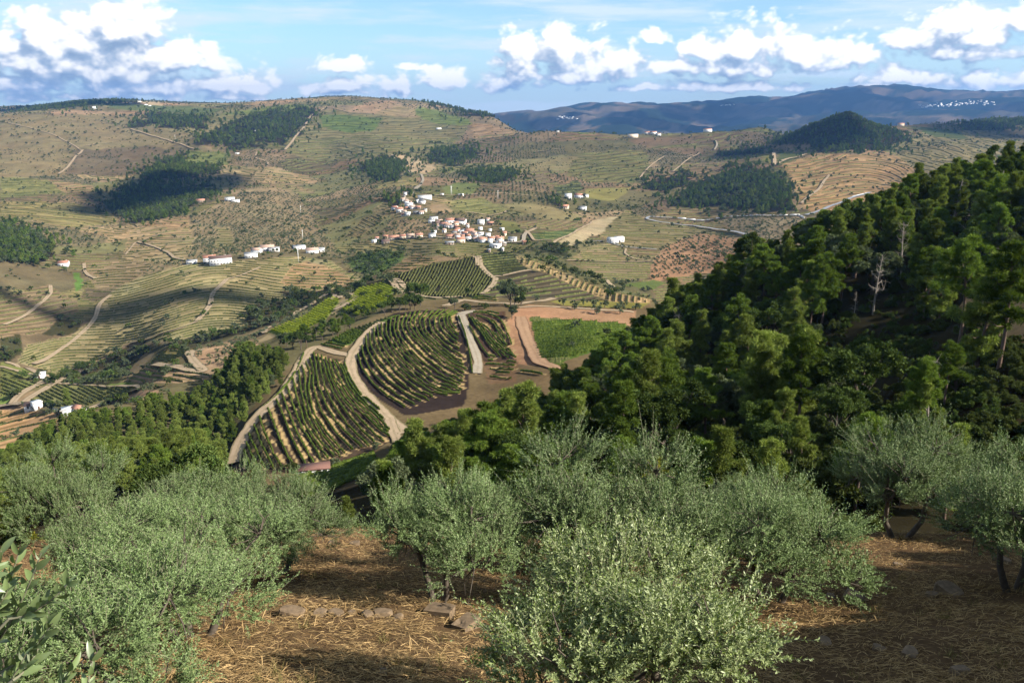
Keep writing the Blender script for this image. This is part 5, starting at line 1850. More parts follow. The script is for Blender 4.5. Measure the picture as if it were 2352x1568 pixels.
def near_forest():
    rs = np.random.RandomState(21)
    cand = []
    step = 5.2
    for gx in np.arange(-30, 175, step):
        for gy in np.arange(44, 228, step):
            cand.append((gx + rs.uniform(-.48, .48) * step, gy + rs.uniform(-.48, .48) * step))
    n = 0
    for x, y in cand:
        if abs(x) > .70 * y:
            continue
        z = float(zat(x, y))
        kx, ky = st2k(x / y, z / y)
        if kx < 880 or ky > 1330:
            continue
        if x > .60 * y and 52 < y < 135:
            continue
        r = rs.rand()
        # what grows there: pines on the slope, oaks mixed in lower and at the far right
        p_oak = .42 if (kx > 1500 and ky > 760) else .18
        if kx > 1900 and 560 < ky < 760:
            p_oak = .5
        in_clear = pnpoly(np.array([kx]), np.array([ky]), [(2180, 720), (2215, 665), (2270, 635), (2360, 600), (2800, 540), (2800, 990), (2420, 900), (2330, 815), (2270, 765)])[0]
        if in_clear:
            continue
        # open shaded gap in the photograph
        gap = pnpoly(np.array([kx]), np.array([ky]), [(1900, 760), (1925, 700), (2060, 690), (2150, 760), (2180, 900), (2100, 950), (1950, 940), (1880, 850)])[0]
        if gap:
            continue
        if rs.rand() < .24:
            continue
        top = sky_at(SKY_R, kx)
        h = rs.uniform(.78, 1.18)
        if y > 150:
            h *= rs.uniform(.9, 1.05)
        if y < 72:
            h *= .55
        oak = rs.rand() < p_oak
        H = (7.0 if oak else 10.0) * h
        s_, t_ = k2st(kx, top)
        room = float(t_) * y - z
        if room < 2.2:
            continue
        s2, t2 = st2k(x / y, (z + min(H, room)) / y)
        if t2 > 1140:
            continue
        h *= 1.08
        H *= 1.08
        if H > room:
            h = h * room / H * rs.uniform(.93, 1.0)
        if h < .38:
            kind, ms = 'shrub', BUSH_N[rs.randint(3)]
            sc = max(.7, h * 2.4)
            place_tree(kind, ms, x, y, sc, rs.uniform(0, 6.28), 'low dark shrub ' + slope_place(kx, ky), 'low shrubs ' + slope_place(kx, ky), 'shrub')
            continue
        if oak:
            v = rs.randint(3)
            place_tree('oak_tree', OAKS_N[v], x, y, h * rs.uniform(.9, 1.15), rs.uniform(0, 6.28),
                       ('dark round', 'grey green', 'dark broad')[v] + ' oak ' + slope_place(kx, ky), ('dark round', 'grey green', 'dark broad')[v] + ' oaks ' + slope_place(kx, ky), 'tree')
        else:
            v = int(rs.choice(5, p=[.15, .28, .12, .28, .17]))
            if kx > 2150 and ky < 620:
                reg = 'on the high top of the near wooded slope'
            elif kx > 1700:
                reg = 'on the shaded side of the near wooded slope'
            elif ky > 1000:
                reg = 'just behind the olive trees at the foot of the slope'
            else:
                reg = 'on the lit lower end of the near wooded slope'
            PINE_LATER.append((x, y, z, h * rs.uniform(.95, 1.08), rs.uniform(0, 6.28), v, float(kx), float(ky)))
        n += 1
    return n


def slope_place(kx, ky):
    sk = sky_at(SKY_R, kx)
    row = 'on the skyline of' if ky < sk + 110 else ('midway down' if ky < sk + 330 else 'low on')
    if kx < 1130:
        c = 'above the steep striped vineyard'
    elif kx < 1350:
        c = 'below the red track'
    elif kx < 1600:
        c = 'right of the red track'
    elif kx < 1850:
        c = 'left of the leaning dead pine'
    elif kx < 2100:
        c = 'around the leaning dead pine'
    else:
        c = 'near the sandy clearing'
    return row + ' the wooded slope ' + c


PINE_LATER = []
N_NEAR = near_forest()
PINE_LATER.sort(key=lambda r: r[1])
for (x, y, z, sc, rz, v, kx, ky) in PINE_LATER[:255]:
    size = 'tall' if sc > 1.1 else ('short' if sc < .85 else 'medium')
    lb = ('dark ' if v in (0, 2, 4) else 'pale ') + size + ' pine ' + slope_place(kx, ky)
    place_tree('pine_tree', PINES_N[v], x, y, sc, rz, lb, lb.replace('pine', 'pines'), 'tree', z=z)


# undergrowth on the clearing edge and under the trees, dead trees of the slope
for (kx, ky, sc, dm, lab, grp) in [
        (2005, 722, 1.35, 100, 'tall bare dead pine leaning in the dark gap of the wooded slope', None),
        (1960, 735, .62, 100, 'short bare dead tree leaning beside the tall dead pine', None),
        (1255, 955, 1.0, 90, 'leafless grey tree standing among pines below the red track', None),
        (1300, 930, 1.0, 90, 'leafless tan tree just above the other bare tree near the red track', None),
        (2185, 540, 1.5, 120, 'slim pale dead trunk near the top of the wooded slope', None),
        (2210, 575, 1.5, 120, 'second slim dead trunk below the top of the wooded slope', None),
        (1135, 1010, .5, 100, 'small bare tree between the dark pines above the olives', None),
        (935, 1085, .45, 120, 'low bare grey bush at the edge of the steep vineyard', None),
        (2130, 990, .75, 60, 'white forked dead tree above the olive trees', None), (1700, 700, 1.2, 90, 'bare grey trunk standing between lit pines in the middle of the slope', None), (1850, 880, 1.1, 80, 'bare trunk low in the wooded slope left of the dark gap', None), (2070, 640, 1.3, 100, 'bare trunk near the top of the slope right of the dead pine', None), (1545, 830, 1.2, 90, 'bare trunk among the pines right of the flat green vineyard', None), (2290, 520, 1.4, 120, 'bare trunk on the high right edge of the wooded slope', None)]:
    x, y, z = hit(kx, ky, dm)
    me = DEADS[int(kx) % 3]
    e = link_obj('dead_tree', me, (x, y, z - .2), (rs_ := 0.0, -.12, kx % 6), (sc, sc, sc))
    tag(e, lab, 'dead tree')

rs_g = np.random.RandomState(71)
_u = []
for _ in range(2600):
    y = rs_g.uniform(50, 215)
    x = rs_g.uniform(-.1 * y, .68 * y)
    z = float(zat(x, y))
    kx, ky = st2k(x / y, z / y)
    if kx < 900 or pnpoly(np.array([float(kx)]), np.array([float(ky)]), [(2180, 720), (2215, 665), (2270, 635), (2360, 600), (2800, 540), (2800, 990), (2420, 900), (2330, 815), (2270, 765)])[0]:
        continue
    if ky < sky_at(SKY_R, kx) + 25:
        continue
    _u.append((x, y, z - .2, rs_g.uniform(.35, .8), rs_g.uniform(0, 6.28), rs_g.randint(3)))
UNDER_PTS = _u
for k, (kx, ky, sc) in enumerate([(2240, 735, .35), (2290, 770, .4), (2335, 790, .45), (2255, 690, .3), (2330, 690, .3), (2300, 660, .4), (2345, 650, .5), (2270, 790, .6), (2310, 830, .8), (2345, 850, .8), (2240, 770, .7), (2215, 745, .6), (2380, 700, .4)]):
    x, y, z = hit(kx, ky, 50)
    place_tree('shrub', BUSH_N[k % 3], x, y, sc, k, 'small shrub on the sandy clearing or its edge', 'shrubs round the sandy clearing', 'shrub')

# explicit trees on and around the spur:  x, y of the base, height in metres, kind
SPUR = [
    (c4((655, 820))[0], 13, 'oak', 'tall rounded green tree at the end of the tree clump beyond the dark vineyard'),
    (c4((620, 845))[0], 8, 'oak', 'broad dark oak beside the tall rounded tree on the spur'),
    (c4((560, 852))[0], 8, 'pine', 'dark pine in the clump beyond the rounded vineyard'),
    (c4((520, 865))[0], 8, 'oak', 'dark oak in the middle of the clump beyond the rounded vineyard'),
    (c4((470, 865))[0], 9, 'pine', 'loose crowned pine in the clump beyond the rounded vineyard'),
    (c4((425, 880))[0], 7, 'oak', 'low oak at the near end of the clump beyond the rounded vineyard'),
    (c4((590, 850))[0], 9, 'oak', 'dark oak filling the clump beside the tall rounded tree'),
    (c4((880, 838))[0], 6, 'oak', 'round dark tree beside the pale junction above the vineyard'),
    (c4((945, 850))[0], 4.5, 'bush', 'bright green round bush below the pale junction'),
    (c4((1080, 840))[0], 3.6, 'bush', 'small round green bush on the pale yard of the spur'),
    (c4((1245, 830))[0], 14, 'oak', 'tall two tiered dark tree standing over the end of the grey track'),
    (c4((1270, 820))[0], 10, 'oak', 'lower half of dark tree growing against the tall two tiered one'),
    (c4((1315, 825))[0], 6, 'oak', 'dark round oak to the right of the two tiered tree'),
    (c4((1255, 905))[0], 6.5, 'oak', 'dark bushy oak at the top of the bare brown patch'),
    (c4((1415, 790))[0], 4, 'olive', 'round grey olive tree nearest the brown mound'),
    (c4((1590, 815))[0], 4, 'olive', 'first round olive tree along the yellow strip'),
    (c4((1665, 845))[0], 4.6, 'olive', 'second round olive tree along the yellow strip'),
    (c4((1720, 815))[0], 3.6, 'olive', 'small olive tree between two larger ones on the yellow strip'),
    (c4((1790, 825))[0], 4.2, 'olive', 'olive tree at the middle of the yellow strip'),
    (c4((1860, 830))[0], 4.2, 'olive', 'olive tree right of the middle of the yellow strip'),
    (c4((1810, 875))[0], 4.6, 'olive', 'olive tree standing lower on the red soil'),
    (c4((1960, 872))[0], 5, 'olive', 'larger olive tree low on the red soil edge'),
    (c4((1978, 835))[0], 4.2, 'olive', 'olive tree behind the larger one on the yellow strip'),
    (c4((2060, 850))[0], 4.2, 'olive', 'olive tree at the far right end of the yellow strip'),
    (c4((1880, 775))[0], 6, 'oak', 'dark oak at the foot of the scalloped slope'),
    (c5((960, 440))[0], 11, 'pine', 'tall dark pine standing over the left bend of the pale track'),
    (c5((920, 455))[0], 8, 'oak', 'dark oak under the tall pine at the track bend'),
    (c5((870, 450))[0], 8, 'oak', 'dark oak left of the tall pine at the track bend'),
    (c5((1010, 400))[0], 7, 'pine', 'slim pine right of the tall one at the track bend'),
    (c5((1060, 395))[0], 8, 'pine', 'pale trunked pine beside the narrow green strip'),
    (c5((1130, 385))[0], 10, 'pine', 'open crowned tree over the narrow green strip'),
    (c5((1165, 375))[0], 9, 'pine', 'pale stemmed open tree next to the narrow green strip'),
    (c5((1210, 350))[0], 9, 'pine', 'greyish open tree at the head of the narrow green strip'),
    (c5((1240, 335))[0], 7, 'oak', 'grey green tree closing the row above the narrow strip'),
    (c5((830, 430))[0], 7, 'oak', 'small oak at the top of the left wood'),
    (c5((700, 735))[0], 7, 'cork', 'silver grey oak at the right edge of the left wood'),
    (c5((540, 545))[0], 11, 'oak', 'big dark round tree at the top of the left wood'),
    (c5((1150, 1215))[0], 3, 'olive', 'small silvery olive at the lower edge of the long rowed vineyard'),
    (c5((1410, 1110))[0], 2.6, 'olive', 'small pale bush at the lower right edge of the long rowed vineyard'),
    (c5((870, 1250))[0], 3.4, 'bush', 'bright green bush beside the red roofed shed'),
    (c5((640, 1290))[0], 3.4, 'gold', 'yellow green bush below the long rowed vineyard'),
    (lc((905, 870))[0], 14, 'pine', 'large dark cedar rising beside the white farm walls'),
    (lc((650, 855))[0], 6, 'oak', 'round dark tree near the white gabled farmhouse'),
    (lc((1400, 785))[0], 3.6, 'oak', 'small round tree beside the pale track to the farm'),
    (lc((1440, 780))[0], 3.6, 'oak', 'second small round tree beside the pale track to the farm'),
    (lc((1870, 625))[0], 4, 'olive', 'grey round bush at the junction right of the farm track'),
    (lc((1960, 605))[0], 4, 'olive', 'grey round bush a little right of the junction bush'),
    (lc((630, 915))[0], 3, 'olive', 'low olive under the white farm wall'),
    (lc((745, 925))[0], 4, 'olive', 'wider low olive under the white farm wall'),
    (lc((1400, 130))[0], 6, 'oak', 'single round dark tree on the pale foot of the broad tan hill'),
    (lc((1230, 225))[0], 4, 'bush', 'small light green round bush on the pale foot of the broad tan hill'),
    (lc((1050, 400))[0], 11, 'oak', 'big green oak rising from the valley scrub'),
]
KINDH = {'oak': (OAKS_N, 7.0, 'oak_tree'), 'pine': (PINES_N, 10.0, 'pine_tree'), 'bush': (BUSH_N, 2.6, 'bush'), 'gold': ([GOLD_N], 3.0, 'bush'), 'cork': ([OAKS_N[1]], 7.0, 'oak_tree')}
for k, ((kx, ky), h, kd, lab) in enumerate(SPUR):
    x, y, z = hit(kx, ky, 205)
    if kd == 'olive':
        ms, bh, nm = OLIVE_F, 3.4, 'olive_tree'
    else:
        ms, bh, nm = KINDH[kd]
    place_tree(nm, ms[k % len(ms)], x, y, h / bh, k * 1.7, lab, None, 'bush' if nm == 'bush' else 'tree')
    USED.append((x, y))


def scatter_stuff(name, label, protos, pts):
    """uncountable far growth as one object: instances on points through geometry nodes"""
    pts = np.asarray(pts, np.float32)
    if len(pts) == 0:
        return
    coll = bpy.data.collections.new(name + '_shapes')
    for i, (tr, cr) in enumerate(protos):
        o = bpy.data.objects.new('%s_shape_%d' % (name, i), cr)
        coll.objects.link(o)
    me = bpy.data.meshes.new(name)
    me.vertices.add(len(pts))
    me.vertices.foreach_set('co', pts[:, :3].ravel())
    for an, col_ in (('size', 3), ('turn', 4)):
        a = me.attributes.new(an, 'FLOAT', 'POINT')
        a.data.foreach_set('value', np.ascontiguousarray(pts[:, col_]))
    a = me.attributes.new('pick', 'INT', 'POINT')
    a.data.foreach_set('value', pts[:, 5].astype(np.int32))
    o = bpy.data.objects.new(name, me)
    COL.objects.link(o)
    tag(o, label, None, None, 'stuff')
    ng = bpy.data.node_groups.new(name + '_spread', 'GeometryNodeTree')
    ng.interface.new_socket('Geometry', in_out='INPUT', socket_type='NodeSocketGeometry')
    ng.interface.new_socket('Geometry', in_out='OUTPUT', socket_type='NodeSocketGeometry')
    N = NT(ng)
    gi, go = N.n('NodeGroupInput'), N.n('NodeGroupOutput')
    ci = N.n('GeometryNodeCollectionInfo')
    ci.inputs['Collection'].default_value = coll
    ci.inputs['Separate Children'].default_value = True
    ci.inputs['Reset Children'].default_value = True

    def attr(nm, typ):
        nd = N.n('GeometryNodeInputNamedAttribute', data_type=typ)
        nd.inputs['Name'].default_value = nm
        return nd.outputs[0]
    cx = N.n('ShaderNodeCombineXYZ')
    N.link(attr('turn', 'FLOAT'), cx.inputs[2])
    ip = N.n('GeometryNodeInstanceOnPoints')
    ip.inputs['Pick Instance'].default_value = True
    N.link(gi.outputs[0], ip.inputs['Points'])
    N.link(ci.outputs[0], ip.inputs['Instance'])
    N.link(attr('pick', 'INT'), ip.inputs['Instance Index'])
    N.link(cx.outputs[0], ip.inputs['Rotation'])
    N.link(attr('size', 'FLOAT'), ip.inputs['Scale'])
    N.link(ip.outputs[0], go.inputs[0])
    md = o.modifiers.new('spread', 'NODES')
    md.node_group = ng
    return o


scatter_stuff('undergrowth', 'low dark undergrowth beneath the trees of the wooded slope', BUSH_N, UNDER_PTS)


def far_growth():
    rs = np.random.RandomState(77)
    W_ = (CLS == WOOD).astype(float)
    HALO = np.zeros_like(W_)
    for di in (-9, -4, 0, 4, 9):
        for dj in (-9, -4, 0, 4, 9):
            HALO += np.roll(np.roll(W_, di, 0), dj, 1) / 25.
    rows = {'pine': [], 'oak': [], 'olive': [], 'bush': []}
    for (y0, y1, st) in ((205, 460, 4.2), (460, 1200, 5.6), (1200, 2300, 7.0), (2300, 4300, 12.0)):
        ys = np.arange(y0, y1, st)
        xs = np.arange(-.66 * y1, .66 * y1, st)
        gx, gy = np.meshgrid(xs, ys)
        gx = gx.ravel()
        gy = gy.ravel()
        m = np.abs(gx) < .66 * gy
        gx, gy = gx[m], gy[m]
        jx = rs.uniform(-.45, .45, len(gx)) * st
        jy = rs.uniform(-.45, .45, len(gx)) * st
        fi, fj = gidx(gx + jx, gy + jy)
        c = CLS[np.round(fi).astype(int), np.round(fj).astype(int)]
        v = VIS[np.round(fi).astype(int), np.round(fj).astype(int)]
        rid = RID[np.round(fi).astype(int), np.round(fj).astype(int)]
        # olives stand in rows
        ol = c == OLIVE
        jx[ol] *= .35
        jy[ol] *= .35
        x, y = gx + jx, gy + jy
        u = rs.rand(len(x))
        cl = fbm(x / 45., y / 45., 3)
        k = (st / 7.0) ** 2
        kk = 1.0 if y0 >= 2300 else k
        bmul = np.array([r[4].get('bush', 1) for r in REGIONS] + [1.0])[np.where((rid < 0) | (rid > len(REGIONS)), len(REGIONS), rid)]
        p = np.zeros(len(x))
        p[c == WOOD] = np.where(cl > .40, .9, .5)[c == WOOD] * (1 if st > 5 else .65)
        p[c == RIVER] = np.where(cl > .42, .85, .30)[c == RIVER] * (1 if st > 5 else .55)
        p[c == OLIVE] = .55 * min(1, kk * 1.2)
        p[c == BUSHY] = (np.where(cl > .55, .34, .05) * kk * bmul)[c == BUSHY]
        p[c == FIELD] = (np.where(cl > .55, .13, .012) * kk)[c == FIELD]
        ed = EDGE[np.round(fi).astype(int), np.round(fj).astype(int)] & (rid < 0)
        p[ed] = np.maximum(p[ed], .38)
        hal = HALO[np.round(fi).astype(int), np.round(fj).astype(int)]
        p = np.where((c != WOOD) & (y > 460), np.maximum(p, .55 * hal), p)
        p = np.where(c == WOOD, p * np.clip(.25 + hal * 1.0, 0, 1), p)
        cc_ = np.where((c != WOOD) & (u < .55 * hal), WOOD, c)
        c = np.where(y > 460, cc_, c)
        sel = (u < p) & v & ~((y < 470) & (c == BUSHY) & (cl < .5))
        # nothing on the spur's vineyards and tracks
        for q in np.nonzero(sel)[0]:
            z = float(zat(x[q], y[q]))
            r = rs.rand()
            cc = c[q]
            if cc == WOOD:
                nm = 'pine' if r < .5 + .6 * (cl[q] - .5) else 'oak'
                sc = rs.uniform(.5, 1.3) * (.85 if nm == 'pine' else 1.15)
            elif cc == RIVER:
                nm = 'oak' if r < .7 else 'bush'
                sc = rs.uniform(.5, 1.2)
            elif cc == OLIVE:
                nm = 'olive' if r < .93 else 'oak'
                sc = rs.uniform(.6, 1.05)
            elif cc == BUSHY:
                nm = 'bush' if r < .45 else ('oak' if r < .75 else 'olive')
                sc = rs.uniform(.5, 1.0)
            else:
                nm = 'bush' if r < .3 else ('oak' if r < .75 else 'olive')
                sc = rs.uniform(.45, .95)
            if y0 >= 2300:
                sc *= 1.35
            rows[nm].append((x[q], y[q], z - .3 * sc, sc, rs.uniform(0, 6.28), rs.randint(100)))
    proto = {'pine': PINES_F, 'oak': OAKS_F, 'olive': OLIVE_F, 'bush': BUSH_F}
    nind = {'pine': 0, 'oak': 110, 'olive': 260, 'bush': 190}
    for nm, lst in rows.items():
        lst.sort(key=lambda r: r[1])
        P = proto[nm]
        k = nind[nm]
        for (x, y, z, sc, rz, pk) in lst[:k]:
            zn = zone(*st2k(x / y, z / y))
            what = {'oak': 'dark green tree ', 'olive': 'small round olive tree ', 'bush': 'low round bush '}[nm]
            place_tree({'oak': 'oak_tree', 'olive': 'olive_tree', 'bush': 'bush'}[nm], P[pk % len(P)], x, y, sc, rz, what + zn, what.strip() + 's ' + zn, 'bush' if nm == 'bush' else 'tree', single=True, z=z)
        rest = lst[k:]
        pts = [(x, y, z, sc, rz, pk % len(P)) for (x, y, z, sc, rz, pk) in rest]
        scatter_stuff({'pine': 'distant_pine_woods', 'oak': 'distant_oak_woods', 'olive': 'distant_olive_groves', 'bush': 'distant_scrub'}[nm],
                      {'pine': 'dark pine woods on the far hills and knolls', 'oak': 'broadleaf woods along the valley and on the far hills', 'olive': 'dotted olive groves on the far slopes', 'bush': 'scrub scattered over the far slopes'}[nm], P, pts)
    return {k: len(v) for k, v in rows.items()}


def left_wood():
    """the pine wood that fills the slope left of the spur"""
    rs = np.random.RandomState(33)
    poly = [(-80, 1085), (60, 1030), (200, 965), (350, 935), (440, 925), (500, 890), (545, 835), (640, 815), (672, 842), (655, 878), (620, 915), (582, 955), (548, 1005), (522, 1060), (505, 1140), (420, 1250), (-80, 1300)]
    near, rest = [], []
    for gx in np.arange(-260, 20, 4.5):
        for gy in np.arange(60, 430, 4.5):
            x = gx + rs.uniform(-.45, .45) * 4.5
            y = gy + rs.uniform(-.45, .45) * 4.9
            if abs(x) > .7 * y or y < 125:
                continue
            z = float(zat(x, y))
            kx, ky = st2k(x / y, z / y)
            if not pnpoly(np.array([float(kx)]), np.array([float(ky)]), poly)[0]:
                continue
            h = rs.uniform(.55, 1.0)
            s_, t_ = k2st(kx, sky_at(SKY_L, kx))
            room = float(t_) * y - z
            if room < 2:
                continue
            h = min(h, room / 10.0)
            if h < .3:
                continue
            near.append((y, x, z, h))
    near.sort()

    def LW(y, x):
        kx = float(st2k(x / y, float(zat(x, y)) / y)[0])
        return ('at the left edge of the wood left of the spur' if kx < 120 else ('in the left wood below the white farm' if kx < 280 else ('in the left wood behind the back olive trees' if kx < 420 else 'in the left wood beside the pale spur track')))
    for y, x, z, h in near[:45]:
        v = (1, 3, 1, 3, 0)[rs.randint(5)]
        if rs.rand() < .12:
            place_tree('oak_tree', OAKS_N[v % 3], x, y, h * 1.1, rs.uniform(0, 6.28), 'round oak ' + LW(y, x), 'oaks of the left wood', 'tree')
        else:
            place_tree('pine_tree', PINES_N[v], x, y, h, rs.uniform(0, 6.28), ('tall' if h > .8 else 'short') + (' dark' if v in (0, 2, 4) else ' pale') + ' pine ' + LW(y, x), 'pines of the left wood ' + LW(y, x), 'tree', zs=1.15)
    if near[45:] or PINE_LATER[255:]:
        scatter_stuff('pine_wood', 'farther pines of the woods left of the spur and on the slope', PINES_N, [(x, y, z - .2, h * 1.08, rs.uniform(0, 6.28), (1, 3, 1, 3, 4)[rs.randint(5)]) for y, x, z, h in near[45:]] + [(x, y, z - .2, sc, rz, v) for (x, y, z, sc, rz, v, kx, ky) in PINE_LATER[255:]])
    return len(near)


N_LEFT = left_wood()
N_FAR = far_growth()
print('TREES', N_NEAR, N_LEFT, N_FAR)


# ------------------------------------------------------------------ houses
def box(x0, x1, y0, y1, z0, z1):
    V = np.array([(x0, y0, z0), (x1, y0, z0), (x1, y1, z0), (x0, y1, z0), (x0, y0, z1), (x1, y0, z1), (x1, y1, z1), (x0, y1, z1)], float)
    F = np.array([(0, 3, 2, 1), (4, 5, 6, 7), (0, 1, 5, 4), (1, 2, 6, 5), (2, 3, 7, 6), (3, 0, 4, 7)])
    return V, F


_HC = {}


def simple_mesh(name, parts, mat):
    a = Acc()
    for V, F in parts:
        a.add(np.asarray(V, float), np.asarray(F))
    return a.mesh(name, mat)


def house(x, y, w, h, roof, wallm, label, cat='house', rz=None, depth=None, windows=True, z=None, group=None, name='house', sink=2.0):
    d = depth or max(5.0, min(w * .8, 9.0))
    z = float(zat(x, y)) if z is None else z
    rz = rz if rz is not None else RND.uniform(-.3, .3) - math.atan2(x, y) * .6
    e = empty(name, (x, y, z), rz)
    tag(e, label, cat, group)
    a, b = w / 2, d / 2
    rt = min(2.2, d * .22)
    if roof in ('tile', 'pale', 'brown'):
        wl = [box(-a, a, -b, b, -sink, h)]
        # gables on the short sides
        gv = [(-a, -b, h), (-a, b, h), (-a, 0, h + rt), (a, -b, h), (a, b, h), (a, 0, h + rt)]
        wl.append((gv, np.array([(0, 1, 2), (4, 3, 5)])))
        link_obj('wall', simple_mesh('wall', wl, wallm), parent=e)
        o = .45
        zl = h - o * rt / b
        th = .22
        rv = [(-a - o, -b - o, zl + .05), (a + o, -b - o, zl + .05), (a + o, 0, h + rt + .05), (-a - o, 0, h + rt + .05), (-a - o, b + o, zl + .05), (a + o, b + o, zl + .05)]
        rv2 = [(p[0], p[1], p[2] + th) for p in rv]
        RF = np.array([(6, 7, 8, 9), (9, 8, 11, 10), (0, 3, 2, 1), (3, 4, 5, 2), (0, 1, 7, 6), (4, 10, 11, 5), (0, 6, 9, 3), (3, 9, 10, 4), (1, 2, 8, 7), (2, 5, 11, 8)])
        link_obj('roof', simple_mesh('roof', [(rv + rv2, RF)], {'tile': M_TILE, 'pale': M_TILEP, 'brown': M_BROWNR}[roof]), parent=e)
        if w > 7:
            c = link_obj('chimney', simple_mesh('chimney', [box(-.35, .35, -.35, .35, 0, 1.3)], wallm), (a * .5, b * .3, h + rt * .55), parent=e)
    else:
        link_obj('wall', simple_mesh('wall', [box(-a, a, -b, b, -sink, h)], wallm), parent=e)
        link_obj('roof', simple_mesh('roof', [box(-a - .3, a + .3, -b - .3, b + .3, h + .003, h + .3)], M_GREYR if roof == 'flat' else M_WHITE), parent=e)
    if windows:
        k = max(1, int(w / 3.0))
        fl = max(1, int(h / 2.9))
        key = 'win'
        if key not in _HC:
            _HC['win'] = simple_mesh('window', [box(-.5, .5, -.06, .02, -.65, .65)], M_GLASS)
            _HC['door'] = simple_mesh('door', [box(-.55, .55, -.07, .02, 0, 2.1)], M_DOOR)
        for f in range(fl):
            for q in range(k):
                xx = -a + (q + .5) * w / k
                if f == 0 and q == k // 2:
                    link_obj('door', _HC['door'], (xx, -b, .05), parent=e)
                else:
                    link_obj('window', _HC['win'], (xx, -b, 1.6 + f * 2.8), parent=e)
        for s in (-1, 1):
            if d > 6:
                link_obj('window', _HC['win'], (s * a, 0, 1.6 + (fl - 1) * 2.8), (0, 0, s * math.pi / 2), parent=e)
    return e


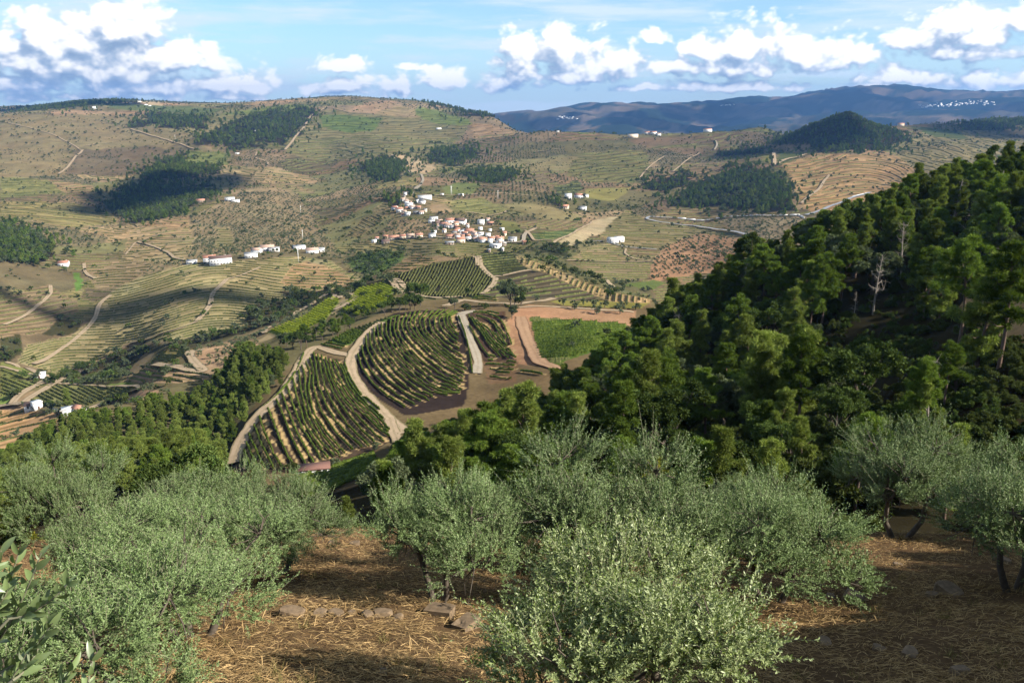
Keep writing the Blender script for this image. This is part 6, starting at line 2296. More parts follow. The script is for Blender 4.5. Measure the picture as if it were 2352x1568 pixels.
W, C, B_ = M_WHITE, M_CREAM, M_STONEW
VILLAGE = [
    (465, 205, 45, 40, 'flat', W, 'small white box house highest in the village beside the dark tree'),
    (540, 195, 80, 26, 'flat', B_, 'low grey roofed house at the top of the village road'),
    (740, 265, 190, 55, 'white', W, 'long flat roofed white hall above the village'),
    (700, 325, 90, 45, 'flat', W, 'white house right under the long white hall'),
    (430, 290, 62, 40, 'pale', W, 'pale roofed house at the bend of the upper village street'),
    (480, 322, 60, 48, 'pale', W, 'second house down the upper village street with pale roof'),
    (515, 372, 92, 58, 'white', W, 'bright white block beside the upper village street'),
    (568, 400, 70, 44, 'pale', W, 'white house at the foot of the upper village street'),
    (320, 405, 80, 40, 'tile', W, 'red roofed house at the left end of the upper village'),
    (390, 440, 92, 56, 'tile', W, 'larger red roofed white house left in the upper village'),
    (450, 462, 60, 44, 'pale', C, 'cream house with faded roof between the two red roofs'),
    (500, 492, 72, 50, 'white', W, 'white house at the lower end of the upper village'),
    (440, 500, 60, 34, 'tile', C, 'small pink walled house lowest in the upper village'),
    (640, 462, 120, 26, 'flat', B_, 'long low bare stone building right of the upper village'),
    (745, 450, 46, 56, 'flat', C, 'tall cream block at the right end of the upper village'),
    (650, 395, 70, 30, 'tile', B_, 'low red roofed shed under the white hall'),
    (845, 545, 72, 34, 'flat', W, 'white house at the left end of the middle village'),
    (893, 540, 50, 30, 'white', W, 'small white cube beside the left end of the middle village'),
    (835, 590, 92, 46, 'flat', W, 'wide white house low on the left of the middle village'),
    (952, 590, 70, 38, 'pale', W, 'white gabled house left of the big red roof'),
    (895, 630, 100, 50, 'brown', B_, 'dark brown stone barn in the middle village'),
    (1010, 640, 110, 44, 'tile', W, 'red roofed white house below the big red roof'),
    (1090, 592, 124, 52, 'tile', W, 'big red roofed house beside the tall white block'),
    (1065, 660, 100, 50, 'pale', W, 'white house with pale roof under the big red roof'),
    (1130, 672, 80, 44, 'white', W, 'white annex under the tall white block'),
    (1240, 612, 152, 76, 'brown', W, 'tall white block with a dark roof in the middle of the village'),
    (1525, 618, 92, 70, 'white', W, 'large lone white gabled house right of the tall block'),
    (1622, 572, 48, 44, 'pale', W, 'small white house behind the lone gabled house'),
    (1660, 622, 82, 38, 'tile', B_, 'red roofed stone house right of the lone gabled house'),
    (1820, 702, 60, 36, 'white', W, 'white house among olives at the right of the village'),
    (1200, 722, 62, 60, 'tile', W, 'narrow white house with red roof over the retaining wall'),
    (1365, 732, 122, 44, 'tile', C, 'broad house with bright red roof in the lower village'),
    (1402, 762, 82, 50, 'pale', C, 'cream house under the broad bright red roof'),
    (1300, 768, 82, 50, 'tile', W, 'white red roofed house left of the broad bright red roof'),
    (1515, 792, 84, 66, 'white', W, 'white two storey house in the lower village'),
    (1450, 800, 62, 46, 'pale', W, 'small pale house left of the white two storey one'),
    (1622, 790, 72, 50, 'white', W, 'white house with blank front in the lower village'),
    (845, 802, 96, 62, 'flat', W, 'white two storey house with balcony alone by the road'),
    (192, 812, 72, 44, 'tile', B_, 'brown walled house near the left end of the road terrace'),
    (312, 830, 152, 50, 'tile', C, 'long cream row house with red roof on the road terrace'),
    (432, 812, 84, 50, 'tile', C, 'cream house with faded roof next in the road terrace'),
    (540, 810, 104, 60, 'pale', C, 'tall pale ochre house in the middle of the road terrace'),
    (660, 800, 96, 56, 'tile', C, 'cream house with red roof at the right end of the terrace'),
    (190, 882, 110, 46, 'brown', B_, 'roofless looking stone ruin below the road terrace'),
    (30, 872, 62, 40, 'white', W, 'small white house at the far left end of the village'),
    (70, 828, 52, 30, 'tile', W, 'small red roofed hut at the left end of the village'),
    (1092, 812, 112, 46, 'tile', C, 'house with wide bright red roof on the street below the wall'),
    (1240, 868, 112, 70, 'tile', C, 'big cream house with hipped bright red roof at the street corner'),
    (1345, 842, 84, 50, 'white', W, 'white house right of the big cream corner house'),
    (1452, 850, 104, 44, 'pale', W, 'long white house in the lower street'),
    (1550, 862, 104, 56, 'tile', C, 'red roofed house in the middle of the lower street'),
    (1680, 850, 92, 60, 'tile', W, 'white house with red roof at the right of the lower street'),
    (1742, 820, 70, 44, 'tile', W, 'red roofed house behind the right end of the lower street'),
    (1790, 850, 104, 56, 'tile', C, 'cream house with red roof at the right end of the lower street'),
    (1965, 850, 112, 56, 'flat', W, 'white house with balconies apart at the right of the village'),
    (1790, 892, 104, 26, 'white', W, 'low white building under the right end of the street'),
    (1722, 940, 134, 52, 'white', W, 'white church like building lowest in the village'),
    (1830, 985, 28, 44, 'white', W, 'small white chapel tower below the village'),
    (1638, 1000, 40, 40, 'flat', B_, 'grey tank building below the village'),
    (1085, 895, 124, 32, 'flat', B_, 'grey greenhouse below the village road'),
    (2130, 888, 52, 28, 'tile', B_, 'small red roofed shed right of the village'),
    (980, 210, 46, 24, 'white', W, 'white hut on the road above the village'),
    (1245, 214, 72, 20, 'white', W, 'long white hut along the road above the village'),
]
for (vx, vy, vw, vh, rf, wm, lab) in VILLAGE:
    kx, ky = vc((vx, vy))[0]
    x, y, z = hit(kx, ky, 860)
    u = .1641 * KS * y / FPX * 1.03
    house(x, y, vw * u * .98, max(2.6, .98 * vh * u * (.78 if rf in ('tile', 'pale', 'brown') else .9)), rf, wm, lab, z=z)

OTHERS = [
    (528, 461, 14, 6, 'flat', W, 'white villa with arches on the green knoll top'), (541, 463, 12, 3.5, 'flat', W, 'low white wing beside the villa on the green knoll'),
    (461, 463, 12, 3, 'tile', B_, 'long low red shed left of the villa knoll'),
    (482, 603, 15, 8, 'tile', W, 'white house with orange roof on the brow of the broad tan hill'), (507, 606, 26, 9, 'brown', W, 'large white winery building on the brow of the broad tan hill'),
    (441, 604, 12, 4, 'flat', W, 'small white shed left of the winery'), (577, 590, 16, 6, 'flat', W, 'white building left of the hillside farm group'),
    (590, 580, 12, 5, 'pale', W, 'white house behind the left farm building'), (614, 575, 18, 6, 'pale', W, 'white farmhouse in the middle of the hillside group'),
    (630, 576, 14, 5, 'flat', W, 'white house right in the hillside farm group'), (687, 571, 17, 5, 'flat', W, 'long white house at the right of the hillside group'),
    (717, 580, 16, 5, 'pale', W, 'pale house at the far right of the hillside group'), (735, 577, 12, 5, 'flat', W, 'white cottage closing the hillside group at the right'),
    (147, 609, 13, 5, 'tile', W, 'lone white house with red roof by the left road'),
    (1305, 456, 10, 8, 'white', W, 'white tower like house beside the dark trees right of the village'), (1330, 454, 13, 5, 'tile', W, 'white house with red roof right of the village'),
    (1345, 452, 9, 4, 'flat', W, 'small white outbuilding beside the red roofed house right of the village'), (1296, 478, 13, 4, 'tile', C, 'low orange roofed house below the dark trees'),
    (1338, 481, 11, 5, 'flat', W, 'white cottage under the two white houses'), (1407, 558, 15, 8, 'white', W, 'white farmhouse alone on the right terraces'), (1422, 554, 13, 7, 'white', W, 'white gabled barn beside the lone farmhouse'),
]
for kx, ky, w, h, rf, wm, lab in OTHERS:
    x, y, z = hit(kx, ky, 560)
    s = max(1, y / 1100.)
    house(x, y, w * s * .85, h * s * .8, rf, wm, lab, z=z)
for (kx, ky), w, h, rf, wm, lab, rz in [(lc((530, 432))[0], 5.5, 3, 'white', W, 'small white pump house at the top of the forked tracks', .2), (lc((435, 830))[0], 8, 2.6, 'brown', W, 'low dark roofed barn on the orange slope', .3), (lc((486, 838))[0], 4.5, 4.2, 'white', W, 'white gabled farmhouse end beside the dark barn', .9),
                                        (lc((905, 915))[0], 6.5, 3.8, 'white', W, 'white block under the large cedar', .5), (lc((1046, 910))[0], 6, 4, 'tile', W, 'white cottage with red roof right of the cedar', -.5)]:
    x, y, z = hit(kx, ky, 380)
    house(x, y, w, h, rf, wm, lab, z=z, rz=rz)
# long white yard wall of the farm
P0, P1 = hit(*lc((680, 880))[0], 380), hit(*lc((870, 875))[0], 380)
wl = empty('yard_wall', ((P0[0] + P1[0]) / 2, (P0[1] + P1[1]) / 2, min(P0[2], P1[2])), math.atan2(P1[1] - P0[1], P1[0] - P0[0]))
tag(wl, 'long low white yard wall beside the farm at the lower left', 'wall')
Lw = math.hypot(P1[0] - P0[0], P1[1] - P0[1])
link_obj('wall', simple_mesh('wall', [box(-Lw / 2, Lw / 2, -.2, .2, -2, 2.2)], M_WHITE), parent=wl)
link_obj('coping', simple_mesh('coping', [box(-Lw / 2 - .1, Lw / 2 + .1, -.3, .3, 2.203, 2.35)], M_GREYR), parent=wl)

# the red roofed shed at the bottom of the long rowed vineyard
x, y, z = hit(*c5((1000, 1262))[0], 180)
sh = empty('shed', (x, y, z), math.radians(14))
tag(sh, 'long low white shed with dark red sheet roof at the vineyard bottom', 'shed')
link_obj('wall', simple_mesh('wall', [box(-4.6, 4.6, -1.6, 1.6, -1.5, 2.0)], M_WHITE), parent=sh)
link_obj('roof', simple_mesh('roof', [([(-5, -2.0, 1.95), (5, -2.0, 1.95), (5, 1.9, 2.5), (-5, 1.9, 2.5), (-5, -2.0, 2.1), (5, -2.0, 2.1), (5, 1.9, 2.65), (-5, 1.9, 2.65)], np.array([(0, 3, 2, 1), (4, 5, 6, 7), (0, 1, 5, 4), (1, 2, 6, 5), (2, 3, 7, 6), (3, 0, 4, 7)]))], plain('red_sheet_roof', (.22, .115, .09), var=.15)), parent=sh)
for q in (-3.2, -.8, 1.5, 3.4):
    link_obj('door' if q == 1.5 else 'window', _HC['door'] if q == 1.5 else _HC['win'], (q, -1.6, .1 if q == 1.5 else 1.1), parent=sh)

rs_v = np.random.RandomState(12)
for k in range(34):
    vx = rs_v.uniform(850, 1900)
    vy = 560 + .19 * (vx - 850) + rs_v.uniform(0, 190)
    if k > 26:
        vx, vy = rs_v.uniform(400, 700), rs_v.uniform(250, 500)
    kx, ky = vc((vx, vy))[0]
    x, y, z = hit(kx, ky, 860)
    house(x, y, rs_v.uniform(3.5, 6.5), rs_v.uniform(2.6, 4.6), ('pale', 'white', 'tile', 'flat')[k % 4], (W, C, W, B_)[(k // 2) % 4], 'tiny ' + ('white', 'cream', 'white', 'stone')[(k // 2) % 4] + ' house squeezed between the larger ones of the village', z=z, windows=k % 2 == 0, group='tiny houses between the larger ones')
for k in range(95):
    vx, vy = rs_v.uniform(100, 2150), rs_v.uniform(0, 1)
    vy = (420 + .22 * vx) + (vy - .5) * 420 if vx > 700 else rs_v.uniform(380, 900)
    kx, ky = vc((vx, vy))[0]
    x, y, z = hit(kx, ky, 860)
    what = rs_v.randint(3)
    place_tree(('oak_tree', 'olive_tree', 'bush')[what], (OAKS_F, OLIVE_F, BUSH_F)[what][k % 2], x, y, rs_v.uniform(.5, 1.0), k, ('dark garden tree', 'pale garden olive tree', 'low garden bush')[what] + ' between the houses of the white village', ('garden trees', 'garden olives', 'garden bushes')[what] + ' of the village', ('tree', 'tree', 'bush')[what], single=True, z=z)

# the ridge hamlet
RIDGE = [(555, 632, 50, 'cream coloured villa at the left end of the ridge hamlet', 'flat', C), (300, 600, 36, 'cream house alone on the slope left of the ridge hamlet', 'flat', C), (348, 608, 22, 'small white house right of the lone cream one', 'flat', W),
         (562, 612, 22, 'first white house of the ridge hamlet', 'pale', W), (590, 614, 20, 'second small house of the ridge hamlet', 'tile', W), (620, 616, 26, 'third house of the ridge hamlet with red roof', 'tile', W), (650, 616, 30, 'broad low house in the ridge hamlet', 'tile', W),
         (672, 622, 24, 'house set lower in the ridge hamlet', 'pale', W), (745, 610, 28, 'white gabled house between the two halves of the hamlet', 'white', W), (800, 604, 28, 'pinkish house in the right half of the hamlet', 'pale', C), (824, 602, 32, 'ochre house beside the cypress in the hamlet', 'tile', C),
         (852, 604, 24, 'small red roofed house after the ochre one', 'tile', W), (898, 607, 40, 'white house with red roof at the right end of the hamlet', 'tile', W), (1040, 584, 26, 'first house of the upper ridge row', 'tile', W), (1075, 582, 22, 'second house of the upper ridge row', 'pale', W),
         (1116, 574, 28, 'red roofed house of the upper ridge row', 'tile', W), (1142, 575, 26, 'white house of the upper ridge row', 'pale', W), (1170, 570, 30, 'broad white house of the upper ridge row', 'tile', W), (1210, 566, 24, 'tall white house at the end of the upper ridge row', 'white', W), (1292, 556, 26, 'small house left of the wooded cone', 'tile', W),
         (1702, 568, 30, 'low pale house right of the wooded cone', 'pale', W), (1786, 578, 30, 'orange roofed house right of the wooded cone', 'tile', C), (210, 606, 16, 'tiny white house on the left ridge slope', 'flat', W)]
for cx, cy, w, lab, rf, wm in RIDGE:
    kx, ky = 1176 + .5 * cx, .5 * cy
    x, y, z = hit(kx, ky, 1900, 2750)
    u = .5 * KS * y / FPX
    house(x, y, w * u * .9, max(4.5, w * u * .33), rf, wm, lab, z=z, windows=False, depth=9)

# specks of far white houses on the blue mountains and the left skyline
rs_h = np.random.RandomState(9)
_hm = simple_mesh('far_house', [box(-.5, .5, -.4, .4, -.3, .55)], M_WHITE)


def speck(kx, ky, lo, hi, w, lab, grp):
    x, y, z = hit(kx, ky, lo, hi)
    o = link_obj('far_house', _hm, (x, y, z), (0, 0, rs_h.uniform(0, 1)), (w, w * .8, w * .55))
    tag(o, lab, 'house', grp)


for k in range(75):
    cx = 1830 + 430 * rs_h.beta(2.2, 2.2) + rs_h.uniform(-20, 20)
    cy = 487 - (cx - 1830) * .045 + rs_h.normal() * 5.5
    kx, ky = crop2((cx, cy))[0]
    speck(kx, ky, 6500, 11500, rs_h.uniform(11, 22), 'tiny white house of the town on the blue mountain', 'houses of the mountain town')
for k in range(14):
    cx, cy = 200 + 115 * rs_h.rand(), 548 - 14 * rs_h.rand()
    kx, ky = crop2((cx, cy))[0]
    speck(kx, ky, 6500, 9500, rs_h.uniform(14, 24), 'tiny white house on the left blue mountain spur', 'houses of the left mountain hamlet')
for k in range(8):
    kx, ky = crop2((940 + rs_h.uniform(0, 80), 488 - rs_h.uniform(0, 10)))[0]
    speck(kx, ky, 6500, 10500, 18, 'tiny white house high on the middle blue mountain', 'houses high on the blue mountain')
for (kx, ky, w) in [(122, 246, 12), (212, 247, 9), (216, 246, 7), (218, 249, 8), (320, 234, 8), (344, 243, 6), (590, 301, 9), (545, 353, 9), (1008, 296, 10), (335, 241, 7), (300, 236, 6)]:
    x, y, z = hit(kx, ky, 1500)
    u = KS * y / FPX
    o = link_obj('far_house', _hm, (x, y, z), (0, 0, .4), (w * u, w * u * .8, w * u * .5))
    tag(o, 'tiny white house on the far left hills', 'house', 'lone houses on the left hills')


# white wall segments along the valley road
def roadside_wall(pts, label, gapped):
    P = np.array([hit(kx, ky, 800) for kx, ky in pts])
    d = np.concatenate([[0], np.cumsum(np.hypot(np.diff(P[:, 0]), np.diff(P[:, 1])))])
    n = int(d[-1] / 14)
    t = np.linspace(0, d[-1], n + 1)
    x, y = np.interp(t, d, P[:, 0]), np.interp(t, d, P[:, 1])
    z = zat(x, y)
    e = empty('roadside_wall', (float(x[0]), float(y[0]), float(z[0])))
    tag(e, label, 'wall')
    for i in range(n):
        dx, dy = x[i + 1] - x[i], y[i + 1] - y[i]
        l = math.hypot(dx, dy) * (.82 if gapped else 1.0)
        o = link_obj('wall_panel', simple_mesh('wall_panel', [box(0, l, -.25, .25, -1.5, 1.5)], M_WHITE), (x[i] - x[0], y[i] - y[0], z[i] - z[0]), (0, 0, math.atan2(dy, dx)), parent=e)


roadside_wall(c6((232, 470), (500, 462), (800, 455), (975, 450)), 'long white wall along the road under the wooded knoll', True)
roadside_wall(c6((1010, 448), (1090, 425), (1200, 380), (1290, 338), (1380, 314)), 'white roadside wall climbing behind the pine slope', False)
roadside_wall(c6((950, 452), (990, 470)), 'short white wall corner at the road bend', False)

# power poles in the valley
pole_me = simple_mesh('pole', [box(-.22, .22, -.22, .22, -1, 14)], M_WHITE)
arm_me = simple_mesh('crossarm', [box(-1.4, 1.4, -.12, .12, 12.6, 12.95)], M_GREYR)
for k, ((kx, ky), lab) in enumerate([(vc((1107, 195))[0], 'white power pole in the green plot above the village'), (vc((1762, 262))[0], 'white power pole beside the grove right of the village'), (c3((1965, 345))[0], 'white power pole above the hillside farms'), (c3((1978, 520))[0], 'white power pole just above the farm group'), (c3((1950, 665))[0], 'white power pole on the brow of the tan hill'), (c4((860, 95))[0], 'white power pole on the slope right of the white hall'), (crop1((805, 640))[0], 'pole on the high green plot')]):
    x, y, z = hit(kx, ky, 700)
    e = empty('power_pole', (x, y, z), .4)
    tag(e, lab, 'pole')
    link_obj('pole', pole_me, parent=e)
    link_obj('crossarm', arm_me, parent=e)


# ------------------------------------------------------------------ the olive grove in front
def olive(kx, ky, sc, v, rz, label, zs=1.0, dmin=5, xy=None, meshes=None):
    if xy:
        x, y = xy
        z = float(zat(x, y))
    else:
        x, y, z = hit(kx, ky, dmin)
    e = empty('olive_tree', (x, y, z), rz)
    e.scale = (sc, sc, sc * zs)
    tag(e, label, 'olive tree')
    for nm, me in zip(('trunk', 'crown', 'twigs'), meshes or OLIVES[v]):
        link_obj(nm, me, parent=e)
    return e


GROVE = [
    (1000, 17.0, 380, 1078, 0, 2.3, 'olive tree with forked pale trunk beside the square stone block'),
    (1400, 18.0, 490, 985, 3, 1.0, 'tallest silvery olive tree in the middle of the grove'),
    (1545, 20.0, 310, 1090, 1, 4.0, 'olive crown joined to the right side of the tallest olive'),
    (1795, 18.4, 400, 1080, 0, .4, 'olive tree with dark V shaped trunk on lit straw'),
    (2085, 25.5, 330, 968, 0, 3.3, 'round olive tree behind and right of the V trunked one'),
    (2385, 18.5, 420, 1010, 2, 5.1, 'olive tree cut by the right edge of the picture'),
    (2290, 27.5, 260, 1050, 0, 1.2, 'farther olive tree behind the one cut by the right edge'),
    (425, 13.6, 500, 1145, 2, .2, 'big spreading olive tree at the left with drooping lower branches'),
    (280, 17.0, 340, 1140, 1, 2.0, 'olive crown behind the left side of the big spreading olive'),
    (630, 20.0, 320, 1098, 1, 3.7, 'olive tree in the back joined to the big spreading olive'),
    (490, 22.5, 310, 1074, 1, 5.3, 'middle back olive crown seen over the big spreading olive'),
    (145, 25.0, 250, 1012, 3, .9, 'old olive tree with twisted pale trunk at the left back'),
    (1180, 22.0, 230, 1118, 1, 1.5, 'small olive crown between the forked olive and the tallest one'),
    (150, 9.0, 700, 1285, 1, 2.5, 'olive tree filling the lower left corner'),
    (1660, 24.0, 270, 1118, 2, 2.2, 'olive crown filling the gap behind the V trunked olive'),
]
OH = (3.7, 3.4, 3.9, 3.7)
for kx, D, wK, top, v, rz, lab in GROVE:
    s_, t_ = k2st(kx, top + 120)
    x = float(s_) * D
    z = float(zat(x, D))
    sc = wK * KS / FPX * D * 1.24 / 4.5
    tt = float(k2st(kx, top)[1])
    zs = (tt * D - z) / ((OH[v] + .05) * sc)
    olive(0, 0, sc, v, rz, lab, zs, 8, (x, D))
D = 9.3
s_, t_ = k2st(1430, 1400)
x = float(s_) * D
sc = 860 * KS / FPX * D / 4.3
zs = (float(k2st(1430, 1232)[1]) * D - float(zat(x, D))) / (3.35 * sc)
olive(0, 0, sc, 0, .7, 'nearest olive tree with large shining leaves at the bottom middle', zs, xy=(x, D), meshes=OLIVE_NEAR)
# trees that stand just outside the frame and throw the shade in the lower right corner
for k, (x, y, sc) in enumerate([(16.5, 4.0, .70), (20.5, 7.5, .82), (24.5, 11.0, .9), (29.5, 14.0, .95), (26, 5.5, 1.0), (31, 9.5, 1.1), (13.2, 5.6, .52), (16.8, 9.6, .62), (20.4, 13.4, .68), (24.5, 17.5, .75), (13.8, 8.4, .58), (11.4, 8.0, .55), (17.5, 6.8, .68), (22.5, 9.2, .85), (27, 13.2, .95), (19, 11.6, .66), (15.4, 10.2, .5), (33, 17, 1.1), (28, 20, .9)]):
    place_tree('oak_tree', OAKS_N[k % 3], x, y, sc * 1.25, k, 'dense oak just beyond the right edge that shades the grove', 'shade oaks beside the grove', 'tree')

# growth on the steep drop behind the grove
rs_u = np.random.RandomState(61)
UND = [(400, 1115, 52, 1.6, 'oak', 'dark leafy oak rising behind the big spreading olive'), (350, 1130, 50, 1.1, 'oak', 'dark green oak behind the left olives'), (455, 1105, 55, 1.0, 'oak', 'small dark oak behind the left olives'),
       (795, 1180, 46, .55, 'pine', 'young dark pine between the steep vineyard and the olives'), (15, 1190, 27, 1.35, 'gold', 'golden green shrub at the left edge'), (40, 1260, 25, 1.0, 'bush', 'green shrub under the golden one at the left edge'),
       (1740, 1120, 50, 1.7, 'gold', 'yellow green shrub in the dark behind the olives'), (1790, 1110, 50, 1.4, 'gold', 'second yellow green shrub in the dark behind the olives'), (1550, 1085, 48, 1.0, 'gold', 'light green shrub behind the tallest olive'), (1900, 1060, 52, 1.3, 'bush', 'dark shrub climbing behind the right olives'),
       (1640, 1120, 48, 1.6, 'bush', 'green shrub behind the V trunked olive'), (1850, 1125, 45, 1.5, 'bush', 'green bush directly behind the right olives'), (700, 1215, 38, 1.0, 'bush', 'grey green bush at the edge of the drop')]
for k, (kx, ky, D, sc, kd, lab) in enumerate(UND):
    s, t = k2st(kx, ky - 45)
    ms, bh, nm = KINDH[kd]
    sc = max(.3, (float(t) * D - float(zat(float(s) * D, D))) / bh)
    place_tree(nm, ms[k % len(ms)], float(s) * D, D, sc, k * 2.1, lab, None, 'shrub' if kd in ('bush', 'gold') else 'tree')
for k in range(70):
    y = rs_u.uniform(32, 52)
    x = rs_u.uniform(-.66, .66) * y
    sc = rs_u.uniform(.35, .7) * (1.25 if x > 0 else .8)
    place_tree('bush', BUSH_N[k % 3], x, y, sc, k, 'bush on the steep drop just behind the olive grove', 'bushes on the drop behind the grove', 'shrub')

# dry straw and grass on the ground of the grove
def straw():
    rs = np.random.RandomState(4)
    n = 125000
    y = 10.2 + 19.5 * rs.rand(n) ** 1.15
    x = (rs.rand(n) * 2 - 1) * .70 * y
    dens = fbm(x * .9, y * .9, 3)
    k = dens * 1.2 + rs.rand(n) * .6 > .77
    x, y = x[k], y[k]
    n = len(x)
    z = zat(x, y)
    th = rs.rand(n) * math.pi * 2 + 1.5 * fbm(x * .6 + 7, y * .6, 2)
    L_ = rs.uniform(.07, .30, n)
    rise = np.where(rs.rand(n) < .12, rs.uniform(.3, 1.1, n), rs.uniform(-.05, .22, n))
    d = np.stack([np.cos(th), np.sin(th), rise], 1)
    # follow the slope
    gz = (zat(x + d[:, 0] * .2, y + d[:, 1] * .2) - z) / .2
    d[:, 2] += gz
    d = unit(d)
    side = unit(np.cross(d, np.array([0, 0, 1.0]) + rs.normal(size=(n, 3)) * .4)) * rs.uniform(.0025, .007, n)[:, None]
    base = np.stack([x, y, z + rs.uniform(.005, .07, n)], 1)
    mid = base + d * (L_ * .5)[:, None] + np.array([0, 0, 1]) * (L_ * .06)[:, None]
    tip = base + d * L_[:, None]
    V = np.stack([base - side, base + side, mid + side, tip, mid - side], 1).reshape(-1, 3)
    a = np.arange(n)[:, None] * 5
    acc = Acc()
    acc.add(V, np.concatenate([a + np.array([[0, 1, 2, 4]])]))
    acc2 = Acc()
    acc2.v, acc2.n = acc.v, acc.n
    acc2.f = [acc.f[0], a + np.array([[4, 2, 3]])]
    o = link_obj('straw', acc2.mesh('straw', M_STRAW))
    tag(o, 'dry golden straw strewn over the ground of the grove', None, None, 'stuff')


straw()


def weeds():
    rs = np.random.RandomState(14)
    acc = Acc()
    for k in range(260):
        y = 10.5 + 18 * rs.rand()
        x = (rs.rand() * 2 - 1) * .68 * y
        if fbm(np.array(x * .4 + 3), np.array(y * .4), 2) < .45:
            continue
        n = rs.randint(14, 34)
        b = np.stack([x + rs.normal(size=n) * .07, y + rs.normal(size=n) * .07, np.zeros(n)], 1)
        b[:, 2] = zat(b[:, 0], b[:, 1]) - .01
        d = unit(np.stack([rs.normal(size=n) * .5, rs.normal(size=n) * .5, np.ones(n)], 1)) * rs.uniform(.10, .34, n)[:, None]
        s = unit(np.cross(d, rs.normal(size=(n, 3)))) * .006
        V = np.stack([b - s, b + s, b + d], 1).reshape(-1, 3)
        acc.add(V, np.arange(len(V)).reshape(-1, 3))
    o = link_obj('grass', acc.mesh('grass', leafmat('dry_green_grass', (.13, .13, .045), (.36, .29, .12), transl=.2)))
    tag(o, 'small tufts of half dry grass between the olive trees', None, None, 'stuff')


weeds()


# stones
def stone(seed, sx, sy, sz, blocky=False):
    rs = np.random.RandomState(seed)
    import bmesh
    bm = bmesh.new()
    if blocky:
        bmesh.ops.create_cube(bm, size=1.6)
        bmesh.ops.subdivide_edges(bm, edges=bm.edges[:], cuts=3, use_grid_fill=True)
    else:
        bmesh.ops.create_icosphere(bm, subdivisions=3, radius=1)
    off = rs.rand(3) * 20
    from mathutils import noise as mn
    for v in bm.verts:
        n = mn.noise(v.co * .9 + Vector(off)) * .38 + mn.noise(v.co * 2.6 + Vector(off)) * .14
        v.co = v.co * (1 + n)
        # flat broken faces
        for ax in range(3):
            v.co[ax] = max(-.72, min(.72, v.co[ax]))
        v.co = Vector((v.co.x * sx, v.co.y * sy, v.co.z * sz))
    me = bpy.data.meshes.new('stone')
    bm.to_mesh(me)
    bm.free()
    me.materials.append(M_STONE)
    return me


STONES = [(670, 1412, .34, 'upright grey stone at the left end of the stone line'), (735, 1410, .26, 'flat grey stone second from the left in the stone line'), (772, 1411, .24, 'grey stone in the middle left of the stone line'), (808, 1408, .14, 'small pale stone in the stone line'),
          (845, 1413, .22, 'low dark stone in the shade of the stone line'), (880, 1412, .28, 'dark rounded stone in the stone line'), (915, 1420, .2, 'low stone half buried in straw near the line end'), (1012, 1412, .42, 'large square stone block below the forked olive trunk'), (1072, 1440, .38, 'dark block lower right of the square one'),
          (645, 1258, .2, 'stone on the far edge of the straw terrace at left'), (700, 1250, .2, 'stone on the far terrace edge beside the first'), (760, 1247, .2, 'stone in the middle of the far terrace edge'), (815, 1250, .24, 'stone at the right of the far terrace edge'), (668, 1290, .3, 'dark stone heap on the shaded straw'),
          (1960, 1378, .42, 'big dark stone in the shade right of the V trunk'), (1905, 1372, .2, 'small dark stone beside the big dark one'), (2178, 1362, .46, 'big pale boulder lit by the sun at the right'), (2140, 1368, .22, 'small stone left of the pale boulder'), (1895, 1475, .24, 'flat slate in the shade at the lower right'),
          (2020, 1490, .2, 'small slate right of the flat slate'), (2090, 1500, .26, 'long slate lying in the shade'), (2300, 1290, .34, 'stone under the right edge olive'), (2205, 1545, .22, 'stone low in the dark corner'), (880, 1545, .12, 'small stone lying on the sunlit straw at the bottom'), (2062, 1298, .2, 'stone at the foot of the far right olive'), (380, 1546, .16, 'pale stone under the big spreading olive')]
for k, (kx, ky, r, lab) in enumerate(STONES):
    x, y, z = hit(kx, ky, 8)
    r = r * .8
    me = stone(300 + k, r * (1 + .3 * _TAB[k, 3]), r * .8, r * (.45 if 'slate' in lab or 'flat' in lab else .75), 'block' in lab)
    o = link_obj('stone', me, (x, y, z + r * .02), (.1 * math.sin(k), .12 * math.cos(k), k * 1.3))
    tag(o, lab, 'stone')


# ------------------------------------------------------------------ the olive branch right beside the camera
def near_leaf_mesh():
    V, F = [], []
    n = 6
    for i in range(n + 1):
        u = i / n
        w = math.sin(math.pi * min(1, u * .93 + .05)) ** .75 * .5 * .34 * (1 - .12 * u)
        if i in (0, n):
            w = .008
        z = .05 * math.sin(u * 2.6)
        V += [(-w, u, z + w * .45), (0, u, z), (w, u, z + w * .45)]
        if i:
            b = (i - 1) * 3
            F += [(b, b + 1, b + 4, b + 3), (b + 1, b + 2, b + 5, b + 4)]
    me = bpy.data.meshes.new('leaf')
    me.from_pydata(V, [], F)
    me.materials.append(M_OLIVEB)
    me.polygons.foreach_set('use_smooth', np.ones(len(F), bool))
    return me


M_OLIVEB = leafmat('olive_leaf_close', (.17, .25, .085), (.25, .32, .13), back=(.46, .53, .33), transl=.25, gloss=.05, objvar=.5, rough=.4)


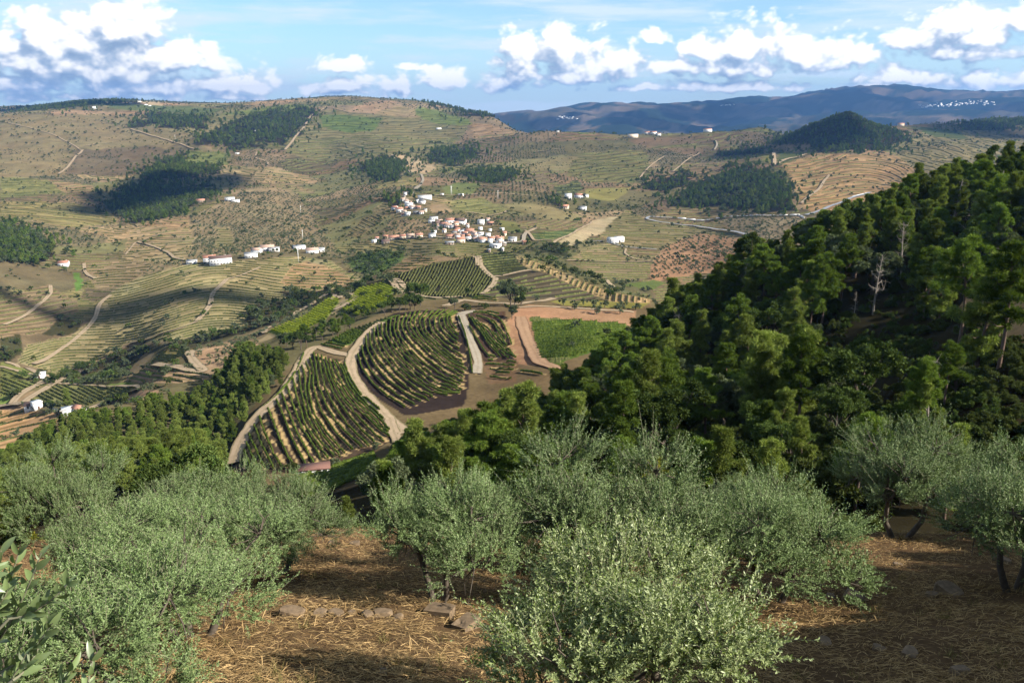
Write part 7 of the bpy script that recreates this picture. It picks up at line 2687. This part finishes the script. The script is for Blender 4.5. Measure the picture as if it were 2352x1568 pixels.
def near_branch():
    rs = np.random.RandomState(19)
    lm = near_leaf_mesh()
    root = empty('olive_tree', (-2.55, 1.75, float(zat(-2.55, 1.75))))
    tag(root, 'olive tree beside the camera whose big leaved sprays enter at the left', 'olive tree')
    base = Vector((-2.55, 1.75, float(zat(-2.55, 1.75))))
    tr = Acc()
    top = np.array([-.05, .1, -2.5]) - np.array([0, 0, base.z])
    tube(tr, [(0, 0, -.4), (.05, .02, top[2] * .4), tuple(top)], [.16, .12, .08], 8)
    # sprays: start and end on the picture with distance
    SPR = [((-60, 1480), (45, 1262), 2.0, 2.0, 26), ((-30, 1500), (95, 1268), 2.05, 1.95, 24), ((20, 1420), (160, 1335), 1.95, 1.95, 18), ((-40, 1560), (120, 1430), 2.0, 1.9, 20),
           ((-60, 1330), (5, 1255), 1.9, 1.95, 10), ((30, 1560), (110, 1420), 1.9, 1.95, 14), ((60, 1640), (165, 1530), 1.95, 2.0, 12), ((150, 1680), (215, 1500), 1.9, 1.95, 14), ((110, 1700), (150, 1560), 1.85, 1.9, 10),
           ((-80, 1420), (20, 1350), 1.95, 1.95, 14), ((-50, 1620), (60, 1500), 1.95, 1.9, 16), ((200, 1690), (255, 1570), 1.9, 1.9, 8)]
    hub = np.array([-2.1, 1.9, -2.0])
    tube(tr, [tuple(top), tuple(hub - np.array(base))], [.07, .035], 6)
    brs = tr.mesh('trunk', M_OBARK, True)
    link_obj('trunk', brs, parent=root)
    bv = np.array(base)
    for k, (a, b, d0, d1, nl) in enumerate(SPR):
        s, t = k2st(*a)
        A = np.array([float(s) * d0, d0, float(t) * d0])
        s, t = k2st(*b)
        B = np.array([float(s) * d1, d1, float(t) * d1])
        up = np.array([0, 0, .05])
        q = np.linspace(0, 1, 8)[:, None]
        C = (A + B) / 2 - up + rs.normal(size=3) * .01
        curve = (1 - q) ** 2 * A + 2 * q * (1 - q) * C + q ** 2 * B
        st = Acc()
        tube(st, list(curve - bv), np.linspace(.0042, .0016, 8), 5)
        tube(st, [tuple(hub - bv), tuple((hub + A) / 2 - bv - up), tuple(A - bv)], [.012, .008, .0042], 5)
        sp = link_obj('spray', st.mesh('spray', M_DEADTWIG, True), parent=root)
        for i in range(nl):
            u = .10 + .9 * (i // 2 + .5) / (nl / 2)
            u = min(u, 1.0)
            p = np.array([np.interp(u, q[:, 0], curve[:, j]) for j in range(3)])
            tan = Vector(curve[min(7, int(u * 7) + 1)] - curve[max(0, int(u * 7) - 1)]).normalized() if u < .99 else Vector(curve[7] - curve[5]).normalized()
            ref = tan.cross(Vector((0, -1, .2))).normalized()
            bi = tan.cross(ref)
            ang = (i // 2) * math.pi / 2 + (i % 2) * math.pi + rs.normal() * .3
            side = ref * math.cos(ang) + bi * math.sin(ang)
            ld = (tan * .95 + side * .62 + Vector((0, 0, .25))).normalized()
            nrm = Vector((.25, -1, .45)) + Vector(rs.normal(size=3)) * .55
            xax = ld.cross(nrm).normalized()
            zax = xax.cross(ld).normalized()
            L_ = rs.uniform(.050, .078) * (1.05 - .3 * u)
            M = Matrix((xax, ld, zax)).transposed().to_4x4()
            M = Matrix.Translation(Vector(p - bv)) @ M @ Matrix.Scale(L_, 4)
            o = bpy.data.objects.new('leaf', lm)
            COL.objects.link(o)
            o.parent = sp
            o.matrix_local = M


near_branch()


# ------------------------------------------------------------------ clouds high above the valley whose shade falls on the hills
def shade_clouds():
    """shade patches (picture measure): centre, half width, half depth factor"""
    import bmesh
    acc = Acc()
    rs = np.random.RandomState(55)
    bm = bmesh.new()
    bmesh.ops.create_icosphere(bm, subdivisions=2, radius=1)
    sv = np.array([v.co[:] for v in bm.verts])
    sf = np.array([[v.index for v in f.verts] for f in bm.faces])
    bm.free()
    PATCH = [(380, 450, 120, 260, 2600), (300, 470, 60, 150, 2600), (415, 690, 14, 20, 1500), (460, 668, 16, 16, 1500), (600, 688, 22, 24, 1500), (110, 722, 20, 10, 1500),
             (1300, 275, 60, 300, 3200), (1480, 270, 130, 900, 3200), (1650, 262, 140, 1200, 3200), (1780, 240, 130, 1300, 3200), (1950, 235, 120, 1200, 3200), (2150, 245, 160, 1200, 3200), (2300, 262, 130, 900, 3200),
             (2260, 295, 110, 220, 2800), (60, 250, 160, 240, 3000), (230, 240, 90, 200, 3000), (1930, 300, 70, 110, 2800)]
    for kx, ky, hw, hd, alt in PATCH:
        x, y, z = hit(kx, ky, 600)
        if ky < 290 and kx > 1200:
            y = max(y, 7500)
            s, t = k2st(kx, ky)
            x = float(s) * y
            z = float(zat(x, y))
        k = (alt - z) / SUN_DIR.z
        c = np.array([x + SUN_DIR.x * k, y + SUN_DIR.y * k, alt])
        rx = hw * KS * y / FPX
        n = 7
        for q in range(n):
            o = np.array([rs.uniform(-.75, .75) * rx, rs.uniform(-.75, .75) * hd, rs.uniform(0, 60)])
            r = np.array([rx * rs.uniform(.25, .55), hd * rs.uniform(.25, .55), 40 + rx * .15])
            V = sv * (1 + .35 * (fbm(sv[:, 0] * 2 + q, sv[:, 1] * 2 + sv[:, 2] * 2 + kx, 3) - .5)[:, None]) * r + c + o
            acc.add(V, sf)
    o = link_obj('clouds', acc.mesh('clouds', M_CLOUD, True))
    tag(o, 'white clouds high above the valley that throw the shade patches', None, None, 'stuff')


shade_clouds()
